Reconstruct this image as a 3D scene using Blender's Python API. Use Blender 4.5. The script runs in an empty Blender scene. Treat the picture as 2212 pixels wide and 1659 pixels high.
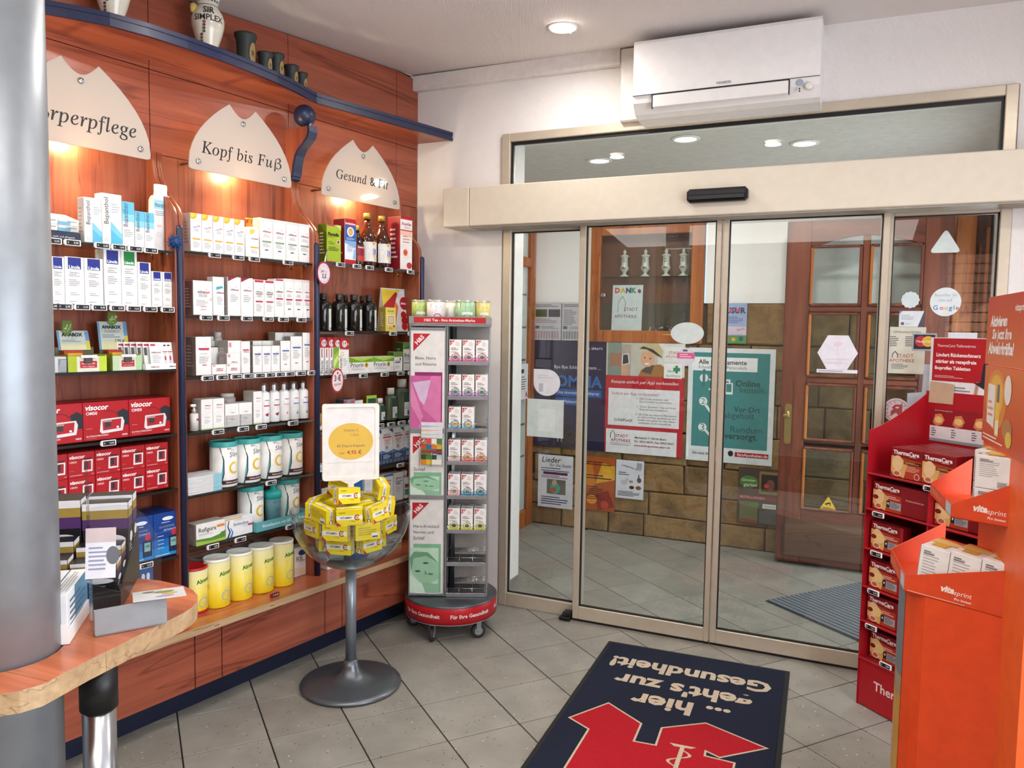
import bpy, math, random
from math import sin, cos, pi, radians, sqrt, atan2
random.seed(7)
scn = bpy.context.scene
COL = scn.collection

# ------------------------------------------------------------------ camera
F_PX, PITCH, ROLL, YAW = 1660.57, 0.0715331, 0.0149249, radians(-24.11618)
CAM = (1.3247, -3.7851, 1.5442)
from mathutils import Vector, Matrix
fwd = Vector((sin(YAW)*cos(PITCH), cos(YAW)*cos(PITCH), -sin(PITCH)))
rgt = Vector((cos(YAW), -sin(YAW), 0))
up = rgt.cross(fwd)
R_ = rgt*cos(ROLL)+up*sin(ROLL)
U_ = up*cos(ROLL)-rgt*sin(ROLL)
cd = bpy.data.cameras.new('camera')
cam = bpy.data.objects.new('camera', cd); COL.objects.link(cam)
cam.matrix_world = Matrix(((R_.x, U_.x, -fwd.x, CAM[0]), (R_.y, U_.y, -fwd.y, CAM[1]), (R_.z, U_.z, -fwd.z, CAM[2]), (0, 0, 0, 1)))
cd.sensor_fit = 'HORIZONTAL'; cd.sensor_width = 36.0
cd.lens = F_PX/2212*36.0
cd.clip_start = 0.05; cd.clip_end = 200
scn.camera = cam

# ------------------------------------------------------------------ world, sun, lights, exposure
vs = scn.view_settings
vs.view_transform = 'Standard'; vs.look = 'None'; vs.exposure = -0.22; vs.gamma = 1.0; vs.use_curve_mapping = False
w = bpy.data.worlds.new('sky'); scn.world = w; w.use_nodes = True
nt = w.node_tree; nt.nodes.clear()
wo = nt.nodes.new('ShaderNodeOutputWorld'); bg = nt.nodes.new('ShaderNodeBackground')
bg.inputs[0].default_value = (0.62, 0.78, 1.0, 1); bg.inputs[1].default_value = 1.6
nt.links.new(bg.outputs[0], wo.inputs[0])

def aim(o, d):
    o.rotation_euler = Vector(d).to_track_quat('-Z', 'Y').to_euler()
def lamp(name, kind, loc, d, energy, color=(1, 1, 1), **k):
    l = bpy.data.lights.new(name, kind); l.energy = energy; l.color = color
    for a, b in k.items(): setattr(l, a, b)
    o = bpy.data.objects.new(name, l); COL.objects.link(o); o.location = loc; aim(o, d)
    return o
lamp('sun', 'SUN', (6, 4, 5), (-0.817*0.857, -0.577*0.857, -0.515), 14.0, (1.0, 0.93, 0.84), angle=0.009)
# daylight through the shop window in the right wall and the street doorway of the vestibule
lamp('shop_window_daylight', 'AREA', (2.86, -2.6, 1.55), (-1, 0, -0.12), 95, (0.86, 0.93, 1.0), shape='RECTANGLE', size=2.4, size_y=1.7)
lamp('doorway_daylight', 'AREA', (2.0, 0.98, 1.15), (-1, 0, -0.05), 34, (0.86, 0.93, 1.0), shape='RECTANGLE', size=0.9, size_y=1.9)
# broad fill light added under the ceiling behind the viewer
lamp('rear_fill', 'AREA', (0.3, -4.3, 2.62), (0, 0.12, -1), 60, (1.0, 0.95, 0.88), shape='RECTANGLE', size=3.0, size_y=1.6)

# ------------------------------------------------------------------ materials
MC = {}
def lin(h):
    h = h.lstrip('#'); v = [int(h[i:i+2], 16)/255 for i in (0, 2, 4)]
    return tuple(c/12.92 if c <= 0.04045 else ((c+0.055)/1.055)**2.4 for c in v)+(1,)
class NT:
    def __init__(s, name):
        s.m = bpy.data.materials.new(name); s.m.use_nodes = True
        s.t = s.m.node_tree; s.t.nodes.clear()
        s.out = s.n('OutputMaterial')
    def n(s, k, **kw):
        n = s.t.nodes.new('ShaderNode'+k)
        for a, b in kw.items(): setattr(n, a, b)
        return n
    def l(s, a, b): s.t.links.new(a, b)
    def bsdf(s, rough=.5, metal=0., spec=.5):
        b = s.n('BsdfPrincipled'); b.inputs['Roughness'].default_value = rough; b.inputs['Metallic'].default_value = metal
        b.inputs['Specular IOR Level'].default_value = spec
        s.l(b.outputs[0], s.out.inputs[0]); return b
    def coord(s, kind='Object', scale=(1, 1, 1), rot=(0, 0, 0)):
        mp = s.n('Mapping'); mp.inputs['Scale'].default_value = scale; mp.inputs['Rotation'].default_value = rot
        if kind == 'World': s.l(s.n('NewGeometry').outputs['Position'], mp.inputs[0])
        else: s.l(s.n('TexCoord').outputs[kind], mp.inputs[0])
        return mp.outputs[0]
    def noise(s, vec, scale, detail=2., rough=.5, dist=0.):
        n = s.n('TexNoise'); s.l(vec, n.inputs['Vector'])
        n.inputs['Scale'].default_value = scale; n.inputs['Detail'].default_value = detail
        n.inputs['Roughness'].default_value = rough; n.inputs['Distortion'].default_value = dist
        return n.outputs['Fac']
    def ramp(s, fac, stops):
        r = s.n('ValToRGB'); e = r.color_ramp.elements
        while len(e) < len(stops): e.new(0.5)
        for x, (p, c) in zip(e, stops): x.position = p; x.color = lin(c) if isinstance(c, str) else c
        s.l(fac, r.inputs[0]); return r.outputs[0]
    def mix(s, fac, a, b, mode='MIX'):
        m = s.n('Mix', data_type='RGBA', blend_type=mode)
        for v, i in ((fac, 0), (a, 6), (b, 7)):
            if hasattr(v, 'links'): s.l(v, m.inputs[i])
            else: m.inputs[i].default_value = v
        return m.outputs[2]
    def bump(s, h, b, strength=.3, dist=.01):
        n = s.n('Bump'); n.inputs['Strength'].default_value = strength; n.inputs['Distance'].default_value = dist
        s.l(h, n.inputs['Height']); s.l(n.outputs[0], b.inputs['Normal'])
def P(hexc, rough=.45, metal=0., spec=.4, var=.05, emit=0.):
    k = (hexc, rough, metal, spec, var, emit)
    if k in MC: return MC[k]
    t = NT('paint_'+hexc.lstrip('#')); b = t.bsdf(rough, metal, spec)
    c = lin(hexc); v = t.coord('Object', (1, 1, 1))
    f = t.noise(v, 22., 2.)
    lo = tuple(x*(1-var) for x in c[:3])+(1,); hi = tuple(min(1, x*(1+var)) for x in c[:3])+(1,)
    t.l(t.ramp(f, [(.35, lo), (.65, hi)]), b.inputs['Base Color'])
    if emit:
        b.inputs['Emission Color'].default_value = c; b.inputs['Emission Strength'].default_value = emit
    MC[k] = t.m; return t.m
def wood(name, dark, mid, light, axis, scale=1., rough=.32, coat=.0):
    t = NT(name); b = t.bsdf(rough, 0, .45)
    s = {'z': (9, 9, .55), 'x': (.55, 9, 9)}[axis]
    v = t.coord('Object', tuple(q*scale for q in s))
    f1 = t.noise(v, 1.0, 4., .6, .9); f2 = t.noise(v, 5.5, 3., .6, .3)
    a = t.ramp(f1, [(.28, dark), (.5, mid), (.75, light)])
    bb = t.ramp(f2, [(.3, '#b9a79c'), (.7, '#ffffff')])
    c = t.mix(.45, a, bb, 'MULTIPLY')
    f3 = t.noise(v, .55, 3., .5, 2.2)
    st = t.ramp(f3, [(.485, '#ffffff'), (.5, '#8f5a48'), (.515, '#ffffff')])
    t.l(t.mix(.55, c, st, 'MULTIPLY'), b.inputs['Base Color'])
    t.bump(f2, b, .06, .002)
    return t.m
CH_V = wood('cherry_vertical', '#7e3f2e', '#985038', '#ad6346', 'z')
CH_H = wood('cherry_horizontal', '#864431', '#9f543d', '#b0664a', 'x', .8)
CH_T = wood('cherry_worktop', '#a9573b', '#bf6a45', '#cf8052', 'x', .8, .2)
EDGE = wood('beech_edge', '#a98a66', '#bd9e78', '#cbb08a', 'x', 1.2, .5)
OAK = wood('dark_oak_door', '#4a2114', '#6b3220', '#84472c', 'z', 1.1, .4)
OAK_H = wood('dark_oak_door_rail', '#4a2114', '#6b3220', '#84472c', 'x', 1.1, .4)
OAKW = wood('weathered_oak', '#3c2416', '#5b3b26', '#7a5638', 'x', 1.0, .6)
TEAK = wood('orange_oak_frame', '#8a4718', '#a85c22', '#c0742f', 'z', 1.0, .4)
def plaster(name, col, kx=1.):
    t = NT(name); b = t.bsdf(.75, 0, .25); b.inputs['Base Color'].default_value = lin(col)
    v = t.coord('World', (1, 1, 1), (radians(35), radians(35), 0))
    wv = t.n('TexWave'); wv.inputs['Scale'].default_value = 70*kx; wv.inputs['Distortion'].default_value = 2.5
    wv.inputs['Detail'].default_value = 2; wv.inputs['Detail Scale'].default_value = 3
    t.l(v, wv.inputs['Vector']); t.bump(wv.outputs['Fac'], b, .35, .003)
    return t.m
WALL = plaster('woven_white_wallpaper', '#e9e4e2')
CEIL = plaster('woven_white_ceiling', '#e2dbd8', .8)
def tile_mat():
    t = NT('speckled_grey_tile'); b = t.bsdf(.42, 0, .4)
    v = t.coord('World'); base = t.ramp(t.noise(v, 5, 4, .6), [(.3, '#817d77'), (.7, '#96928a')])
    oi = t.n('ObjectInfo'); hv = t.ramp(oi.outputs['Random'], [(0, '#f2efec'), (1, '#ffffff')])
    base = t.mix(1., base, hv, 'MULTIPLY')
    vo = t.n('TexVoronoi'); vo.inputs['Scale'].default_value = 60; t.l(v, vo.inputs['Vector'])
    sp = t.ramp(vo.outputs['Distance'], [(.13, (1, 1, 1, 1)), (.19, (0, 0, 0, 1))])
    pick = t.ramp(vo.outputs['Color'], [(.70, (0, 0, 0, 1)), (.73, (1, 1, 1, 1))])
    f = t.mix(1., sp, pick, 'MULTIPLY')
    c = t.mix(f, base, lin('#26221f'))
    vo2 = t.n('TexVoronoi'); vo2.inputs['Scale'].default_value = 43; t.l(v, vo2.inputs['Vector'])
    sp2 = t.ramp(vo2.outputs['Distance'], [(.12, (1, 1, 1, 1)), (.2, (0, 0, 0, 1))])
    pk2 = t.ramp(vo2.outputs['Color'], [(.78, (0, 0, 0, 1)), (.8, (1, 1, 1, 1))])
    c = t.mix(t.mix(1., sp2, pk2, 'MULTIPLY'), c, lin('#c4b8a6'))
    t.l(c, b.inputs['Base Color']); return t.m
TILE = tile_mat()
def stone_mat():
    t = NT('sandstone_block'); b = t.bsdf(.85, 0, .2)
    oi = t.n('ObjectInfo')
    ad = t.n('VectorMath', operation='ADD'); ml = t.n('VectorMath', operation='SCALE'); ml.inputs['Scale'].default_value = 7
    t.l(oi.outputs['Location'], ml.inputs[0]); t.l(t.coord('World'), ad.inputs[0]); t.l(ml.outputs[0], ad.inputs[1])
    f = t.noise(ad.outputs[0], 5., 6., .6, .8)
    c = t.ramp(f, [(.25, '#66543f'), (.42, '#88745a'), (.55, '#a08868'), (.66, '#8f6c4a'), (.8, '#c4b69e')])
    hv = t.ramp(oi.outputs['Random'], [(0, '#b8a894'), (.5, '#f2e2c8'), (1, '#d6c4b0')])
    c = t.mix(1., c, hv, 'MULTIPLY')
    t.l(c, b.inputs['Base Color'])
    t.bump(t.noise(ad.outputs[0], 18., 6., .65), b, .6, .02)
    return t.m
STONE = stone_mat()
def carpet_mat(name, col, k=1.):
    t = NT(name); b = t.bsdf(.95, 0, .15)
    f = t.noise(t.coord('World'), 420, 2.); c = lin(col)
    t.l(t.ramp(f, [(.3, tuple(x*.72 for x in c[:3])+(1,)), (.7, tuple(min(1, x*1.3) for x in c[:3])+(1,))]), b.inputs['Base Color'])
    t.bump(f, b, .5, .004); return t.m
def thin_glass(name, tint=(1, 1, 1, 1), ior=1.5, rough=0.0, boost=1.0):
    t = NT(name); tr = t.n('BsdfTransparent'); tr.inputs[0].default_value = tint
    gl = t.n('BsdfGlossy'); gl.inputs['Roughness'].default_value = rough
    ge = t.n('NewGeometry'); dt = t.n('VectorMath', operation='DOT_PRODUCT'); t.l(ge.outputs['Normal'], dt.inputs[0]); t.l(ge.outputs['Incoming'], dt.inputs[1])
    def mt(op, a, b=None):
        q = t.n('Math', operation=op)
        for i, v in enumerate((a, b)):
            if v is None: continue
            if hasattr(v, 'links'): t.l(v, q.inputs[i])
            else: q.inputs[i].default_value = v
        return q.outputs[0]
    r0 = ((ior-1)/(ior+1))**2
    f5 = mt('POWER', mt('SUBTRACT', 1., mt('ABSOLUTE', dt.outputs['Value'])), 5.)
    fac = mt('MULTIPLY', mt('ADD', mt('MULTIPLY', f5, 1-r0), r0), boost)
    mx = t.n('MixShader'); t.l(fac, mx.inputs[0])
    t.l(tr.outputs[0], mx.inputs[1]); t.l(gl.outputs[0], mx.inputs[2]); t.l(mx.outputs[0], t.out.inputs[0])
    return t.m
GLASS = thin_glass('door_glass', (.93, .96, .95, 1), 1.52)
ACRYL = thin_glass('clear_acrylic', (.95, .96, .96, 1), 1.49)
SHGL = thin_glass('shelf_glass', (.80, .88, .86, 1), 1.5)
WRAP = thin_glass('clear_wrap', (.93, .95, .95, 1), 1.45, .08, 1.6)
def frosted():
    t = NT('frosted_sign_plate'); d = t.n('BsdfDiffuse'); d.inputs[0].default_value = lin('#e6dcd6')
    tl = t.n('BsdfTranslucent'); tl.inputs[0].default_value = lin('#f4ecd8')
    mx = t.n('MixShader'); mx.inputs[0].default_value = .5
    gl = t.n('BsdfGlossy'); gl.inputs['Roughness'].default_value = .06
    fr = t.n('Fresnel'); fr.inputs[0].default_value = 1.45; m2 = t.n('MixShader')
    gr = t.noise(t.coord('Object'), 400, 1.); bp = t.n('Bump'); bp.inputs['Strength'].default_value = .05
    t.l(gr, bp.inputs['Height']); t.l(bp.outputs[0], d.inputs['Normal'])
    t.l(d.outputs[0], mx.inputs[1]); t.l(tl.outputs[0], mx.inputs[2]); t.l(fr.outputs[0], m2.inputs[0])
    t.l(mx.outputs[0], m2.inputs[1]); t.l(gl.outputs[0], m2.inputs[2]); t.l(m2.outputs[0], t.out.inputs[0])
    return t.m
FROST = frosted()
def grad_mat(name, stops, z0, z1, rough=.4):
    # printed colour run from bottom (z0) to top (z1) of the object
    t = NT(name); b = t.bsdf(rough, 0, .4)
    sp = t.n('SeparateXYZ'); t.l(t.n('TexCoord').outputs['Object'], sp.inputs[0])
    mr = t.n('MapRange'); mr.inputs[1].default_value = z0; mr.inputs[2].default_value = z1
    t.l(sp.outputs['Z'], mr.inputs[0]); t.l(t.ramp(mr.outputs[0], stops), b.inputs['Base Color']); return t.m
WHITE = P('#eceae8', .4); CREAM = P('#d3c8b6', .38, 0, .4, .02); DARKG = P('#15161a', .5)
NAVY = P('#1b2344', .38, 0, .5); ALU = P('#c2b6a4', .32, .35, .5, .03); STEEL = P('#b4b6ba', .22, 1.)
GREYM = P('#80868e', .38, .55); COLM = P('#8a8e93', .42, .5); CHROME = P('#d8d8d8', .12, 1.); BLACK = P('#101012', .45)

# ------------------------------------------------------------------ mesh building
TXT = {}
def glyphs(body, bold=0., shear=0., space=1.):
    k = (body, bold, shear, space)
    if k in TXT: return TXT[k]
    if not body.strip(): body = "."
    c = bpy.data.curves.new('t', 'FONT'); c.body = body; c.resolution_u = 2; c.offset = bold; c.shear = shear; c.space_character = space
    o = bpy.data.objects.new('t', c); me = bpy.data.meshes.new_from_object(o)
    v = [(a.co.x, a.co.y) for a in me.vertices]; f = [tuple(p.vertices) for p in me.polygons]
    bpy.data.objects.remove(o); bpy.data.curves.remove(c); bpy.data.meshes.remove(me)
    x0 = min(a for a, b in v); x1 = max(a for a, b in v)
    TXT[k] = ([(a-x0, b) for a, b in v], f, x1-x0); return TXT[k]
def serif(s):
    o = ''
    for ch in s:
        if ch == 'h': o += '\u210e'
        elif 'A' <= ch <= 'Z': o += chr(0x1D434+ord(ch)-65)
        elif 'a' <= ch <= 'z': o += chr(0x1D44E+ord(ch)-97)
        elif ch == 'ß': o += '\U0001D6FD'
        else: o += ch
    return o
class Flat:
    def __init__(s, o, r, u, w=1., h=1.):
        s.o = Vector(o); s.r = Vector(r).normalized(); s.u = Vector(u).normalized(); s.n = s.r.cross(s.u); s.w = w; s.h = h; s.curved = False
    def __call__(s, x, y, off): return s.o+s.r*x+s.u*y+s.n*off
class Cyl:
    def __init__(s, cx, cy, z0, rad, w, h, a0=0.):
        s.c = (cx, cy, z0); s.rad = rad; s.w = w; s.h = h; s.curved = True; s.a0 = a0
    def __call__(s, x, y, off):
        a = s.a0+(x-s.w/2)/s.rad; rr = s.rad+off
        return Vector((s.c[0]+rr*sin(a), s.c[1]-rr*cos(a), s.c[2]+y))
class M:
    def __init__(s): s.v = []; s.f = []; s.mi = []; s.sm = []; s.mats = []; s.lay = 0
    def _m(s, m):
        if isinstance(m, str): m = P(m)
        if m not in s.mats: s.mats.append(m)
        return s.mats.index(m)
    def add(s, vs_, fs, m, smooth=False):
        b = len(s.v); s.v += [tuple(x) for x in vs_]; k = s._m(m)
        for f in fs: s.f.append(tuple(b+i for i in f)); s.mi.append(k); s.sm.append(smooth)
    def box(s, x0, x1, y0, y1, z0, z1, m, c=0.):
        c = min(c, (x1-x0)*.3, (y1-y0)*.3, (z1-z0)*.3)
        h = ((x1-x0)/2, (y1-y0)/2, (z1-z0)/2); ct = ((x0+x1)/2, (y0+y1)/2, (z0+z1)/2)
        if c <= 0:
            V = [(x, y, z) for x in (x0, x1) for y in (y0, y1) for z in (z0, z1)]
            s.add(V, [(0, 1, 3, 2), (4, 6, 7, 5), (0, 4, 5, 1), (2, 3, 7, 6), (0, 2, 6, 4), (1, 5, 7, 3)], m); return
        V = []; ix = {}
        for sx in (-1, 1):
            for sy in (-1, 1):
                for sz in (-1, 1):
                    for ax in range(3):
                        q = [ct[i]+(sx, sy, sz)[i]*(h[i]-(0 if i == ax else c)) for i in range(3)]
                        ix[(sx, sy, sz, ax)] = len(V); V.append(q)
        F = []
        for ax in range(3):
            o = [a for a in range(3) if a != ax]
            for sg in (-1, 1):
                q = []
                for a, b in ((-1, -1), (1, -1), (1, 1), (-1, 1)):
                    t = [0, 0, 0]; t[ax] = sg; t[o[0]] = a; t[o[1]] = b; q.append(ix[(*t, ax)])
                F.append(q)
            for a in (-1, 1):
                for b in (-1, 1):
                    q = []
                    for e, w_ in ((-1, o[0]), (1, o[0]), (1, o[1]), (-1, o[1])):
                        t = [0, 0, 0]; t[ax] = e; t[o[0]] = a; t[o[1]] = b; q.append(ix[(*t, w_)])
                    F.append(q)
        for sx in (-1, 1):
            for sy in (-1, 1):
                for sz in (-1, 1): F.append([ix[(sx, sy, sz, a)] for a in range(3)])
        cv = Vector(ct); FF = []
        for q in F:
            p = [Vector(V[i]) for i in q]; n = (p[1]-p[0]).cross(p[2]-p[0])
            FF.append(q if n.dot(sum(p, Vector())/len(p)-cv) > 0 else q[::-1])
        s.add(V, FF, m)
    def hull(s, bot, top, m):
        n = len(bot)
        s.add(list(bot)+list(top), [tuple(range(n))[::-1], tuple(range(n, 2*n))]+[(i, (i+1) % n, n+(i+1) % n, n+i) for i in range(n)], m)
    def prism(s, poly, d0, d1, m, plane='xz', smooth=False):
        if plane == 'xz': a = [(x, d0, z) for x, z in poly]; b = [(x, d1, z) for x, z in poly]
        elif plane == 'yz': a = [(d0, x, z) for x, z in poly]; b = [(d1, x, z) for x, z in poly]
        else: a = [(x, y, d0) for x, y in poly]; b = [(x, y, d1) for x, y in poly]
        n = len(poly); k = len(s.f)
        ar = sum(poly[i][0]*poly[(i+1) % n][1]-poly[(i+1) % n][0]*poly[i][1] for i in range(n))
        flip = (ar > 0) == ((d1 > d0) == (plane != 'xz'))
        s.add(a+b, [], m)
        base = len(s.v)-2*n; mk = s._m(m)
        fs = [tuple(range(n))[::-1], tuple(range(n, 2*n))]+[(i, (i+1) % n, n+(i+1) % n, n+i) for i in range(n)]
        for j, f in enumerate(fs):
            if not flip: f = f[::-1]
            s.f.append(tuple(base+i for i in f)); s.mi.append(mk); s.sm.append(smooth and j > 1)
    def lathe(s, prof, m, n=24, c=(0, 0, 0), sy=1., smooth=True, cap=True):
        V = []; F = []
        for r, z in prof:
            for i in range(n):
                a = 2*pi*i/n; V.append((c[0]+r*cos(a), c[1]+r*sy*sin(a), c[2]+z))
        for j in range(len(prof)-1):
            for i in range(n):
                k = (i+1) % n; F.append((j*n+i, j*n+k, (j+1)*n+k, (j+1)*n+i))
        s.add(V, F, m, smooth)
        if cap:
            b = len(s.v)-len(V); mk = s._m(m)
            for j, rv in ((0, True), (len(prof)-1, False)):
                if prof[j][0] > 1e-5:
                    f = tuple(b+j*n+i for i in range(n)); s.f.append(f[::-1] if rv else f); s.mi.append(mk); s.sm.append(False)
    def tube(s, path, r, m, n=8, closed=False):
        P_ = [Vector(p) for p in path]; V = []; F = []; k = len(P_)
        for i, p in enumerate(P_):
            a = P_[(i-1) % k] if closed or i else p; b = P_[(i+1) % k] if closed or i < k-1 else p
            t = (b-a).normalized(); q = Vector((0, 0, 1)) if abs(t.z) < .9 else Vector((1, 0, 0))
            x = t.cross(q).normalized(); y = t.cross(x)
            for j in range(n):
                g = 2*pi*j/n; V.append(p+x*r*cos(g)+y*r*sin(g))
        for i in range(k if closed else k-1):
            i2 = (i+1) % k
            for j in range(n): F.append((i*n+j, i*n+(j+1) % n, i2*n+(j+1) % n, i2*n+j))
        if not closed: F += [tuple(range(n))[::-1], tuple((k-1)*n+j for j in range(n))]
        s.add(V, F, m, True)
    # ---- flat print on a frame
    def off(s): s.lay += 1; return .00035+s.lay*.00007
    def poly(s, fr, pts, m):
        o = s.off(); s.add([fr(x, y, o) for x, y in pts], [tuple(range(len(pts)))], m)
    def rect(s, fr, x0, y0, x1, y1, m):
        o = s.off(); n = max(1, int(abs(x1-x0)/fr.rad*6)) if fr.curved else 1
        V = []
        for i in range(n+1):
            x = x0+(x1-x0)*i/n; V += [fr(x, y0, o), fr(x, y1, o)]
        s.add(V, [(2*i, 2*i+2, 2*i+3, 2*i+1) for i in range(n)], m)
    def ell(s, fr, cx, cy, rx, ry, m, n=20, ring=0., a0=0., a1=2*pi):
        o = s.off(); full = abs(a1-a0-2*pi) < 1e-6
        A = [a0+(a1-a0)*i/n for i in range(n+1)]
        V = [fr(cx+rx*cos(a), cy+ry*sin(a), o) for a in A]
        if ring:
            V += [fr(cx+(rx-ring)*cos(a), cy+(ry-ring)*sin(a), o) for a in A]
            s.add(V, [(i, i+1, n+2+i, n+1+i) for i in range(n)], m)
        else: s.add(V, [tuple(range(n))] if full else [tuple(range(n+1))], m)
    def text(s, fr, body, cx, cy, m, w=None, h=None, rot=0., bold=0., shear=0., align='c', space=1.):
        v, f, tw = glyphs(body, bold, shear, space)
        k = w/tw if w else h/.7
        if w and h and k*.7 > h*1.3: k = h*1.3/.7
        o = s.off(); ca, sa = cos(rot), sin(rot)
        ox = {'c': tw/2, 'l': 0, 'r': tw}[align]; oy = .34
        V = [fr(cx+((a-ox)*ca-(b-oy)*sa)*k, cy+((a-ox)*sa+(b-oy)*ca)*k, o) for a, b in v]
        s.add(V, f, m)
    def lines(s, fr, x0, y0, x1, y1, n, m, seed=1):
        r = random.Random(seed); st = (y1-y0)/n; o = s.off()
        for i in range(n):
            y = y1-st*(i+.5); L = (x1-x0)*r.uniform(.6, 1)
            V = [fr(x0, y-st*.2, o), fr(x0+L, y-st*.2, o), fr(x0+L, y+st*.2, o), fr(x0, y+st*.2, o)]
            s.add(V, [(0, 1, 2, 3)], m)
    def deco(s, fr, items):
        w_, h_ = fr.w, fr.h
        for d in items:
            k = d[0]
            if k == 'r': s.rect(fr, d[1]*w_, d[2]*h_, d[3]*w_, d[4]*h_, d[5])
            elif k == 'p': s.poly(fr, [(a*w_, b*h_) for a, b in d[1]], d[2])
            elif k == 'e': s.ell(fr, d[1]*w_, d[2]*h_, d[3]*w_, d[4]*w_, d[5])
            elif k == 'o': s.ell(fr, d[1]*w_, d[2]*h_, d[3]*w_, d[4]*w_, d[5], ring=d[6]*w_)
            elif k == 'a': s.ell(fr, d[1]*w_, d[2]*h_, d[3]*w_, d[3]*w_, d[4], ring=d[5]*w_, a0=d[6], a1=d[7], n=12)
            elif k == 't': s.text(fr, d[1], d[2]*w_, d[3]*h_, d[5], w=d[4]*w_, **(d[6] if len(d) > 6 else {}))
            elif k == 'v': s.text(fr, d[1], d[2]*w_, d[3]*h_, d[5], w=d[4]*h_, rot=pi/2, **(d[6] if len(d) > 6 else {}))
            elif k == 'l': s.lines(fr, d[1]*w_, d[2]*h_, d[3]*w_, d[4]*h_, d[5], d[6])
    def mesh(s, name):
        me = bpy.data.meshes.new(name); me.from_pydata(s.v, [], s.f)
        for m in s.mats: me.materials.append(m)
        me.polygons.foreach_set('material_index', s.mi); me.polygons.foreach_set('use_smooth', s.sm); me.update()
        return me
    def obj(s, name, parent=None, loc=(0, 0, 0), rz=0.):
        o = bpy.data.objects.new(name, s.mesh(name)); COL.objects.link(o); o.location = loc; o.rotation_euler = (0, 0, rz)
        if parent: o.parent = parent
        return o
def tag(o, label, cat=None, group=None, kind=None):
    if len(label.replace('-', ' ').split()) > 15 and label.count(',') > 1: label = label.replace(' bay', '').replace(' shelf,', ',')
    o['label'] = label
    if cat: o['category'] = cat
    if group: o['group'] = group
    if kind: o['kind'] = kind
    return o
def thing(name, label, cat, loc=(0, 0, 0), rz=0., group=None):
    o = bpy.data.objects.new(name, None); COL.objects.link(o); o.location = loc; o.rotation_euler = (0, 0, rz); o.empty_display_size = .05
    return tag(o, label, cat, group)
def struct(name, label, loc=(0, 0, 0), rz=0.):
    o = bpy.data.objects.new(name, None); COL.objects.link(o); o.location = loc; o.rotation_euler = (0, 0, rz)
    return tag(o, label, None, None, 'structure')
def inst(me, name, parent=None, loc=(0, 0, 0), rz=0.):
    o = bpy.data.objects.new(name, me); COL.objects.link(o); o.location = loc; o.rotation_euler = (0, 0, rz)
    if parent: o.parent = parent
    return o
def one(m, name, label, cat, loc=(0, 0, 0), rz=0., group=None): return tag(m.obj(name, None, loc, rz), label, cat, group)
ORD = ['first', 'second', 'third', 'fourth', 'fifth', 'sixth', 'seventh', 'eighth', 'ninth', 'tenth', 'eleventh', 'twelfth']
def fillet(pts, r, n=5):
    # rounds the corners of a closed outline; r may be a list
    out = []; k = len(pts)
    for i, p in enumerate(pts):
        rr = r[i] if isinstance(r, (list, tuple)) else r
        if rr <= 0: out.append(p); continue
        a = Vector(pts[i-1]); b = Vector(p); c = Vector(pts[(i+1) % k])
        u = (a-b).normalized(); v = (c-b).normalized(); d = min(rr, (a-b).length*.45, (c-b).length*.45)
        p0 = b+u*d; p1 = b+v*d
        for j in range(n+1):
            t = j/n; q = p0*(1-t)**2+b*2*t*(1-t)+p1*t*t; out.append((q.x, q.y))
    return out
def ceil_z(x, y): return 2.943-.012*x+.06*y

# ------------------------------------------------------------------ the setting
A_SH = radians(79.991); SDx, SDy = cos(A_SH), sin(A_SH); SNx, SNy = SDy, -SDx
CO = (-0.999, 0.05)
def SW(u, d, z=0.): return (CO[0]-u*SDx+d*SNx, CO[1]-u*SDy+d*SNy, z)     # shelf wall: u from the corner, d out of the wall

# floor: grout bed and single tiles, 30 cm, laid diagonally, running on through the door
fl = struct('floor', 'speckled grey stone tile floor laid diagonally with dark joints')
m = M(); m.box(-2.6, 3.1, -6.4, 2.6, -.06, -.004, P('#1c1a19', .9)); m.obj('grout_bed', fl)
TH = radians(50.65); ct, st = cos(TH), sin(TH); G = .1474
def lat(i, j):
    x, y = .3*i-1.042, -.3*j-.239
    return (ct*x-st*y, st*x+ct*y)
def clip(poly, nx, ny, c):      # keeps nx*x+ny*y <= c
    o = []
    for a, b in zip(poly, poly[1:]+poly[:1]):
        da = nx*a[0]+ny*a[1]-c; db = nx*b[0]+ny*b[1]-c
        if da <= 0: o.append(a)
        if da*db < 0: t = da/(da-db); o.append((a[0]+(b[0]-a[0])*t, a[1]+(b[1]-a[1])*t))
    return o
m = M(); m.box(-G, G, -G, G, -.006, 0, TILE, .0012); tile_me = m.mesh('tile')
XL, XR, YB, YT = -1.3, 2.9, -4.05, 1.83
for i in range(-22, 22):
    for j in range(-22, 22):
        cx, cy = lat(i+.5, j+.5)
        loc = [(a*ct-b*st+cx, a*st+b*ct+cy) for a, b in ((-G, -G), (G, -G), (G, G), (-G, G))]
        if all(XL <= x <= XR and YB <= y <= YT for x, y in loc) and not (cx > 2.3 and cy > -.5): inst(tile_me, 'tile', fl, (cx, cy, 0), TH)
        elif cx < 2.1 and cy > -3.6 or (XL < cx < XR and cy < -1):
            p = clip(clip(clip(clip(loc, 1, 0, XR if cy < 0 else 2.04), -1, 0, -XL), 0, 1, YT), 0, -1, -YB)
            if len(p) > 2:
                p = [(x-cx, y-cy) for x, y in p]
                ar = sum(p[k][0]*p[(k+1) % len(p)][1]-p[(k+1) % len(p)][0]*p[k][1] for k in range(len(p)))
                if ar > .004:
                    m = M(); m.hull([(x, y, -.006) for x, y in p], [(x, y, 0) for x, y in p], TILE); m.obj('tile', fl, (cx, cy, 0))

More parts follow.
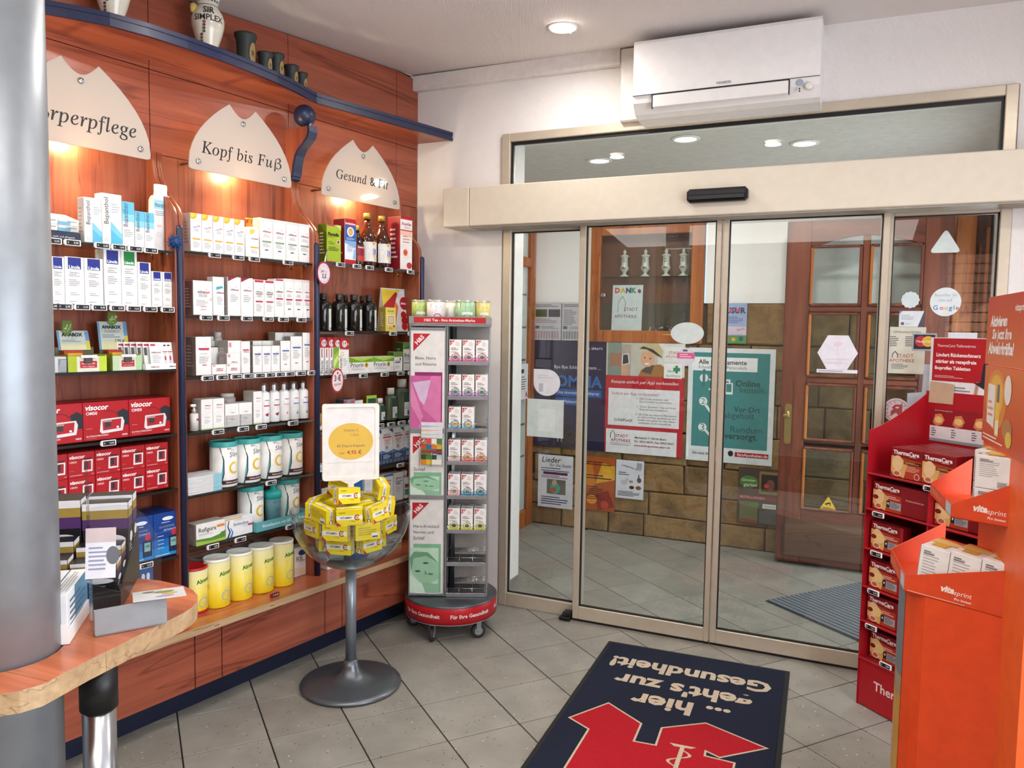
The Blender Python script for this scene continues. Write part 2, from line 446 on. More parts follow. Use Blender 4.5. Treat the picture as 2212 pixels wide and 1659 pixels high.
# walls and ceilings of the shop
m = M(); c = [(-2.6, -6.4), (3.0, -6.4), (3.0, .05), (-2.6, .05)]
m.hull([(x, y, ceil_z(x, y)) for x, y in c], [(x, y, ceil_z(x, y)+.15) for x, y in c], CEIL)
tag(m.obj('ceiling'), 'white woven wallpaper ceiling of the shop', None, None, 'structure')
m = M(); p = [SW(-.05, -.02), SW(6.6, -.02), SW(6.6, -.2), SW(-.05, -.2)]
m.hull(p, [(x, y, 3.05) for x, y, z in p], WALL)
tag(m.obj('wall_left'), 'white wall behind the cherry wood shelving', None, None, 'structure')
wf = struct('wall_front', 'white woven wallpaper wall around the sliding glass door')
m = M(); m.box(-1.25, -.465, .05, .345, 0, 3.1, WALL); m.box(1.895, 3.05, .05, .345, 0, 3.1, WALL)
m.box(-.465, 1.895, .05, .345, 2.59, 3.1, WALL); m.obj('wall_panel', wf)
m = M(); m.box(-.466, -.458, .1, .345, 0, .085, TILE, .001); m.obj('tile', wf)
m = M(); m.box(3.0, 3.1, -6.4, -3.83, 0, 3.1, WALL); m.box(3.0, 3.1, -1.35, .05, 0, 3.1, WALL); m.box(3.0, 3.1, -3.83, -1.35, 0, .7, WALL); m.box(3.0, 3.1, -3.83, -1.35, 2.42, 3.1, WALL)
tag(m.obj('wall_right'), 'white right hand wall with the shop window opening', None, None, 'structure')
m = M(); m.box(-2.7, 3.1, -6.5, -6.4, 0, 3.1, P('#cfc4b8', .7)); tag(m.obj('wall_back'), 'pale wall behind the sales counter', None, None, 'structure')
# window frame of that shop window
w4 = struct('window_4', 'cream framed shop window in the right wall')
m = M()
for y0, y1, z0, z1 in ((-3.83, -3.78, .7, 2.42), (-1.4, -1.35, .7, 2.42), (-3.78, -1.4, .7, .76), (-3.78, -1.4, 2.36, 2.42), (-2.62, -2.57, .76, 2.36)): m.box(3.02, 3.08, y0, y1, z0, z1, CREAM, .004)
m.obj('window_frame', w4)
# slatted display wall in the rear right corner, seen only as a reflection in the right door pane
t = thing('slat_wall', 'peach coloured slatted display wall in the sun behind the viewer', 'display wall', (2.45, -4.15, 0))
for k in range(22):
    m = M(); m.box(-.4, .4, -.02, 0, 0, .08, P('#d9a184', .5), .004); m.obj('slat', t, (0, 0, .35+k*.088))
m = M(); m.box(-.4, .4, .002, .03, .3, 2.3, P('#4a3a34', .6)); m.obj('backing_board', t, (0, -.052, 0))
m = M(); m.box(-.4, -.34, -.05, -.02, 0, .35, P('#4a3a34', .6)); m.box(.34, .4, -.05, -.02, 0, .35, P('#4a3a34', .6)); m.obj('stand_foot', t)

# vestibule: sandstone wall below, plaster above, plaster side walls, own ceiling
wv = struct('wall_back_vestibule', 'sandstone block wall of the vestibule with white plaster above')
m = M(); m.box(-1.15, 2.3, 1.86, 1.95, 0, 1.75, P('#4d3f31', .9)); m.obj('mortar_bed', wv)
m = M(); m.box(-1.15, -.56, 1.83, 1.95, 1.748, 2.75, WALL); m.box(.32, 2.3, 1.83, 1.95, 1.748, 2.75, WALL); m.box(-.56, .32, 1.83, 1.95, 2.33, 2.75, WALL); m.obj('plaster', wv)
rs = random.Random(3)
zc = [0, .165, .345, .56, .80, 1.04, 1.28, 1.455, 1.746]
for k in range(8):
    x = -1.1-rs.uniform(0, .2)
    while x < 2.1:
        L = rs.uniform(.26, .52); x1 = min(x+L, 2.2); x0 = max(x, -1.02)
        spans = [(x0, x1)]
        if zc[k+1] > 1.46:      # the showcase cuts into this course
            spans = [(max(a, lo), min(b, hi)) for a, b in spans for lo, hi in ((-1.02, -.57), (.33, 2.2))]
        for a, b in spans:
            if b-a > .05:
                d = rs.uniform(0, .012); z0, z1 = zc[k]+.004, zc[k+1]-.004
                j = lambda: rs.uniform(-.004, .004)
                f0 = [(a+.004+j(), z0+j()), (b-.004+j(), z0+j()), (b-.004+j(), z1+j()), (a+.004+j(), z1+j())]
                mx, mz = (a+b)/2, (z0+z1)/2
                q = [(mx+(px-mx)*.94, mz+(pz-mz)*.93) for px, pz in f0]
                m = M(); m.hull([(px-mx, 1.87, pz-mz) for px, pz in f0], [(px-mx, 1.838-d, pz-mz) for px, pz in f0], STONE)
                m.hull([(px-mx, 1.8385-d, pz-mz) for px, pz in f0], [(px-mx, 1.83-d, pz-mz) for px, pz in q], STONE)
                m.obj('stone', wv, (mx, 0, mz))
        x += L
m = M(); m.box(-1.15, -1.02, .345, 1.86, 0, 2.75, WALL); tag(m.obj('wall_left_vestibule'), 'white side wall of the vestibule', None, None, 'structure')
m = M(); m.box(2.05, 2.2, .345, .5, 0, 2.75, WALL); m.box(2.05, 2.2, 1.46, 1.86, 0, 2.75, WALL); m.box(2.05, 2.2, .5, 1.46, 2.15, 2.75, WALL); m.box(2.2, 2.26, .5, 1.46, 0, 2.15, P('#6b6660', .8))
tag(m.obj('wall_right_vestibule'), 'street side wall of the vestibule with its doorway', None, None, 'structure')
m = M(); m.box(-1.15, 2.3, .345, 1.95, 2.62, 2.75, P('#d2cfc6', .7)); tag(m.obj('ceiling_vestibule'), 'pale ceiling of the vestibule with round lights', None, None, 'structure')

def downlight(x, y, z, r, label, tilt=None, power=6, col=(1., .96, .9), slope=0.):
    t = thing('ceiling_downlight', label, 'ceiling light', (x, y, z), 0, 'round recessed ceiling lights')
    m = M(); m.lathe([(r*.84, -.004), (r*.9, -.009), (r*1.12, -.006), (r*1.15, 0.), (r*.8, .0)], WHITE, 32, cap=False); m.obj('trim_ring', t)
    m = M(); m.lathe([(r*.83, .0), (r*.83, -.003)], P('#fff6ea', .4, 0, .3, .0, 14.), 28); o = m.obj('bulb_face', t)
    if tilt: o.location = (-.01, 0, -.012); o.rotation_euler = tilt
    lamp('downlight_lamp', 'AREA', (x, y, z-.03), (0, 0, -1), power, col, shape='DISK', size=r*1.6)
    return t
downlight(.04, -.413, ceil_z(.04, -.413)-.001, .062, 'tilted round white spotlight in the shop ceiling beside the air conditioner', (.25, .35, 0), 9)
for n, (x, y) in enumerate(((-.35, -1.65), (.75, -1.6), (-.3, -2.9), (1.0, -2.9), (2.1, -1.5))):
    downlight(x, y, ceil_z(x, y)-.001, .062, 'round white spotlight in the shop ceiling, %s behind the door' % ORD[n], (.1, .2, 0), 10)
for n, (x, y) in enumerate(((-.217, .966), (.402, .6), (1.005, .934))):
    downlight(x, y, 2.619, .07, 'round light in the vestibule ceiling, %s from the left through the transom' % ORD[n], None, 10)

# ---------------- door front
def frame_bars(parent, name, bars, y0, y1, mat=ALU):
    m = M()
    for x0, x1, z0, z1 in bars: m.box(x0, x1, y0, y1, z0, z1, mat, .003)
    return m.obj(name, parent)
def pane(parent, x0, x1, z0, z1, y, mat=None):
    m = M(); m.box(x0, x1, y-.003, y+.003, z0, z1, mat or GLASS); o = m.obj('glass_pane', parent)
    m = M(); g = .007
    for a, b, c, d in ((x0, x0+g, z0, z1), (x1-g, x1, z0, z1), (x0, x1, z0, z0+g), (x0, x1, z1-g, z1)): m.box(a, b, y-.009, y+.009, c, d, BLACK)
    m.obj('gasket', parent); return o
def leaf(name, label, x0, x1, sl, sr):
    s = struct(name, label)
    frame_bars(s, 'door_frame', ((x0, x0+sl, .012, 2.105), (x1-sr, x1, .012, 2.105), (x0+sl, x1-sr, .012, .082), (x0+sl, x1-sr, 2.075, 2.105)), 0, .036)
    pane(s, x0+sl-.002, x1-sr+.002, .08, 2.077, .018)
    m = M(); m.box(x0, x1, .006, .03, .002, .012, BLACK); m.obj('brush_seal', s)
leaf('door_1', 'left sliding glass leaf with cream frame', 0., .714, .034, .026)
leaf('door_2', 'right sliding glass leaf with cream frame', .72, 1.437, .028, .03)
s = struct('window_1', 'narrow fixed glass panel beside the left sliding leaf')
frame_bars(s, 'window_frame', ((-.455, -.408, 0, 2.1), (-.008, .03, 0, 2.1), (-.408, -.008, 0, .074), (-.408, -.008, 2.066, 2.1)), .042, .1)
pane(s, -.41, -.006, .072, 2.068, .07)
s = struct('window_2', 'fixed glass panel beside the right sliding leaf with stickers')
frame_bars(s, 'window_frame', ((1.40, 1.45, 0, 2.1), (1.851, 1.894, 0, 2.1), (1.45, 1.851, 0, .074), (1.45, 1.851, 2.066, 2.1)), .042, .1)
pane(s, 1.448, 1.853, .072, 2.068, .07)
s = struct('window_3', 'long transom window above the door with cream frame')
frame_bars(s, 'window_frame', ((-.462, -.415, 2.28, 2.586), (1.843, 1.89, 2.28, 2.586), (-.415, 1.843, 2.542, 2.586), (-.415, 1.843, 2.28, 2.318)), .028, .1)
m = M()
for a, b, c, d in ((-.418, -.402, 2.316, 2.544), (1.832, 1.846, 2.316, 2.544), (-.402, 1.832, 2.526, 2.544)): m.box(a, b, .045, .06, c, d, BLACK)
m.obj('gasket', s)
m = M(); m.box(-.415, 1.843, .066, .072, 2.318, 2.542, GLASS); m.obj('glass_pane', s)
m = M(); m.box(-.46, 1.895, .045, .1, 2.1, 2.28, CREAM); tag(m.obj('trim_1'), 'cream lintel rail between door and transom', None, None, 'structure')
t = thing('door_operator', 'long cream housing of the sliding door drive above the glass door', 'door drive', (0, 0, 0))
m = M(); m.box(-.576, 2.2, -.13, .04, 2.083, 2.288, CREAM, .004); m.obj('cover', t)
m = M(); m.box(-.733, -.578, -.13, .04, 2.083, 2.288, CREAM, .004); m.obj('end_cover', t)
m = M(); m.box(-.576, 2.2, -.115, .03, 2.076, 2.083, P('#a39a8c', .5)); m.obj('rail', t)
m = M(); m.box(-.136, .136, -.05, .001, -.03, .03, BLACK, .012); m.box(-.125, .125, -.054, -.045, -.022, .0, P('#0a0a0d', .15), .004)
one(m, 'motion_sensor', 'small black motion sensor on the cream door drive housing', 'sensor', (.712, -.13, 2.168))
m = M(); m.box(-.03, .03, -.03, .03, 0, .022, BLACK, .004); m.box(-.012, .03, -.02, .03, .022, .045, BLACK, .003); m.lathe([(.006, .0), (.006, .002)], STEEL, 10, (0, -.021, .033))
one(m, 'floor_guide', 'black floor guide block at the foot of the left sliding leaf', 'door guide', (-.034, .0, .001))

# ---------------- air conditioner, conduit
t = thing('air_conditioner', 'white wall mounted air conditioner above the transom window', 'air conditioner', (.317, .05, 2.55))
pr = [(0, .34), (-.245, .335), (-.252, .32), (-.25, .09), (-.238, .055), (-.2, .012), (-.16, 0), (0, .0)]
m = M(); m.prism([(y, z) for y, z in pr], 0, .815, P('#ebe8e6', .35, 0, .5, .02), 'yz'); m.obj('body', t)
fr = Flat((.0, -.2515, 0), (1, 0, 0), (0, -.008, 1), .8, .3)
m = M(); m.text(fr, 'DAIKIN', .42, .104, '#8c9094', w=.052, bold=.02); m.poly(fr, [(.383, .108), (.392, .108), (.387, .098)], '#8c9094'); m.obj('lettering', t)
m = M(); m.box(.095, .69, -.256, -.246, .026, .082, P('#e6e3e1', .35, 0, .5, .02), .004); m.obj('air_flap', t)
m = M()
for a, b, c, d in ((.091, .095, .022, .086), (.69, .694, .022, .086), (.091, .694, .082, .0845), (.0, .815, .0865, .0875)): m.box(a, b, -.2555, -.24, c, d, '#26262a')
m.obj('flap_gap', t)
m = M(); m.lathe([(.014, 0), (.014, .004)], P('#9aa7b5', .3), 20); o = m.obj('indicator', t, (.735, -.246, .068)); o.rotation_euler = (radians(90), 0, 0)
m = M(); m.lathe([(.017, 0), (.015, .01), (.008, .012)], P('#e0dedc', .35), 20); o = m.obj('sensor_eye', t, (.772, -.244, .05)); o.rotation_euler = (radians(90), 0, 0)
m = M(); m.box(.732, .737, -.2545, -.24, .03, .034, '#333a44'); m.box(.732, .737, -.2545, -.24, .04, .044, '#333a44'); m.obj('status_marks', t)
m = M(); m.box(-.122, 0, -.055, .0, .03, .385, P('#d8d2cb', .4), .006); m.obj('side_duct', t)
m = M(); m.box(-1.03, .19, -.045, 0, 0, .082, P('#ddd7d3', .45), .003)
one(m, 'cable_duct', 'white cable duct along the top of the wall left of the air conditioner', 'cable duct', (.0, .05, 2.865))

# ---------------- vestibule showcases, outer door, ribbed mat
def box_row(parent, n, x0, x1, y, z, cols, r):
    m = M(); x = x0
    while x < x1-.03:
        wd = r.uniform(.03, .07); h = r.uniform(.06, .15); m.box(x, x+wd, y-.03, y+.03, z, z+h, r.choice(cols), .001); x += wd+r.uniform(.002, .03)
    return m
t = thing('wall_showcase', 'orange oak glazed showcase set in the sandstone wall behind the glass door', 'showcase', (-.55, 1.83, 1.456))
m = M()
for a, b, c, d in ((0, .085, 0, .87), (.765, .855, 0, .87), (.085, .765, 0, .09), (.085, .765, .795, .87)): m.box(a, b, -.025, .03, c, d, TEAK, .004)
m.obj('frame', t)
m = M(); m.box(.02, .84, .1, .11, .02, .85, P('#7a4426', .5)); m.box(.02, .03, 0, .1, .02, .85, P('#7a4426', .5)); m.box(.83, .84, 0, .1, .02, .85, P('#7a4426', .5)); m.box(.02, .84, -.01, .1, .04, .088, P('#7a4426', .5)); m.obj('case', t)
m = M(); m.box(.085, .765, .0, .1, .484, .49, SHGL); m.obj('glass_shelf', t)
m = M(); m.box(.085, .765, -.012, -.008, .09, .795, GLASS); m.obj('glass_pane', t)
m = M(); m.box(.095, .13, -.035, -.015, .34, .365, STEEL, .002); m.lathe([(.006, 0), (.006, .004)], BLACK, 10, (.112, -.037, .352)); m.obj('lock', t)
JP = [(.034, 0), (.034, .006), (.014, .02), (.012, .03), (.03, .052), (.034, .068), (.026, .082), (.024, .14), (.026, .145), (.032, .15), (.034, .158), (.02, .163), (.008, .172), (.014, .18), (.012, .192), (.003, .2), (.003, .206)]
for n, (x, tx) in enumerate(((-.3, 'Lini'), (-.14, 'Bell'), (.015, 'Bella'), (.143, 'Scill'))):
    m = M(); m.lathe([(a*1., b) for a, b in JP], P('#d9d2c6', .2, 0, .6), 20)
    fr = Cyl(0, 0, .085, .0255, .06, .055)
    m.text(fr, 'Pil.', .03, .043, '#22222a', h=.009, bold=.02); m.text(fr, tx, .03, .026, '#22222a', h=.008, bold=.02)
    fr = Cyl(0, 0, .05, .034, .06, .03); m.ell(fr, .03, .016, .008, .008, '#b04a56'); m.ell(fr, .018, .014, .005, .005, '#3c6a48'); m.ell(fr, .042, .014, .005, .005, '#3c6a48')
    one(m, 'apothecary_jar', 'slim white lidded apothecary jar, %s from the left in the glazed showcase' % ORD[n], 'jar', (x, 1.885, 1.947), 0, 'apothecary jars in the showcase')
m = M(); m.box(-.115, .115, 0, .002, 0, .34, P('#e2e3e8', .6)); fr = Flat((-.115, 0, 0), (1, 0, 0), (0, 0, 1), .23, .34)
for k, (ch, c) in enumerate(zip('DANKe', ('#d8452e', '#d9c22c', '#2b3470', '#2f8f62', '#8c1f4a'))): m.text(fr, ch, .036+k*.042, .3, c, h=.036, bold=.06)
m.obj
for a, b in (((.045, .14), (.05, .215)), ((.05, .215), (.078, .255)), ((.078, .255), (.103, .21)), ((.103, .21), (.095, .14))):
    dx, dy = b[0]-a[0], b[1]-a[1]; L = sqrt(dx*dx+dy*dy); ex, ey = -dy/L*.0014, dx/L*.0014
    m.poly(fr, [(a[0]-ex, a[1]-ey), (b[0]-ex, b[1]-ey), (b[0]+ex, b[1]+ey), (a[0]+ex, a[1]+ey)], '#2e2e33')
m.text(fr, 'STADT', .145, .158, '#b04438', h=.024); m.text(fr, 'APOTHEKE', .105, .105, '#9c4a58', h=.024)
o = one(m, 'thank_you_sheet', 'white paper with colourful DANKE lettering standing in the showcase', 'sheet', (-.262, 1.84, 1.546), radians(2)); o.rotation_euler.x = radians(-4)
m = M(); m.box(-.12, .12, -.08, .08, 0, .004, P('#cdbf5e', .5)); fr = Flat((-.12, -.08, .004), (1, 0, 0), (0, 1, 0), .24, .16); m.rect(fr, .008, .008, .232, .152, '#2b2a30')
r = random.Random(5)
for k in range(26): m.ell(fr, r.uniform(.03, .21), r.uniform(.04, .12), .008, .008, r.choice(('#b08a74', '#8f3a3a', '#d8d2ca', '#44506a')), 8)
o = one(m, 'team_photo', 'small team photograph leaning at the bottom right of the showcase', 'photo', (.035, 1.86, 1.575), 0); o.rotation_euler = (radians(48), 0, radians(-3))
# tall showcase on the left side wall of the vestibule
t = thing('tall_showcase', 'tall orange wood showcase on the left side wall of the vestibule', 'showcase', (-1.02, 1.1, 0))
m = M()
for a, b, c, d in ((.62, .715, .0, 2.45), (-.72, -.64, .0, 2.45), (-.64, .62, 0, .13), (-.64, .62, 2.02, 2.09), (-.64, .62, 2.36, 2.45)): m.box(-.01, .03, a, b, c, d, TEAK, .004)
m.obj('frame', t)
m = M(); m.box(.003, .006, -.64, .62, .13, 2.36, GLASS); m.obj('glass_pane', t)
m = M(); m.box(-.009, -.004, -.68, .68, .02, 2.42, P('#3a2a22', .6)); m.obj('back_panel', t)
for k, z in enumerate((.55, .8, 1.05, 1.3, 1.55, 1.8)):
    m = M(); m.box(-.003, .0025, -.6, .6, z, z+.015, P('#7d7468', .5)); m.obj('shelf_strip', t)
m = M(); m.box(0, .002, -.085, .085, 0, .27, P('#d8d3d3', .6)); fr = Flat((.002, -.085, 0), (0, 1, 0), (0, 0, 1), .17, .27)
m.lines(fr, .03, .07, .14, .18, 6, '#6d6d74'); m.rect(fr, .04, .2, .09, .23, '#3b3f46'); m.text(fr, 'A', .14, .035, '#b22a3a', h=.04, bold=.05)
one(m, 'notice_sheet', 'white notice sheet hanging on the tall side showcase', 'sheet', (-.985, 1.585, 1.01), 0)
# open outer door of dark oak with arched panes
t = thing('outer_door', 'heavy dark oak outer door with arched glass panes standing open in the vestibule', 'door', (.877, 1.62, .02))
m = M(); m.box(0, .15, -.03, .03, 0, 2.25, OAK, .004); m.box(.8, .955, -.03, .03, 0, 2.25, OAK, .004); m.obj('stile', t)
m = M()
arc = [(.15+.65*k/16, 2.08+.07*sin(pi*k/16)) for k in range(17)]
m.prism([(.15, 2.25), (.8, 2.25)]+arc[::-1], -.03, .03, OAK_H); m.box(.15, .8, -.03, .03, 0, .36, OAK_H, .004); m.box(.15, .8, -.028, .028, .775, .815, OAK_H, .006); m.box(.15, .8, -.028, .028, 1.205, 1.245, OAK_H, .006)if 0 else m.box(.15, .8, -.028, .028, 1.66, 1.70, OAK_H, .006); m.box(.15, .8, -.028, .028, 1.2, 1.24, OAK_H, .006); m.box(.15, .8, -.028, .028, .78, .82, OAK_H, .006); m.obj('rail', t)
m = M(); m.box(.455, .5, -.03, .03, .36, 2.145, OAK, .006); m.obj('mullion', t)
m = M()
for a, b in ((.15, .455), (.5, .8)):
    for c, d in ((.36, .78), (.82, 1.2), (1.24, 1.66), (1.70, 2.09)):
        for q in ((a, a+.018, c, d), (b-.018, b, c, d), (a, b, c, c+.018), (a, b, d-.018, d)): m.box(q[0], q[1], -.042, -.02, q[2], q[3], TEAK if q[1]-q[0] < .02 and q[0] == a else OAK, .006)
m.obj('glazing_bead', t)
for a, b in ((.16, .45), (.505, .795)):
    for c, d in ((.365, .775), (.825, 1.195), (1.245, 1.655), (1.705, 2.11)):
        m = M(); m.box(a, b, -.004, .002, c, d, GLASS); m.obj('glass_pane', t)
m = M(); m.prism(fillet([(.06, .05), (.93, .05), (.93, .29), (.06, .29)], .01), -.058, -.03, OAKW); m.obj('kick_board', t)
m = M(); m.prism(fillet([(.028, .79), (.072, .79), (.072, 1.06), (.028, 1.06)], .02), -.036, -.03, P('#b29a5e', .3, .9)); m.lathe([(.011, 0), (.011, .03)], P('#b29a5e', .3, .9), 12, (.05, -.05, .98)); m.box(.02, .06, -.065, -.05, .97, .99, P('#b29a5e', .3, .9), .006); m.obj('handle_plate', t)
m = M(); P3 = fillet([(-.052, 0), (.052, 0), (0, .09)], .012); m.prism(P3, -.003, 0, P('#d7b02c', .4)); fr = Flat((-.052, -.003, 0), (1, 0, 0), (0, 0, 1), .104, .09)
for a, b in zip(P3, P3[1:]+P3[:1]): pass
m.poly(fr, [(.03, .04), (.06, .052), (.068, .044), (.038, .03)], '#2a2416'); m.rect(fr, .062, .026, .067, .046, '#2a2416'); m.lines(fr, .02, .006, .085, .018, 2, '#3a3216')
one(m, 'camera_warning_sticker', 'yellow triangular video surveillance sticker low on the oak door pane', 'sticker', (1.195, 1.6145, .39))
# the fixed oak jamb beside it
t = thing('door_jamb', 'orange brown oak jamb beside the hinges of the outer door', 'door frame', (1.845, 1.76, 0))
m = M(); m.box(0, .11, -.12, .07, 0, 2.4, TEAK, .006); m.obj('post', t)
m = M(); m.box(.115, .19, -.06, .07, 0, 2.4, OAK, .006); m.box(.13, .145, -.075, -.055, 1.4, 2.1, TEAK, .003); m.box(.165, .185, -.08, -.055, 1.0, 2.2, TEAK, .003); m.obj('rebate_post', t)
# ribbed entrance mat set in the tile grid
t = thing('ribbed_mat', 'dark ribbed scraper mat on the vestibule floor beyond the right leaf', 'mat', (.905, .775, 0), radians(50.65))
m = M(); m.box(0, .86, -.70, 0, .0005, .004, P('#3a3d42', .7)); m.obj('mat_bed', t)
m = M(); m.box(-.012, .012, -.695, -.005, .004, .012, P('#6b7078', .55), .003); rib = m.mesh('rib')
for k in range(24): inst(rib, 'rib', t, (.022+k*.0355, 0, 0))
# posters on the vestibule wall (flat prints pinned to the stone)
def poster(name, label, x0, x1, z0, z1, base, deco, y=1.812, frame=None):
    w_, h_ = x1-x0, z1-z0; m = M(); m.box(0, w_, 0, .003, 0, h_, base); fr = Flat((0, 0, 0), (1, 0, 0), (0, 0, 1), w_, h_)
    m.deco(fr, deco(w_, h_) if callable(deco) else deco)
    return one(m, name, label, 'poster', (x0, y, z0))
RED = '#b41f2b'
poster('poster', 'red and white app ordering poster with a woman in a straw hat', -.402, .19, .622, 1.459, RED, [
    ('r', 0, .70, 1, 1, '#b9b3a8'), ('r', .02, .7, .2, 1, '#7d8a80'), ('r', .2, .7, .32, .98, '#a89a8c'), ('r', .05, .78, .2, .9, '#9c6f58'), ('r', .66, .7, 1, 1, '#d3cec9'),
    ('p', [(.42, .70), (.46, .76), (.56, .80), (.70, .81), (.80, .76), (.84, .70)], '#9a6a34'), ('p', [(.46, .74), (.54, .80), (.62, .80), (.58, .72)], '#54463c'),
    ('e', .535, .855, .088, .1, '#d29c7c'), ('p', [(.4, .94), (.45, .97), (.52, 1.0), (.66, 1.0), (.73, .93), (.72, .86), (.64, .88), (.52, .93)], '#bcab84'), ('p', [(.43, .945), (.52, .94), (.66, .885), (.72, .87), (.71, .88), (.6, .94), (.48, .965)], '#2b2622'),
    ('e', .5, .865, .012, .008, '#3b2a22'), ('e', .57, .858, .012, .008, '#3b2a22'), ('e', .525, .812, .032, .012, '#e9dcd6'), ('r', .2, .70, .28, .80, '#cf9a7c'), ('p', [(.2, .79), (.31, .81), (.29, .9), (.21, .89)], '#d5d2d0'), ('p', [(.215, .80), (.295, .815), (.28, .89), (.22, .885)], '#33343a'),
    ('r', .745, .835, .97, .965, '#dedad6'), ('r', .745, .69, .97, .82, '#e6e4e2'), ('t', 'STADT', .87, .915, .15, '#a23a38'), ('t', 'APOTHEKE', .86, .88, .2, '#a23a38'), ('r', .86, .755, .945, .785, '#2f7f5c'), ('r', .885, .737, .918, .803, '#2f7f5c'), ('t', 'deine', .83, .755, .08, '#2d5a50'), ('t', 'Apotheke', .86, .715, .18, '#6b8a84'),
    ('t', 'Rezepte einfach per App vorbestellen', .5, .645, .86, '#f1e8e6', {'shear': .3}),
    ('r', .04, .25, .95, .585, '#d9d6da'), ('r', .02, .0, .93, .215, '#dcd9de'), ('t', 'Einfach per App vorbestellen!', .39, .54, .6, '#a22a4a'), ('t', 'Cr3GIPLxQf', .24, .3, .24, '#2c2c34', {'bold': .02}),
    ('t', '1. QR-Code scannen und', .61, .50, .4, '#55555c'), ('t', 'App kostenfrei herunterladen.', .65, .475, .42, '#55555c'), ('t', '2. "Deine Apotheke" App auf Ihrem', .66, .43, .5, '#55555c'), ('t', 'Smartphone installieren.', .63, .405, .36, '#55555c'), ('t', '3. QR-Code ein weiteres Mal scannen', .66, .36, .52, '#55555c'), ('t', 'um sich mit Ihrer Apotheke zu ver-', .67, .335, .49, '#55555c'), ('t', 'binden oder geben Sie den neben-', .67, .31, .48, '#55555c'), ('t', 'stehenden Code manuell ein.', .65, .285, .42, '#55555c'),
    ('p', [(.075, .13), (.085, .13), (.085, .17), (.11, .2), (.135, .165), (.135, .13), (.143, .13), (.143, .167), (.11, .207), (.075, .172)], '#3c3c40'),
    ('t', 'STADT', .23, .155, .16, '#a2302f', {'bold': .01}), ('t', 'APOTHEKE', .215, .115, .26, '#a2302f', {'bold': .01}), ('r', .07, .09, .36, .092, '#55555a'), ('t', 'APOTHEKER LUTZ SPARCHE e.K.', .215, .075, .27, '#55555a'),
    ('t', 'Marktplatz 7 | 96106 Ebern', .60, .15, .4, '#2c2c34', {'bold': .01}), ('t', 'Tel.: 09531/8074 | Fax: 09531/5631', .64, .115, .5, '#2c2c34', {'bold': .01}), ('t', 'www.stadt-apotheke-ebern.de', .62, .08, .46, '#a22a3a', {'bold': .01})])
poster('poster', 'dark purple sleep spray poster behind the left leaf', -1.008, -.404, .622, 1.457, '#241a3c', [
    ('t', 'DR. SPRAY\'S', .84, .935, .22, '#cfcbe0', {'bold': .01}), ('t', 'Bye Bye Schlafmonstern ...', .62, .76, .62, '#d9d6e2'), ('t', 'SOMNA', .60, .63, .72, '#2a5ea4', {'bold': .03}),
    ('r', .33, .49, .95, .555, '#1f4f96'), ('t', 'Das innovative Schlafspray', .64, .525, .56, '#cfd6e6'), ('r', .33, .41, .7, .475, '#1f4f96'), ('t', 'mit Melatonin', .5, .442, .3, '#cfd6e6'),
    ('e', .40, .2, .05, .085, '#b9b8c4'), ('r', .37, .06, .38, .14, '#b9b8c4'), ('r', .42, .06, .43, .14, '#b9b8c4'), ('e', .72, .17, .045, .08, '#b9b8c4'), ('r', .70, .04, .71, .12, '#b9b8c4'), ('r', .74, .04, .75, .12, '#b9b8c4')])
poster('poster', 'teal order and pickup poster with numbered steps behind the door mullion', .216, .815, .613, 1.43, '#d4d6d8', [
    ('r', .06, .13, .94, .96, '#2f7c7e'), ('r', .04, .80, .80, .92, '#e2e2e4'), ('t', 'Alle Medikamente', .40, .878, .56, '#22242a', {'bold': .02}), ('t', 'Schnell Sicher Persönlich', .40, .832, .56, '#55585e'),
    ('e', .19, .735, .05, .05, '#d8dcdc'), ('t', '1', .19, .735, .03, '#3c6a6c'), ('e', .19, .53, .05, .05, '#d8dcdc'), ('t', '2', .19, .53, .045, '#3c6a6c'), ('e', .19, .30, .05, .05, '#d8dcdc'), ('t', '3', .19, .30, .045, '#3c6a6c'),
    ('p', [(.25, .73), (.5, .73), (.5, .63), (.25, .63), (.25, .645), (.48, .645), (.48, .715), (.25, .715)], '#d8dcdc'), ('r', .44, .6, .53, .70, '#d8dcdc'), ('r', .455, .62, .515, .69, '#2f7c7e'), ('p', [(.2, .5), (.32, .38), (.33, .40), (.24, .5)], '#d8dcdc'), ('p', [(.2, .28), (.33, .18), (.34, .2), (.24, .28)], '#d8dcdc'),
    ('t', 'Online', .70, .70, .28, '#173f42', {'bold': .02}), ('t', 'bestellt.', .76, .645, .3, '#1d4f52'), ('t', 'Vor Ort', .70, .475, .3, '#173f42', {'bold': .01}), ('t', 'abgeholt.', .62, .42, .36, '#1d4f52'), ('t', 'Rundum', .70, .30, .36, '#1d4f52'), ('t', 'versorgt.', .64, .24, .38, '#173f42', {'bold': .02}),
    ('r', .58, .06, .96, .10, '#a8202c'), ('t', 'IhreApotheken.de', .78, .08, .34, '#f0e4e4', {'bold': .01}), ('e', .53, .085, .03, .035, '#22242a'), ('t', 'Die neue Gesundheit', .25, .07, .34, '#2c3450', {'bold': .01})])
poster('poster', 'white song evening poster headed Lieder low behind the left panel', -.942, -.65, .143, .56, '#cfcdd6', [('t', 'Lieder', .38, .91, .55, '#2a2a32', {'shear': .2, 'bold': .01}), ('t', 'für die Seele', .64, .815, .6, '#2a2a32', {'shear': .2}), ('l', .08, .68, .94, .77, 2, '#5c5c66'), ('r', .15, .63, .85, .68, '#5c1f58'), ('l', .1, .56, .9, .62, 2, '#8a4a5a'), ('r', .26, .26, .8, .54, '#6a665c'), ('e', .5, .38, .14, .16, '#4fa08c'), ('e', .48, .48, .07, .08, '#c79a84'), ('e', .44, .34, .1, .07, '#a8573a'), ('l', .1, .05, .92, .22, 4, '#3c3c68')])
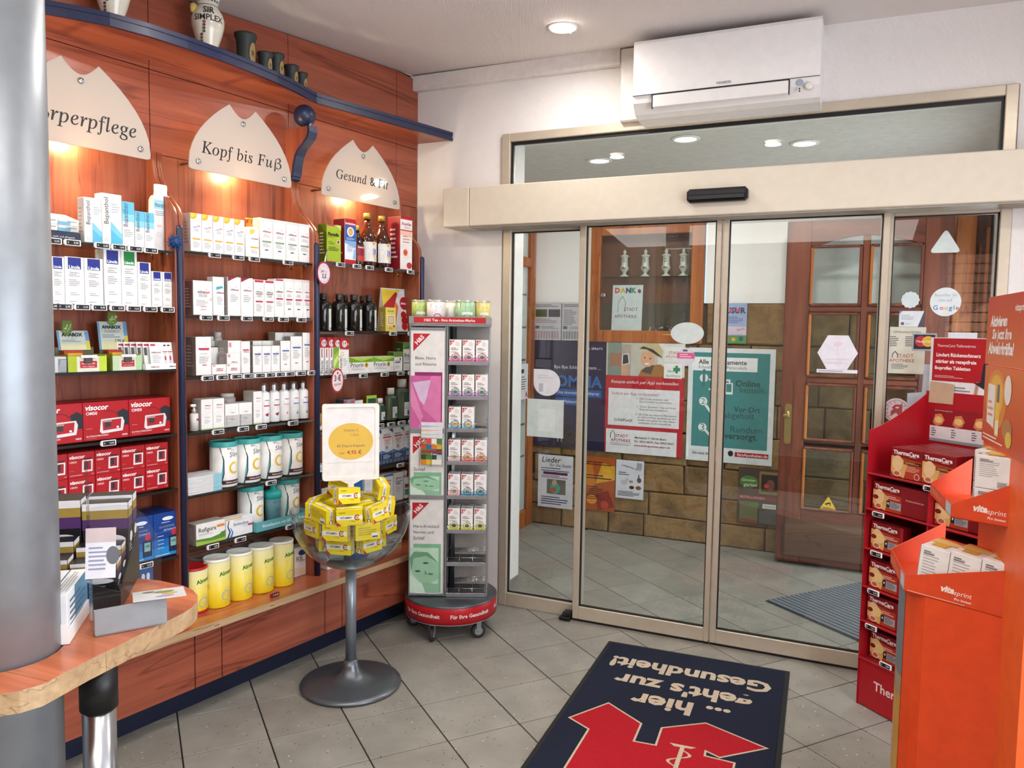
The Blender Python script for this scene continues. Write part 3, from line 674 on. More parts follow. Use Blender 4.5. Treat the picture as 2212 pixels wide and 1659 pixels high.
poster('poster', 'orange and red concert poster low behind the left leaf', -.57, -.312, .16, .575, '#a8501c', [('p', [(0, .2), (.4, .5), (.3, .9), (0, .8)], '#c9771c'), ('p', [(.4, .5), (1, .6), (1, .85), (.6, .9)], '#d29a2a'), ('p', [(.5, .0), (1, .1), (.8, .4), (.4, .3)], '#8a2418'), ('e', .75, .7, .16, .16, '#e0a436'), ('e', .3, .2, .16, .14, '#e0902e'), ('e', .7, .12, .12, .12, '#c0402a'), ('l', .05, .84, .95, .92, 2, '#3a1a10'), ('l', .05, .58, .95, .68, 2, '#3a1a10'), ('l', .05, .2, .7, .46, 7, '#4a2010')])
poster('poster', 'white small animal show poster with drawings low behind the left leaf', -.305, -.09, .278, .57, '#d4d3de', [('t', 'Lokalschau 2019', .55, .82, .7, '#26262c', {'bold': .01, 'rot': -.22}), ('l', .1, .6, .5, .7, 2, '#55555c'), ('r', .75, .8, .93, .95, '#9a9aa4'), ('e', .3, .42, .13, .09, '#b9b8c0'), ('e', .42, .5, .05, .05, '#b9b8c0'), ('e', .84, .5, .08, .09, '#4c4844'), ('p', [(.8, .54), (.81, .64), (.84, .64), (.85, .55)], '#4c4844'), ('e', .55, .45, .08, .05, '#a88a7c'), ('e', .58, .3, .09, .06, '#2e2a2a'), ('e', .82, .3, .1, .07, '#8a4a2c'), ('l', .08, .06, .92, .2, 4, '#3a3a48')])
poster('poster', 'blue and green children party poster behind the right leaf', .44, .612, 1.465, 1.748, '#93a0c4', [('t', 'USUR', .55, .82, .8, '#2a3a5a', {'bold': .04}), ('r', .3, .78, .44, .86, '#c84a4a'), ('r', .6, .78, .72, .86, '#c84a5a'), ('l', .15, .5, .9, .68, 4, '#5a688c'), ('r', 0, .22, 1, .42, '#c9b4c4'), ('r', 0, 0, 1, .2, '#4c8a4a'), ('e', .5, .1, .08, .08, '#d89a3a'), ('e', .8, .12, .09, .1, '#3c4a6a'), ('e', .25, .12, .07, .07, '#c85a4a'), ('t', 'lernt', .78, .36, .3, '#a84a5a', {'rot': .2})])
poster('poster', 'brown vegetable garden poster with green oval logo beside the oak door', .595, .868, .19, .592, '#4a3a32', [('e', .26, .75, .23, .16, '#4e7c34'), ('t', 'Gemüse-', .26, .78, .36, '#e8e6dc', {'shear': .25}), ('t', 'garten', .3, .70, .34, '#e8e6dc', {'shear': .25}), ('r', .52, .55, 1, .95, '#8a6a3a'), ('r', .57, .6, 1, .9, '#2e2622'), ('e', .8, .72, .1, .14, '#7a4438'), ('e', .7, .7, .06, .06, '#c8442e'), ('r', 0, .44, 1, .51, '#8a2430'), ('t', 'BESTELLUNGEN', .36, .475, .6, '#d4b4ac'), ('r', .05, .02, .5, .40, '#6a6a44'), ('r', .05, .02, .5, .08, '#8a3422'), ('e', .42, .36, .12, .06, '#4e7c34'), ('r', .62, .30, .95, .38, '#d8d4d0'), ('r', .55, .03, 1, .26, '#565656'), ('t', 'facebook', .8, .34, .24, '#2a3a5a')])
m = M()
for k in range(2): m.box(-.19+k*.0, .19, 0, .003, 0, .27, '#a8a3a8') if 0 else None
for x0, lab, photos in ((-.998, 'car advert sheet with two photos at the far left of the back wall', 1), (-.766, 'car price list sheet with columns of text on the back wall', 0)):
    poster('advert_sheet', lab, x0, x0+.225, 1.462, 1.752, '#b4aeb4', [('l', .06, .88, .94, .96, 2, '#3a3a42')]+([('r', .05, .62, .48, .82, '#26302c'), ('r', .53, .62, .96, .82, '#20242c'), ('l', .06, .45, .9, .58, 3, '#9a7a7a'), ('r', .05, .3, .2, .38, '#55555c')] if photos else [('l', .06, .4, .55, .82, 9, '#6c6a74'), ('l', .7, .45, .94, .8, 7, '#6c6a74'), ('r', .05, .3, .2, .38, '#55555c')])+[('l', .3, .3, .94, .37, 2, '#7a7880')]+[('r', .05+k*.1, .04, .12+k*.1, .24, '#9a8088' if photos else '#7e7c86') for k in range(9)])
# stickers on the glass
def sticker(name, label, poly, loc, col, deco=None, w_=1., h_=1., th=.001):
    m = M(); m.prism(poly, -th, 0, P(col, .5)); fr = Flat((0, -th, 0), (1, 0, 0), (0, 0, 1), w_, h_)
    if deco: deco(m, fr)
    return one(m, name, label, 'sticker', loc)
circ = lambda rx, rz=None, n=36: [(rx*cos(2*pi*k/n), (rz or rx)*sin(2*pi*k/n)) for k in range(n)]
LEAFY, FIXY = .0148, .0667
drop = [(-.077, .072)]+[(-.0+.077*cos(a), -.0+.072*sin(a)) for a in [pi/2-k*pi*1.5/24 for k in range(25)]]
sticker('drop_sticker', 'white drop shaped sticker on the left fixed panel', drop, (-.194, FIXY, 1.258), '#d3d3da', lambda m, f: (m.lines(f, -.05, .02, .04, .045, 2, '#c0c0c8'), m.rect(f, -.045, -.05, -.02, -.005, '#b0aebb')))
sticker('square_sticker', 'large pale green square sticker on the left fixed panel', [(-.106, -.103), (.106, -.103), (.106, .103), (-.106, .103)], (-.2, FIXY, 1.064), '#c2ccca', lambda m, f: m.rect(f, -.04, -.07, .06, .05, '#cdd5d3'))
m = M(); m.box(-.02, .02, -.012, 0, -.11, .11, P('#a8a4a8', .4, .5), .003); m.lathe([(.004, 0), (.004, .002)], BLACK, 10, (0, -.013, .04)); one(m, 'handle_plate_strip', 'grey metal plate between drop and square sticker on the left panel', 'door plate', (-.19, FIXY-.0012, 1.33)) if 0 else None
sticker('oval_sticker', 'pale oval sticker on the left sliding leaf', circ(.081, .053), (.561, LEAFY, 1.536), '#c3cdcb')
def pk(m, f): m.rect(f, -.043, -.008, .043, .02, '#c85a86'); m.lines(f, -.03, -.004, .03, .016, 2, '#e8c4d2'); m.rect(f, -.015, .026, .008, .036, '#5c6068')
sticker('round_pink_sticker', 'small round sticker with pink band below the oval sticker', circ(.045), (.558, LEAFY, 1.42), '#c4c2cc', pk)
def hexd(m, f):
    m.text(f, 'Gesundheit aus', 0, -.035, '#cdc3cd', w=-.1) if 0 else None
    m.ell(f, 0, .035, .02, .012, '#d5c6cc'); m.rect(f, -.002, -.01, .002, .03, '#d5c6cc'); m.rect(f, -.014, -.014, .014, -.009, '#d5c6cc')
    fb = Flat((0, -.0012, 0), (-1, 0, 0), (0, 0, 1)); fb.n = Vector((0, -1, 0))
    m.text(fb, 'Gesundheit aus', 0, -.032, '#cfc0ca', w=.1); m.text(fb, 'der Apotheke', 0, -.048, '#cfc0ca', w=.09)
sticker('hexagon_sticker', 'white hexagonal pharmacy sticker on the right sliding leaf', [(-.085, -.005), (-.043, .075), (.043, .075), (.085, -.005), (.043, -.08), (-.043, -.08)], (1.244, LEAFY, 1.462), '#d8d4dc', hexd)
sticker('strip_sticker', 'narrow white text strip below the hexagonal sticker', [(-.086, 0), (.086, 0), (.086, .0155), (-.086, .0155)], (1.245, LEAFY, 1.366), '#d6d4dc', lambda m, f: m.lines(f, -.08, .003, .08, .013, 1, '#9a98a4'))
sticker('triangle_sticker', 'pale rounded triangle sticker high on the right fixed panel', fillet([(-.062, -.045), (.062, -.045), (0, .06)], .022), (1.656, FIXY, 1.948), '#c6d0ce')
def goog(m, f):
    m.text(f, 'Besuchen Sie', 0, .03, '#9aa4aa', w=.085); m.text(f, 'uns auf', 0, .008, '#9aa4aa', w=.05)
    x = -.047
    for ch, c, wd in zip('Google', ('#4a72b8', '#c85a50', '#d8b04a', '#4a72b8', '#5aa06a', '#c85a50'), (.026, .0175, .0175, .018, .008, .016)):
        m.text(f, ch, x, -.025, c, h=.02, bold=.01, align='l'); x += wd
sticker('search_sticker', 'round white sticker with coloured lettering Google on the right panel', circ(.06, .0625), (1.668, FIXY, 1.69), '#d3dadd', goog)
sticker('scalloped_sticker', 'small pale sticker with scalloped edge on the right panel', [((.036+.002*cos(k*pi))*cos(2*pi*k/24), (.036+.002*cos(k*pi))*sin(2*pi*k/24)) for k in range(24)], (1.531, FIXY, 1.699), '#c6d2d4')
def card(m, f): m.poly(f, [(0, .07), (.012, .07), (0, .055)], '#3a8cc8'); m.poly(f, [(.075, 0), (.1, 0), (.1, .07), (.098, .07)], '#4a4458'); m.lines(f, .008, .03, .06, .055, 3, '#a0a6b0'); m.rect(f, .008, .008, .02, .02, '#55585e'); m.lines(f, .025, .01, .06, .016, 1, '#a0a6b0')
sticker('info_card', 'small white info card with blue corner on the right panel', [(0, 0), (.1, 0), (.1, .07), (0, .07)], (1.49, FIXY, 1.58), '#d2d8de', card)
def oz(m, f):
    m.text(f, 'ÖFFNUNGSZEITEN', .075, .185, '#33343a', w=.11); m.lines(f, .008, .12, .045, .168, 6, '#55565c'); m.lines(f, .07, .12, .125, .168, 6, '#55565c')
    m.poly(f, [(.02, .07), (.023, .07), (.023, .085), (.032, .096), (.042, .084), (.042, .07), (.045, .07), (.045, .086), (.032, .101), (.02, .087)], '#3c3c40')
    m.text(f, 'STADT', .072, .08, '#b06a50', h=.016); m.text(f, 'APOTHEKE', .06, .058, '#b06a50', h=.014, bold=.01); m.lines(f, .018, .02, .09, .045, 4, '#6a6a70')
sticker('opening_hours_sign', 'cream opening hours sheet on the right panel', [(0, 0), (.15, 0), (.15, .208), (0, .208)], (1.449, FIXY, 1.371), '#cfccbc', oz)
def mcd(m, f): m.rect(f, .006, .006, .089, .07, '#1c1e2c'); m.ell(f, .034, .04, .024, .024, '#b8283a'); m.ell(f, .062, .04, .024, .024, '#d8a83a'); m.text(f, 'MasterCard', .048, .04, '#e6e2e2', w=.066, bold=.01, shear=.2)
sticker('card_sticker', 'credit card sticker with red and yellow discs on the right panel', [(0, 0), (.095, 0), (.095, .076), (0, .076)], (1.547, FIXY-.002, 1.476), '#a6acb2', mcd)
def visa(m, f): m.rect(f, .0, .05, .11, .076, '#d0d6da'); m.text(f, 'VISA', .055, .034, '#27305c', w=.075, bold=.03, shear=.25); m.rect(f, 0, 0, .11, .012, '#c89a3a')
sticker('card_sticker', 'white credit card sticker with blue lettering above the red display', [(0, 0), (.11, 0), (.11, .08), (0, .08)], (1.685, FIXY, 1.477), '#d6dade', visa)
def ask(m, f):
    m.ell(f, 0, 0, .047, .047, '#c04a52', ring=.002)
    m.poly(f, [(-.022, -.028), (.0, -.01), (.012, -.028), (.024, -.028), (.024, .026), (-.005, .026), (-.018, .012), (-.012, .004), (-.022, -.004)], '#b04a50'); m.ell(f, .004, .012, .008, .004, '#e2d4d4')
    for k, ch in enumerate('FRAGEN BERATEN '):
        a = -2.4-k*2*pi/15; m.text(f, ch, .038*cos(a), .038*sin(a), '#b04a50', h=.01, rot=a-pi/2) if ch != ' ' else None
sticker('round_pharmacy_sticker', 'round white sticker with red pharmacy emblem behind the red display', circ(.054), (1.497, FIXY, 1.205), '#d6ced2', ask)

# ------------------------------------------------------------------ the cherry wood shelving wall
def sh_thing(name, label, cat, group=None): return thing(name, label, cat, (CO[0], CO[1], 0), A_SH, group)
BAYU = {1: (2.285, 1.606), 2: (1.606, .918), 3: (.918, .178)}
ZS = {1: [1.823, 1.603, 1.368, 1.114, .897, .627], 2: [1.829, 1.576, 1.332, 1.108, .854, .634], 3: [1.843, 1.516, 1.305, 1.042, .816, .60]}
BEN = .36
SIDE = [(0, BEN+.001), (.185, BEN+.001), (.187, 1.93), (.182, 1.965), (.165, 1.995), (.131, 2.028), (.086, 2.073), (.055, 2.12), (.043, 2.17), (.044, 2.22), (0, 2.22)]
BAYN = {1: 'Körperpflege', 2: 'Kopf', 3: 'Gesund'}
def bay(b, label):
    u0, u1 = BAYU[b]; t = sh_thing('shelf_unit', label, 'shelf unit', 'cherry wood shelf units')
    m = M(); m.box(-u0+.001, -u1-.001, .0, .016, BEN+.001, 2.221, CH_V); m.obj('back_panel', t)
    for x in (-u0+.001, -u1-.021):
        m = M(); m.prism([(-d, z) for d, z in SIDE], x, x+.0195, CH_V, 'yz', True); m.obj('side_panel', t)
    for k, z in enumerate(ZS[b]):
        m = M(); m.box(-u0+.022, -u1-.022, -.185, -.002, z-.008, z, SHGL, .001); m.obj('glass_shelf', t)
        m = M(); m.box(-u0+.022, -u1-.022, -.1865, -.1853, z-.0085, z+.0005, P('#1c2422', .25)); m.obj('shelf_edge', t)
        m = M()
        for x in (-u0+.029, -u1-.029):
            for y in (-.15, -.04): m.lathe([(.005, -.012), (.006, -.009), (.006, -.0085)], CHROME, 8, (x, y, z))
        m.obj('shelf_pin', t)
    m = M(); m.lathe([(.013, 0), (.013, 1.552), (.010, 1.562), (.0, 1.566)], NAVY, 16, (0, 0, 0)); m.obj('blue_post', t, (-u1, -.19, BEN+.001))
    return t
bay(1, 'cherry wood shelf bay under the Körperpflege sign'); bay(2, 'cherry wood shelf bay under the Kopf bis Fuß sign'); bay(3, 'cherry wood shelf bay under the Gesund & Fit sign')
t = sh_thing('wall_cladding', 'cherry wood wall cladding above and beside the shelf bays', 'cladding')
ed = [3.0, 2.285, 1.6055, .918, .178, .002]
for a, b in zip(ed, ed[1:]):
    xa, xb = -a+.0015, -b-.0015
    pa, pb = SW(a, 0), SW(b, 0)
    m = M(); za, zb = ceil_z(*pa[:2])-.008, ceil_z(*pb[:2])-.008-(.02 if b < .1 else 0)
    m.hull([(xa, 0, 2.55), (xb, 0, 2.55), (xb, .016, 2.55), (xa, .016, 2.55)], [(xa, 0, za), (xb, 0, zb), (xb, .016, zb), (xa, .016, za)], CH_H); m.obj('upper_panel', t)
    m = M(); m.box(xa, xb, 0, .016, 2.224, 2.547, CH_H, .001); m.obj('fascia_panel', t)
m = M(); m.box(-3.0, -.002, .0165, .02, .3, 2.95, P('#2a1712', .7)); m.obj('joint_backing', t)
m = M(); m.box(-.177, -.002, 0, .016, .3, 2.221, CH_V); m.obj('end_panel', t)
m = M(); m.box(-3.0, -2.287, 0, .016, .3, 2.221, CH_V); m.obj('end_panel', t)
# bench: worktop and base cabinet
t = sh_thing('bench_top', 'cherry worktop with beech front edge running under the shelf bays', 'worktop')
def hz(x): return -.178*x          # the wall end of the long boards is cut to the front wall
m = M(); m.hull([(-3.0, -.305, .336), (-.062, -.305, .336), (-.008, -.001, .336), (-3.0, -.001, .336)], [(-3.0, -.305, .36), (-.062, -.305, .36), (-.008, -.001, .36), (-3.0, -.001, .36)], CH_T); m.obj('board', t)
m = M(); m.hull([(-3.0, -.315, .335), (-.064, -.315, .335), (-.062, -.305, .335), (-3.0, -.305, .335)], [(-3.0, -.315, .3605), (-.064, -.315, .3605), (-.062, -.305, .3605), (-3.0, -.305, .3605)], EDGE); m.obj('front_edge', t)
m = M()
for u in (1.55, 1.28, .78, .52): m.box(-u-.012, -u+.012, -.3157, -.315, .347, .349, '#4a3a28')
m.obj('edge_mark', t)
t = sh_thing('base_cabinet', 'low cherry base cabinet with navy plinth under the bench', 'cabinet')
js = [3.0, 2.42, 2.3, 1.639, 1.518, .972, .865, .399, .3, .07]
for a, b in zip(js, js[1:]):
    m = M(); m.box(-a+.002, -b-.002, -.30, -.284, .118, .333, CH_H, .001); m.obj('front_panel', t)
m = M(); m.box(-3.0, -.07, -.283, -.02, .118, .334, P('#1a0e0b', .8)); m.obj('carcass', t)
m = M(); m.box(-3.0, -.05, -.202, -.02, 0, .117, P('#141a33', .45)); m.obj('plinth', t)
# cornice shelf
t = sh_thing('cornice_shelf', 'curved cherry cornice shelf with navy edge high above the bays', 'shelf')
pf = [(-.035, .219), (.3, .188), (.835, .128), (.861, .127), (.885, .134), (1.019, .176), (1.15, .208), (1.3, .232), (1.45, .246), (1.6, .25), (1.75, .243), (1.88, .218), (2.0, .165), (2.12, .1), (2.3, .02)]
m = M(); m.prism([(-u, -d+.006) for u, d in pf]+[(-2.3, -.001), (-.0, -.001)], 2.583, 2.62, CH_H, 'xy'); m.obj('board', t)
m = M()
for k in range(len(pf)-1):
    (u0, d0), (u1, d1) = pf[k], pf[k+1]
    for z0, z1, e in ((2.58, 2.594, .006), (2.594, 2.610, .002), (2.610, 2.626, .006)):
        m.hull([(-u0, -d0-e, z0), (-u0, -d0+.008, z0), (-u1, -d1+.008, z0), (-u1, -d1-e, z0)][::-1], [(-u0, -d0-e, z1), (-u0, -d0+.008, z1), (-u1, -d1+.008, z1), (-u1, -d1-e, z1)][::-1], NAVY)
m.obj('navy_edge', t)
t = sh_thing('shelf_bracket', 'curved navy faced bracket with ball holding up the cornice shelf', 'bracket')
cv = [(.155, 2.458), (.158, 2.43), (.148, 2.405), (.12, 2.38), (.09, 2.36), (.068, 2.33), (.055, 2.29), (.05, 2.255), (.045, 2.24)]
m = M(); m.prism([(0, 2.458)]+[(-d, z) for d, z in cv]+[(0, 2.232)], -.936, -.90, CH_V, 'yz'); m.obj('board', t)
m = M()
for (d0, z0), (d1, z1) in zip(cv, cv[1:]):
    m.hull([(-.942, -d0-.014, z0), (-.894, -d0-.014, z0), (-.894, -d0+.001, z0), (-.942, -d0+.001, z0)][::-1], [(-.942, -d1-.014, z1), (-.894, -d1-.014, z1), (-.894, -d1+.001, z1), (-.942, -d1+.001, z1)][::-1], NAVY)
m.box(-.942, -.894, -.06, -.0, 2.22, 2.242, NAVY, .006); m.obj('navy_front', t)
m = M(); m.lathe([(.0505*sin(pi*k/18), -.0505*cos(pi*k/18)) for k in range(19)], NAVY, 28, cap=False); m.obj('ball', t, (-.918, -.113, 2.51))

# signs
def sign(b, uc, w_, label, words, tz, tw):
    t = sh_thing('sign', label, 'sign', 'frosted dome signs'); h = w_/2
    out = [(-h, 2.168), (h, 2.168)]
    R = [(h, 2.168)]+[(h*(1-.0*k), 0) for k in ()]
    side = []
    for k in range(9):
        q = k/8; side.append((h*(.985-.735*q**1.75), 2.185+.277*q**.86))
    notch = [(h*.25-(h*.5)*k/12, 2.462-.046*sin(pi*k/12)) for k in range(1, 12)]
    pts = fillet([(-h+.0, 2.168), (h, 2.168)], [.03, .03]) if 0 else [(-h+.02, 2.166), (h-.02, 2.166), (h-.006, 2.17)]
    poly = pts+side+notch+[(-x, z) for x, z in side[::-1]]+[(-h+.006, 2.17)]
    m = M(); m.prism([(x-uc, z) for x, z in poly], -.124, -.119, FROST); m.obj('plate', t)
    for x, z in ((0, 2.394), (-h+.045, 2.2), (h-.045, 2.2)):
        m = M(); m.lathe([(.011, 0), (.011, .004), (.009, .006), (0, .006)], STEEL, 16); m.lathe([(.005, -.118), (.005, -.006)], P('#8a5a44', .4), 8)
        o = m.obj('standoff_screw', t, (x-uc, -.1242, z)); o.rotation_euler = (radians(90), 0, 0)
    m = M(); fr = Flat((-uc, -.1242, tz), (1, 0, 0), (0, 0, 1), 1, 1)
    m.text(fr, serif(words), 0, 0, '#17181c', w=tw, bold=.006, shear=-.1, space=1.06)
    if 'ö' in words: pass
    m.obj('lettering', t)
    x, y, z = SW(uc, .045, 2.195)
    lamp('sign_lamp', 'POINT', (x, y, z), (0, 0, -1), 4.5, (1., .88, .55), shadow_soft_size=.02)
    x, y, z = SW(uc, .06, 2.235)
    lamp('sign_lamp', 'SPOT', SW(uc, .07, 2.19), (SNx*.25, SNy*.25, -1), 14, (1., .82, .52), spot_size=radians(115), spot_blend=.7, shadow_soft_size=.03)
    return t
sign(1, 1.935, .52, 'frosted dome sign lettered Körperpflege above the bay beside the column', 'Körperpflege', 2.262, .40)
sign(2, 1.262, .52, 'frosted dome sign lettered Kopf bis Fuß above the middle bay', 'Kopf bis Fuß', 2.262, .40)
sign(3, .555, .55, 'frosted dome sign lettered Gesund & Fit above the bay at the corner', 'Gesund & Fit', 2.28, .36)

# ornaments on the cornice shelf
def jar(u, d, s, label, words):
    t = thing('faience_jar', label, 'jar', SW(u, d, 2.621), A_SH-radians(30))
    pr = [(.035, 0), (.038, .004), (.034, .016), (.04, .04), (.058, .09), (.072, .14), (.074, .17), (.066, .2), (.05, .222), (.046, .235), (.05, .262), (.056, .27), (.054, .275), (.046, .272)]
    m = M(); m.lathe([(a*s, z*s) for a, z in pr], P('#d8d2c2', .15, 0, .6), 32); m.obj('body', t)
    fr = Cyl(0, 0, .15*s, .0735*s, .2*s, .1*s, -.15); m = M()
    m.text(fr, words[0], .11*s, .045*s, '#24242a', h=.026*s, bold=.02); m.text(fr, words[1], .11*s, .012*s, '#24242a', h=.026*s, bold=.02) if words[1] else None
    m.obj('lettering', t)
    m = M(); r = random.Random(2)
    for k in range(9):
        z = .035+.013*k; rad = .04+(.033*min(1, (z-.035)/.1)); f2 = Cyl(0, 0, z*s, (rad+.002)*s, .2*s, .02, -.75+.05*k if k < 5 else -.45+.02*k)
        m.ell(f2, .1*s, 0, .007*s, .007*s, r.choice(('#8a3a4c', '#6b2f44', '#3c5a44', '#a8566a')), 8)
    for k in range(7):
        f2 = Cyl(0, 0, .25*s, .049*s, .2*s, .02, -.9+.3*k); m.ell(f2, .1*s, 0, .005*s, .006*s, r.choice(('#8a3a4c', '#3c5a44', '#3a3f6a')), 8)
    m.tube([(.0475*s*cos(2*pi*k/24), .0475*s*sin(2*pi*k/24), .229*s) for k in range(24)], .0016*s, '#23262c', 5, True); m.obj('painted_flowers', t)
    m = M(); m.lathe([(.002, -.02), (.012, -.016), (.015, 0), (.013, .014), (.003, .02)], P('#cdb25e', .3), 12, sy=.6); m.obj('lion_mask', t, (-.062*s, -.02*s, .21*s))
    return t
jar(1.425, .125, .86, 'large white faience jar painted with roses and lettered SIR SIMPLEX', ('SIR', 'SIMPLEX'))
jar(1.80, .10, .82, 'smaller white faience jar with roses near the column on the cornice', ('Pil.', 'drast'))
for n, (u, d, h, rr) in enumerate(((1.242, .12, .15, .046), (1.15, .13, .098, .034), (1.08, .12, .115, .034), (1.045, .045, .135, .034), (.965, .08, .105, .034), (.893, .065, .095, .028))):
    t = thing('stoneware_mortar', 'dark stoneware pot with pale oval label, %s from the big jar on the cornice' % ORD[n], 'pot', SW(u, d, 2.621), A_SH-radians(20), 'dark stoneware pots')
    m = M(); m.lathe([(rr*.86, 0), (rr*.8, h*.5), (rr*.84, h*.8), (rr, h*.93), (rr*1.03, h), (rr*.88, h), (rr*.8, h*.6)], P('#2c3230', .55), 22); m.obj('body', t)
    fr = Cyl(0, 0, h*.45, rr*.86, rr*1.6, h*.4); m = M(); m.ell(fr, rr*.8+rr*.5, 0, rr*.42, h*.3, P('#9a8050', .6)); m.text(fr, 'R', rr*1.3, 0, '#3a2f20', h=h*.16); m.obj('paper_label', t)

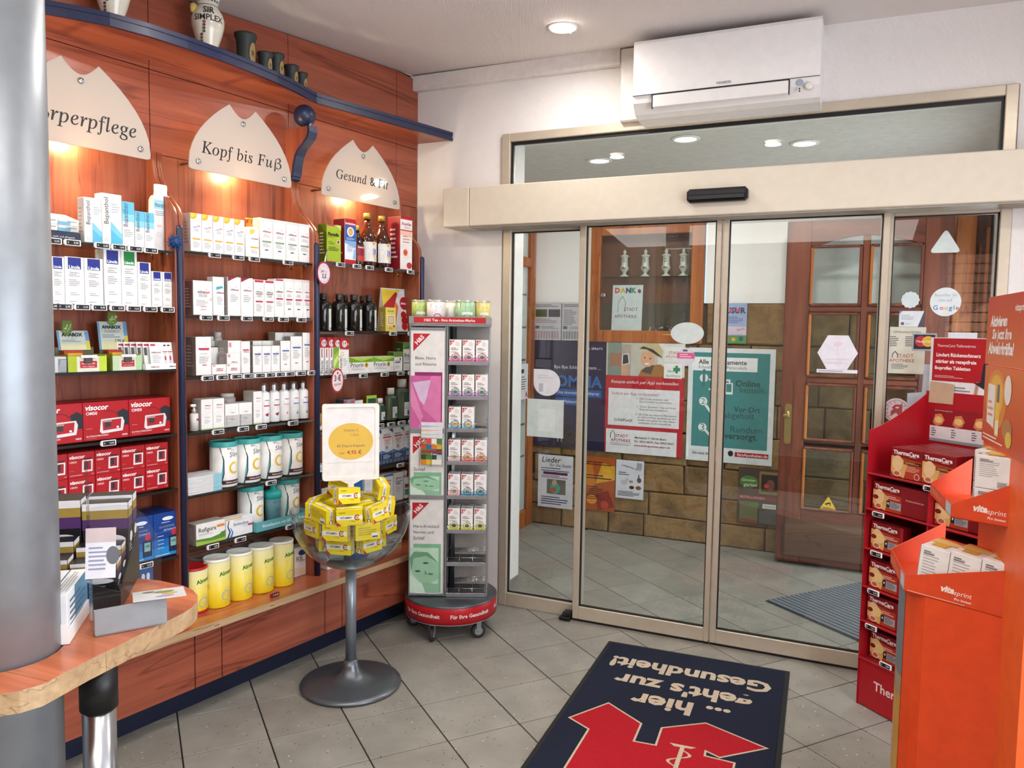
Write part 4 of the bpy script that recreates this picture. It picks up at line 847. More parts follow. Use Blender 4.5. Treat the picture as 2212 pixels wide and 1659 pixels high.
# ------------------------------------------------------------------ goods on the shelves
# (kind, style, bay, shelf, u, depth of front face, base height, width, height, depth)
PROD=[
('box','bepl',1,1,1.9217,0.165,1.827,0.0674,0.1571,0.045),
('box','bepl',1,1,1.8583,0.17,1.827,0.0722,0.1803,0.05),
('box','beps',1,1,1.7953,0.165,1.827,0.0454,0.1616,0.04),
('box','beps',1,1,1.7519,0.165,1.827,0.0368,0.1328,0.035),
('box','beps',1,1,1.7135,0.165,1.827,0.0368,0.1328,0.035),
('tube','tube',1,1,1.6306,0.12,1.827,0.0937,0.2548,0.05),
('box','lin0',1,2,2.0834,0.165,1.607,0.0179,0.1283,0.05),
('box','linh',1,2,2.0488,0.165,1.607,0.0439,0.1601,0.05),
('box','lins',1,2,1.9927,0.165,1.607,0.0654,0.1641,0.05),
('box','lins',1,2,1.9258,0.165,1.607,0.0654,0.1641,0.05),
('box','linm',1,2,1.8582,0.165,1.607,0.0628,0.2019,0.06),
('box','ling',1,2,1.7953,0.165,1.607,0.06,0.2025,0.055),
('box','linb',1,2,1.7376,0.165,1.607,0.0525,0.1658,0.05),
('box','linc',1,2,1.6875,0.165,1.607,0.0428,0.135,0.04),
('box','linc',1,2,1.6431,0.165,1.607,0.0428,0.135,0.04),
('box','om50',1,4,2.0613,0.165,1.118,0.1667,0.1395,0.13),
('box','om50',1,4,1.8932,0.165,1.118,0.1667,0.1395,0.13),
('box','om50',1,4,1.725,0.165,1.118,0.1667,0.1395,0.13),
('box','hm50',1,5,2.0801,0.165,0.901,0.0933,0.09,0.1),
('box','hm50',1,5,1.9853,0.165,0.901,0.0933,0.09,0.1),
('box','hm50',1,5,1.8905,0.165,0.901,0.0933,0.09,0.1),
('box','hm50',1,5,1.7957,0.165,0.901,0.0933,0.09,0.1),
('box','hm50',1,5,1.701,0.165,0.901,0.0933,0.09,0.1),
('box','glu',1,6,1.9909,0.165,0.631,0.1068,0.1725,0.12),
('box','glu',1,6,1.8826,0.165,0.631,0.1068,0.1725,0.12),
('box','glu',1,6,1.7743,0.165,0.631,0.1068,0.1725,0.12),
('box','glu',1,6,1.666,0.165,0.631,0.1068,0.1725,0.12),
('box','sebk',2,1,1.518,0.165,1.833,0.0493,0.1507,0.06),
('box','sebk',2,1,1.4672,0.165,1.833,0.0493,0.1507,0.06),
('box','sebk',2,1,1.4163,0.165,1.833,0.0493,0.1507,0.06),
('box','sebk',2,1,1.3655,0.165,1.833,0.0493,0.1507,0.06),
('box','sebk',2,1,1.3147,0.165,1.833,0.0493,0.1507,0.06),
('pump','pumpo',2,1,1.2517,0.165,1.833,0.0688,0.1285,0.05),
('box','sebe',2,1,1.1776,0.165,1.833,0.0687,0.1728,0.05),
('box','sebe',2,1,1.1075,0.165,1.833,0.0687,0.1728,0.05),
('box','sebe',2,1,1.0373,0.165,1.833,0.0687,0.1728,0.05),
('box','sebe',2,1,0.9671,0.165,1.833,0.0687,0.1728,0.05),
('box','sebi',2,2,1.4913,0.165,1.58,0.0873,0.1384,0.07),
('box','sebt',2,2,1.4121,0.155,1.58,0.053,0.1588,0.04),
('box','sebs',2,2,1.3444,0.165,1.58,0.0626,0.1626,0.06),
('box','sebs',2,2,1.2804,0.165,1.58,0.0626,0.1626,0.06),
('box','sebf',2,2,1.2191,0.165,1.58,0.0532,0.1588,0.05),
('box','sebf',2,2,1.1644,0.165,1.58,0.0532,0.1588,0.05),
('box','sebg',2,2,1.1105,0.165,1.58,0.0515,0.1687,0.05),
('box','sebh',2,2,1.0567,0.165,1.58,0.0515,0.1727,0.05),
('box','sebh',2,2,1.0038,0.165,1.58,0.0515,0.1727,0.05),
('box','sebh',2,2,0.9508,0.165,1.58,0.0515,0.1727,0.05),
('box','seba',2,3,1.4918,0.165,1.336,0.0696,0.1563,0.08),
('box','sebc',2,3,1.4212,0.165,1.336,0.0671,0.0421,0.05),
('box','sebc',2,3,1.3526,0.165,1.336,0.0671,0.0421,0.05),
('box','sebc',2,3,1.3469,0.16,1.336,0.0644,0.0876,0.06),
('box','sebc',2,3,1.3373,0.155,1.336,0.0646,0.1401,0.07),
('box','sebr',2,3,1.2895,0.165,1.336,0.0436,0.137,0.05),
('box','sebl',2,3,1.2297,0.165,1.336,0.0469,0.1173,0.05),
('box','sebl',2,3,1.1813,0.165,1.336,0.0469,0.1173,0.05),
('box','sebl',2,3,1.1329,0.165,1.336,0.0469,0.1173,0.05),
('box','sebb',2,3,1.0786,0.165,1.336,0.0546,0.1385,0.05),
('box','sebb',2,3,1.0161,0.165,1.336,0.0655,0.1587,0.05),
('box','sebb',2,3,0.9531,0.165,1.336,0.0533,0.1755,0.05),
('box','sebl',2,3,1.1835,0.105,1.336,0.0479,0.1375,0.05),
('box','sebl',2,3,1.1341,0.105,1.336,0.0479,0.1375,0.05),
('box','sebl',2,3,1.0847,0.105,1.336,0.0479,0.1375,0.05),
('box','sebb',2,3,1.0565,0.1,1.336,0.0503,0.175,0.05),
('box','sebb',2,3,1.0046,0.1,1.336,0.0503,0.175,0.05),
('box','sebb',2,3,0.9528,0.1,1.336,0.0503,0.175,0.05),
('serum','serum',2,4,1.5283,0.165,1.112,0.036,0.1073,0.04),
('box','sebp',2,4,1.4796,0.165,1.112,0.0531,0.1252,0.06),
('box','sebp',2,4,1.425,0.165,1.112,0.0531,0.1252,0.06),
('box','sebq',2,4,1.3618,0.165,1.112,0.0663,0.0508,0.06),
('box','sebq',2,4,1.294,0.165,1.112,0.0663,0.0508,0.06),
('box','sebq',2,4,1.3611,0.165,1.112,0.0662,0.0983,0.06),
('box','sebq',2,4,1.2934,0.165,1.112,0.0662,0.0983,0.06),
('box','sebp',2,4,1.2304,0.165,1.112,0.0441,0.1427,0.07),
('spray','spray',2,4,1.18,0.165,1.112,0.0536,0.1795,0.05),
('spray','spray',2,4,1.1249,0.165,1.112,0.0536,0.1795,0.05),
('spray','spray',2,4,1.0698,0.165,1.112,0.0536,0.1795,0.05),
('spray','spray',2,4,1.0147,0.165,1.112,0.0536,0.1795,0.05),
('spray','spray',2,4,0.9596,0.165,1.112,0.0536,0.1795,0.05),
('can','slim',2,5,1.3696,0.17,0.858,0.117,0.1916,0.085),
('can','slim',2,5,1.2511,0.17,0.858,0.117,0.1916,0.085),
('can','slim',2,5,1.1326,0.17,0.858,0.117,0.1916,0.085),
('can','slim',2,5,1.0141,0.17,0.858,0.117,0.1916,0.085),
('box','refi',2,6,1.4722,0.17,0.638,0.1366,0.0892,0.06),
('box','form',2,6,1.3308,0.165,0.638,0.134,0.082,0.05),
('can','slim',2,6,1.2124,0.14,0.638,0.117,0.1938,0.085),
('shaker','shaker',2,6,1.1039,0.14,0.638,0.0884,0.1744,0.07),
('can','slim',2,6,1.0082,0.14,0.638,0.1223,0.192,0.085),
('can','almr',2,7,1.5329,0.19,0.36,0.1099,0.1913,0.09),
('can','alm',2,7,1.4329,0.2,0.36,0.1112,0.2055,0.09),
('can','alm',2,7,1.3202,0.2,0.36,0.1112,0.2055,0.09),
('can','alm',2,7,1.2074,0.2,0.36,0.1112,0.2055,0.09),
('can','alm',2,7,1.0947,0.2,0.36,0.1112,0.2055,0.09),
('can','almb',2,7,1.426,0.085,0.36,0.1161,0.1898,0.09),
('can','almb',2,7,1.3252,0.09,0.36,0.1118,0.1896,0.09),
('can','almb',2,7,1.2119,0.09,0.36,0.1118,0.1896,0.09),
('can','almb',2,7,1.0986,0.09,0.36,0.1118,0.1896,0.09),
('box','rr1',2,7,0.9568,0.13,0.36,0.0977,0.1382,0.06),
('box','flor',3,1,0.7878,0.165,1.847,0.0895,0.1787,0.06),
('box','roth',3,1,0.6807,0.165,1.847,0.0734,0.2171,0.08),
('bottle','jsm',3,1,0.5871,0.15,1.847,0.0781,0.1982,0.05),
('bottle','jbig',3,1,0.5043,0.15,1.847,0.1038,0.2724,0.07),
('bottle','jbig',3,1,0.399,0.15,1.847,0.1038,0.2724,0.07),
('box','rosa',3,1,0.2767,0.165,1.847,0.093,0.2789,0.09),
('bottle','dark',3,2,0.8225,0.165,1.52,0.0825,0.1828,0.05),
('bottle','dark',3,2,0.7196,0.165,1.52,0.0838,0.1845,0.05),
('bottle','dark',3,2,0.6193,0.165,1.52,0.0887,0.1863,0.05),
('bottle','dark',3,2,0.5155,0.165,1.52,0.084,0.187,0.05),
('bottle','dark',3,2,0.6154,0.09,1.52,0.0595,0.1855,0.05),
('bottle','dark',3,2,0.4988,0.09,1.52,0.0626,0.1858,0.05),
('box','yelb',3,2,0.3935,0.165,1.52,0.0769,0.1252,0.05),
('pouch','pouch',3,2,0.2527,0.11,1.52,0.2757,0.234,0.05),
('box','priv',3,3,0.7457,0.17,1.309,0.1008,0.1334,0.03),
('box','prih',3,3,0.6094,0.165,1.309,0.1591,0.0824,0.05),
('box','prih',3,3,0.4488,0.165,1.309,0.1591,0.0824,0.05),
('box','pris',3,3,0.3344,0.165,1.309,0.0639,0.1041,0.05),
('box','prib',3,3,0.2192,0.15,1.309,0.1208,0.1535,0.06),
('box','hed',3,4,0.6527,0.13,1.046,0.076,0.133,0.06),
('tube','gtub',3,4,0.5805,0.13,1.046,0.0611,0.1212,0.04),
('tube','ltub',3,4,0.4855,0.13,1.046,0.0704,0.1402,0.04),
('fbottle','fsp',3,4,0.4268,0.14,1.046,0.0584,0.123,0.04),
('fbottle','fsp',3,4,0.3388,0.14,1.046,0.0773,0.1724,0.05),
('fbottle','fsp',3,4,0.2432,0.14,1.046,0.0992,0.2157,0.055),
('box','ekz',3,5,0.49,0.15,0.82,0.0859,0.1891,0.06),
('box','ekz',3,5,0.4026,0.15,0.82,0.0859,0.1891,0.06),
('box','ekz',3,5,0.3152,0.15,0.82,0.0859,0.1891,0.06),
('box','ekz',3,5,0.2278,0.15,0.82,0.0859,0.1891,0.06),
('box','blu2',3,6,0.604,0.14,0.604,0.0589,0.1585,0.06),
('box','wsm',3,6,0.5282,0.14,0.604,0.0564,0.1596,0.06),
('box','wcor',3,6,0.4571,0.14,0.604,0.0719,0.1503,0.06),
('box','geh',3,6,0.3814,0.14,0.604,0.0719,0.1537,0.06),
('box','geh2',3,6,0.304,0.14,0.604,0.0752,0.1539,0.06),
('spray','foam',3,6,0.2265,0.14,0.604,0.064,0.1527,0.05),
('pump','pumpw',3,6,0.7225,0.13,0.604,0.0763,0.1695,0.05),
('box','dblu',3,6,0.637,0.11,0.604,0.0452,0.1567,0.05),
('tube','tubw',3,6,0.8062,0.14,0.604,0.0617,0.1506,0.04),
('box','bx1',3,7,0.7978,0.17,0.36,0.0813,0.0958,0.06),
('box','bx2',3,7,0.6747,0.12,0.36,0.0589,0.0516,0.06),
('box','bx2',3,7,0.6143,0.12,0.36,0.0589,0.0516,0.06),
('box','bx3',3,7,0.5188,0.12,0.36,0.0524,0.0294,0.06),
('box','bx2',3,7,0.4247,0.12,0.36,0.1131,0.0429,0.06),
('box','bx2',3,7,0.3101,0.12,0.36,0.1131,0.0429,0.06)]
TAGS=[(1,1,2.0723,1.823),(1,1,2.0092,1.823),(1,1,1.9068,1.823),(1,1,1.8471,1.823),(1,1,1.7849,1.823),(1,1,1.7247,1.823),(1,2,2.0861,1.603),(1,2,2.042,1.603),(1,2,1.9821,1.603),(1,2,1.9223,1.603),(1,2,1.8572,1.603),(1,2,1.7959,1.603),(1,2,1.7307,1.603),(1,2,1.6602,1.603),(1,4,1.9005,1.114),(1,5,1.9115,0.897),(1,6,1.7662,0.627),(2,1,1.452,1.829),(2,1,1.3404,1.829),(2,1,1.2609,1.829),(2,1,1.0823,1.829),(2,2,1.4946,1.576),(2,2,1.4145,1.576),(2,2,1.301,1.576),(2,2,1.1913,1.576),(2,2,1.11,1.576),(2,2,1.0081,1.576),(2,3,1.4917,1.332),(2,3,1.4233,1.332),(2,3,1.3563,1.332),(2,3,1.2957,1.332),(2,3,1.2374,1.332),(2,3,1.182,1.332),(2,3,1.129,1.332),(2,3,1.0746,1.332),(2,3,1.0133,1.332),(2,3,0.9463,1.332),(2,4,1.4463,1.108),(2,4,1.325,1.108),(2,4,1.2332,1.108),(2,4,1.0589,1.108),(2,5,1.1827,0.854),(2,6,1.4773,0.634),(2,6,1.3444,0.634),(2,6,1.0761,0.634),(3,1,0.7685,1.843),(3,1,0.6617,1.843),(3,1,0.5746,1.843),(3,1,0.4367,1.843),(3,1,0.2704,1.843),(3,2,0.7108,1.516),(3,2,0.4029,1.516),(3,2,0.2613,1.516),(3,3,0.7622,1.305),(3,3,0.6168,1.305),(3,3,0.4645,1.305),(3,3,0.3436,1.305),(3,3,0.2588,1.305),(3,4,0.4973,1.042),(3,4,0.4141,1.042),(3,4,0.3347,1.042),(3,4,0.2517,1.042),(3,5,0.3428,0.816)]

INK = '#44484e'; CR = '#b8264a'
def seb(bar=None, t1='', t2='', by=.5, corner=None, l=(.18, .28, .82, .42, 3)):
    d = []
    if corner: d += corner
    d += [('t', 'seba', .40, .68, .36, '#54595f', {'bold': .02}), ('t', 'med', .70, .672, .28, '#c4304e', {'bold': .03}), ('l', .6, .735, .76, .775, 2, '#d99aa4')]
    if t1: d.append(('t', t1, .5, .585, .4, '#8a8d92'))
    if t2: d.append(('t', t2, .5, .545, .46, '#8a8d92'))
    if bar: d.append(('r', .16, by-.02, .86, by+.02, bar))
    d.append(('l', *l, '#a9acb0')); return d
def lino(col='#1f2a84', name=' ', nc='#3c3f46', big=1.):
    return [('r', .16, .74, .84, .985, col), ('t', 'Linola', .5, .785, .58, '#f0f0f4', {'bold': .03}), ('t', name, .5, .67, .5, nc), ('l', .2, .58, .8, .64, 2, '#8a8d92'), ('l', .2, .38, .8, .53, 4, '#9a9da2'), ('l', .25, .18, .75, .26, 2, '#a9acb0'), ('l', .2, .045, .8, .065, 1, '#7c7f86')]
DRED = '#a8141e'
def visor(model):
    return [('t', 'visocor', .30, .86, .5, '#f2e8e8', {'bold': .03, 'shear': .2}), ('t', model, .18, .71, .24, '#f2e4e4', {'bold': .02}),
        ('p', [(.74, .70), (.88, .78), (1., .70), (1., .34), (.8, .36)], '#23232c'), ('a', .55, .5, .22, '#5a1018', .015, .5, 2.),
        ('p', [(.38, .54), (.86, .56), (.90, .44), (.86, .2), (.40, .16), (.35, .22)], '#d8d4d6'), ('p', [(.41, .50), (.83, .52), (.81, .27), (.42, .24)], '#a81a24'), ('r', .46, .32, .6, .46, '#3a3434'), ('r', .72, .28, .77, .33, '#e6e0e0'), ('t', 'visocor', .52, .485, .2, '#e8dcdc'),
        ('t', 'BLUTDRUCKMESSGERÄT', .30, .12, .48, '#e8d2d0', {'bold': .02}), ('l', .06, .05, .4, .08, 1, '#c86a6a'), ('l', .06, .3, .26, .33, 1, '#d88a8a'), ('t', 'ORDE', .9, .09, .12, '#f0e4e4', {'bold': .03})]
def visoh():
    return [('t', 'visocor', .34, .83, .58, '#f2e8e8', {'bold': .03, 'shear': .2}), ('t', 'HM50', .19, .63, .26, '#e8bcbc', {'bold': .02}), ('r', .6, .68, .88, .76, '#5c1018'), ('p', [(.52, .68), (.92, .68), (.90, .2), (.50, .2)], '#d8d4d6'), ('p', [(.58, .63), (.86, .63), (.85, .27), (.57, .27)], '#9a1822'), ('r', .6, .34, .74, .6, '#2c2a34'), ('r', .68, .22, .73, .26, '#f2ecec'), ('t', 'BLUTDRUCKMESSGERÄT', .29, .1, .46, '#e8d2d0', {'bold': .02}), ('t', 'ORDE', .9, .1, .1, '#f0e4e4'), ('l', .06, .27, .26, .3, 1, '#d88a8a')]
tea_ = None
ST = {}
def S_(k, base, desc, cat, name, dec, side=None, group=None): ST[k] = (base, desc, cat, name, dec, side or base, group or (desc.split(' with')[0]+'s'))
W0 = '#e9e7e5'
S_('bepl', W0, 'tall white carton with blue lower corner', 'carton', 'cream_carton', [('p', [(.42, 0), (1, 0), (1, .22), (.42, .46)], '#7cc4dc'), ('p', [(.42, 0), (1, 0), (1, .1), (.42, .3)], '#58b2d2'), ('v', 'Bepanthol', .2, .66, .52, '#24262c'), ('l', .48, .62, .9, .82, 4, '#b2b5ba'), ('o', .2, .09, .09, .09, '#9aa0a6', .015), ('r', .405, 0, .415, 1, '#d3d3d5')])
S_('beps', '#e9e9ea', 'small carton with light blue top', 'carton', 'ointment_carton', [('r', 0, .55, 1, 1, '#8ccbe0'), ('r', 0, .72, 1, 1, '#66b9d8'), ('v', 'Bepanthen', .24, .70, .52, '#20304c'), ('r', .42, .42, .45, .96, '#2a4060'), ('l', .12, .2, .88, .38, 4, '#a4a8ae'), ('o', .2, .07, .09, .09, '#9aa0a6', .015)])
S_('tube', '#e6e8ea', 'large white tube with blue label', 'tube', 'display_tube', [('r', .06, .62, .94, .76, '#9fd2e2'), ('t', 'Bepanthen', .5, .69, .74, '#1f3a60', {'bold': .01}), ('r', .14, .655, .86, .662, '#2a4a70'), ('l', .12, .52, .8, .6, 3, '#8a98a6'), ('e', .74, .42, .16, .16, '#2a8ec2'), ('o', .3, .24, .1, .1, '#9aa0a6', .012), ('e', .3, .37, .13, .05, '#dfc0bc')])
S_('lin0', W0, 'narrow white carton with blue square half hidden by the column', 'carton', 'lotion_carton', lino())
S_('linh', W0, 'white hand cream carton with blue square and hand outline', 'carton', 'lotion_carton', lino('#1f2a84', 'Hand')+[('o', .5, .32, .18, .22, '#b0b3b8', .02)])
S_('lins', W0, 'white shampoo carton with large blue square', 'carton', 'lotion_carton', lino('#1f2a84', 'Shampoo'))
S_('linm', W0, 'tall white body milk carton with blue square', 'carton', 'lotion_carton', lino('#1f2a84', 'Hautmilch'))
S_('ling', W0, 'tall white body milk carton with green square', 'carton', 'lotion_carton', lino('#14803a', 'Hautmilch'))
S_('linb', W0, 'white balm carton with blue square, medium height', 'carton', 'lotion_carton', lino('#1f2a84', 'Schutz-Balsam'))
S_('linc', W0, 'small white balm carton with blue square', 'carton', 'lotion_carton', lino('#1f2a84', 'Schutz-Balsam'))
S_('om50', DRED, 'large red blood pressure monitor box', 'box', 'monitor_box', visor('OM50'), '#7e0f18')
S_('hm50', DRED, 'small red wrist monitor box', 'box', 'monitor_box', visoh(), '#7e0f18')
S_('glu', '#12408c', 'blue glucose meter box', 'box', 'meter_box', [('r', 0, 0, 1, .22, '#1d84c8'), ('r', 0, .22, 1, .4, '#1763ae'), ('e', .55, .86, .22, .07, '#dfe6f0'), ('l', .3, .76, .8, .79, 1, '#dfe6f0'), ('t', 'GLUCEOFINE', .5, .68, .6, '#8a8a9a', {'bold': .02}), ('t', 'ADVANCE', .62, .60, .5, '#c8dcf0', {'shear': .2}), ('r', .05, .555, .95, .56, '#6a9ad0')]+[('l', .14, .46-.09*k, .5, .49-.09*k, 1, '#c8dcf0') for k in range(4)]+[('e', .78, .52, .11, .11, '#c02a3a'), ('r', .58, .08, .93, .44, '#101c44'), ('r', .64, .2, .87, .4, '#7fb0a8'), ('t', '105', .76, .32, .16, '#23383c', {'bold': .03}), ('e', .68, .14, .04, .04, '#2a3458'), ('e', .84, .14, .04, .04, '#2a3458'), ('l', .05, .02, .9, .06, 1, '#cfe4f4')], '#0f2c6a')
fruit = [('p', [(0, 1), (.62, 1), (.55, .9), (.4, .85), (.2, .83), (0, .86)], '#e2b53a'), ('p', [(0, 1), (.45, 1), (.36, .93), (.15, .89), (0, .9)], '#ecc95c')]
S_('sebk', W0, 'white baby cream carton with orange slice corner', 'carton', 'cream_carton', [d if d[0] != 't' or d[1] != 'seba' else ('t', 'seba', .40, .64, .36, '#7f9ccc', {'bold': .02}) for d in seb('#e0a83c', 'WUND', 'CREME', .33, fruit, (.2, .1, .85, .26, 4))])
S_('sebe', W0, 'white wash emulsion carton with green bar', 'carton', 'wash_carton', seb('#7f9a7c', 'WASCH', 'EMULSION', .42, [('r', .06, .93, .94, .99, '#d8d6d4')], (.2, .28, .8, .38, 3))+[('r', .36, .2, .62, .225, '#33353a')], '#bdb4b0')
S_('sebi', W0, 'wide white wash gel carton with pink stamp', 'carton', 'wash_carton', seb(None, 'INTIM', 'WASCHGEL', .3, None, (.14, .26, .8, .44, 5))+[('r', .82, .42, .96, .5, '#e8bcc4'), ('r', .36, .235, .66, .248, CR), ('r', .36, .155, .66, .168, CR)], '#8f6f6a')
S_('sebt', W0, 'slim white carton with turquoise flash', 'carton', 'wash_carton', [('p', [(.3, .66), (.9, .72), (.84, .77), (.3, .74)], '#3aa6b8'), ('t', 'seba', .5, .6, .4, '#54595f', {'bold': .02}), ('t', 'med', .8, .592, .3, '#c4304e', {'bold': .03}), ('l', .35, .28, .9, .5, 5, '#b0b4b8')])
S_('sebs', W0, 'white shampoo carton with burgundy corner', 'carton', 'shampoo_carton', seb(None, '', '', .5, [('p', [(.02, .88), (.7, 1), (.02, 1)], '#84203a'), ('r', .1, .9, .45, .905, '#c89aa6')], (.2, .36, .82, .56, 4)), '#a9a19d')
S_('sebf', W0, 'white foot cream carton with crimson top and bar', 'carton', 'cream_carton', seb(CR, 'FUSS', 'CREME', .41, [('r', .08, .93, .92, .985, CR), ('r', .16, .605, .86, .635, '#7f8a78')], (.2, .14, .82, .34, 5)))
S_('sebg', W0, 'white hand cream carton with green and crimson bars', 'carton', 'cream_carton', seb(CR, 'HAND', 'CREME', .48, [('r', .1, .95, .9, .99, CR), ('r', .16, .64, .86, .67, '#8fa084')]))
S_('sebh', W0, 'white hand cream carton with black mark', 'carton', 'cream_carton', seb(CR, 'HAND', 'CREME', .46, [('r', .04, .93, .96, .995, '#dbd7d6')], (.2, .32, .82, .42, 3))+[('r', .36, .2, .66, .225, '#33353a')])
S_('seba', W0, 'wide white anti-aging lotion carton with crimson bar', 'carton', 'lotion_carton', seb(CR, '', '', .69, [('t', 'LOTION', .5, .56, .42, '#8a8d92')], (.2, .3, .84, .5, 4))+[('t', 'Q10', .76, .48, .2, '#d88a78'), ('r', .4, .25, .68, .28, '#c86a7c')], '#8f807c')
S_('sebc', W0, 'small white cream cube with crimson line', 'carton', 'cream_box', [('t', 'seba', .46, .58, .28, '#54595f', {'bold': .02}), ('t', 'med', .68, .57, .2, '#c4304e', {'bold': .03}), ('r', .3, .36, .78, .43, CR), ('r', .06, .8, .24, .94, '#d88a98')], '#a39b98')
S_('sebr', W0, 'narrow white eye cream carton', 'carton', 'cream_carton', seb(CR, '', '', .73, None, (.2, .3, .85, .5, 4)))
S_('sebl', W0, 'short white carton with blue bar', 'carton', 'cream_carton', seb('#4470b4', '', '', .70, [('l', .2, .3, .8, .55, 5, '#a4a8ae')], (.2, .56, .8, .64, 1)), '#8d8480')
S_('sebb', W0, 'white cleanser carton with blue bar', 'carton', 'wash_carton', seb('#4470b4', '', '', .68, [('l', .2, .36, .84, .56, 4, '#a9acb0')], (.2, .56, .8, .62, 1))+[('r', .36, .22, .62, .25, '#c86a7c')], '#8d8480')
S_('sebp', W0, 'white serum carton with red script line', 'carton', 'serum_carton', [('t', 'seba', .44, .80, .3, '#54595f', {'bold': .02}), ('t', 'med', .7, .792, .24, '#c4304e', {'bold': .03}), ('t', 'PROF!', .56, .70, .44, '#c8828a'), ('t', 'VITAL', .5, .40, .5, '#9a9da2'), ('l', .24, .2, .8, .34, 4, '#b4b6ba'), ('r', 0, 0, 1, .04, '#a9c08a')], '#b9b2ae')
S_('sebq', W0, 'small white cream box', 'carton', 'cream_box', [('t', 'seba', .5, .62, .16, '#54595f', {'bold': .02}), ('t', 'med', .64, .61, .12, '#c4304e', {'bold': .03}), ('l', .2, .32, .8, .42, 1, '#b0b3b8')], '#c2bcb8')
S_('refi', '#e6e5e2', 'white slimming capsule box with green hill', 'box', 'capsule_box', [('p', [(0, 0), (1, 0), (1, .48), (.8, .34), (.5, .26), (0, .30)], '#5d8a34'), ('p', [(0, 0), (1, 0), (1, .14), (.5, .12), (0, .2)], '#9cbc52'), ('t', 'Refigura', .38, .70, .6, '#3c4046', {'bold': .01}), ('r', .70, .68, .97, .80, '#e08a3c'), ('l', .08, .44, .6, .54, 2, '#a4a8ae'), ('o', .88, .32, .07, .07, '#3a7a34', .02)], '#a8a39e')
S_('form', '#e6e6ea', 'white slimming tablet box with blue waves', 'box', 'tablet_box', [('r', 0, .93, .6, 1, '#dcb24a'), ('p', [(.03, 0), (.12, .3), (.05, .6), (.1, .9), (.13, .9), (.09, .6), (.17, .3), (.1, 0)], '#27345c'), ('p', [(.13, 0), (.22, .25), (.15, .5), (.18, .5), (.27, .25), (.22, 0)], '#3a86c0'), ('t', 'formoline', .56, .64, .56, '#4a5a7a', {'bold': .01}), ('t', 'L112', .72, .48, .16, '#7a8490'), ('r', .82, .44, .99, .54, '#b83a6a'), ('l', .3, .84, .75, .9, 2, '#a9acb0')])
S_('rr1', W0, 'white milk care box with blue oval logo beside the post', 'box', 'care_box', [('e', .5, .80, .26, .14, '#27407e'), ('t', 'RR.1', .42, .6, .6, '#44484e'), ('l', .35, .48, .8, .53, 1, '#9a9da2'), ('p', [(0, .05), (1, .05), (1, .33), (.6, .24), (0, .34)], '#e6cfae')])
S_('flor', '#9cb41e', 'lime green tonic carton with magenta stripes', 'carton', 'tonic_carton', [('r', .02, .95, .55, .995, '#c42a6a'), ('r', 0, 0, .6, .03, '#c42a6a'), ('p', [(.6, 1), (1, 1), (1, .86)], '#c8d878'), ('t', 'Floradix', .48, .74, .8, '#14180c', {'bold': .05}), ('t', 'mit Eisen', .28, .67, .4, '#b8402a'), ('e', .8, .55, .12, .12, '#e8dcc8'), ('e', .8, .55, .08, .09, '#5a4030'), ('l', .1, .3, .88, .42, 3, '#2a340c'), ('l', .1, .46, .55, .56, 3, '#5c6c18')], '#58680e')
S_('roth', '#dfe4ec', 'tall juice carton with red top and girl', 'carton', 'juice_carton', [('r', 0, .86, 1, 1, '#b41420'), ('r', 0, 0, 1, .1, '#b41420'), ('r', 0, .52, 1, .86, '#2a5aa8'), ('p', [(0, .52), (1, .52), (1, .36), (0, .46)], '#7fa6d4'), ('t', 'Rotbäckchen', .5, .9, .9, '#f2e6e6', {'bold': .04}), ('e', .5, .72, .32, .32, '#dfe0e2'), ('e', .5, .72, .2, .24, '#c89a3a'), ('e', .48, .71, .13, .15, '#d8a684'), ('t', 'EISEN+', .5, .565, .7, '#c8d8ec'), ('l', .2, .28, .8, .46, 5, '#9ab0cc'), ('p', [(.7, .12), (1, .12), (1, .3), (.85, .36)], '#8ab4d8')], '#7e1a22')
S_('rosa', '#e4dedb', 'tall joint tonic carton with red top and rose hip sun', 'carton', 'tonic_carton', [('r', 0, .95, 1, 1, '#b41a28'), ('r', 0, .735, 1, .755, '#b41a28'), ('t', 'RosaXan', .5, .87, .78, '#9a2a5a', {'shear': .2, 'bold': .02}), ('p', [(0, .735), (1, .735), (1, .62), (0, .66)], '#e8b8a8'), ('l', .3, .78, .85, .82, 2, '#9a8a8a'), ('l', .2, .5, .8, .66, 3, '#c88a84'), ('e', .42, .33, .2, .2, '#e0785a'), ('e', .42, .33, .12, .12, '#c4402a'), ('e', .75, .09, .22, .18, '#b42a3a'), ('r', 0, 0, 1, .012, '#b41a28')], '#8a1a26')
S_('yelb', '#dcc65a', 'small yellow herbal tonic carton with framed picture', 'carton', 'tonic_carton', [('r', .1, .26, .9, .7, '#e6d9a8'), ('r', .22, .32, .78, .64, '#b48a5a'), ('r', .27, .35, .73, .61, '#dcc8a0'), ('t', 'Grüner', .5, .86, .66, '#5a4a1c', {'shear': .3}), ('e', .8, .22, .09, .09, '#a82a2a'), ('l', .3, .1, .7, .18, 2, '#8a7a2a')], '#a8923a')
S_('priv', W0, 'upright white hair capsule box with green wave', 'box', 'capsule_box', [('r', 0, 0, .34, 1, '#8fb82e'), ('p', [(0, .2), (.34, .6), (.34, .8), (0, .5)], '#c4dc7c'), ('p', [(0, .7), (.34, .9), (.34, 1), (0, 1)], '#6ea024'), ('v', 'Priorin', .46, .34, .52, '#3a3e44', {'bold': .01}), ('o', .56, .75, .1, .1, '#d8b84a', .03), ('a', .4, .75, .16, '#3a4a2a', .02, 3.2, 5.5), ('l', .62, .3, .9, .6, 4, '#a9acb0')], '#bdb2ac')
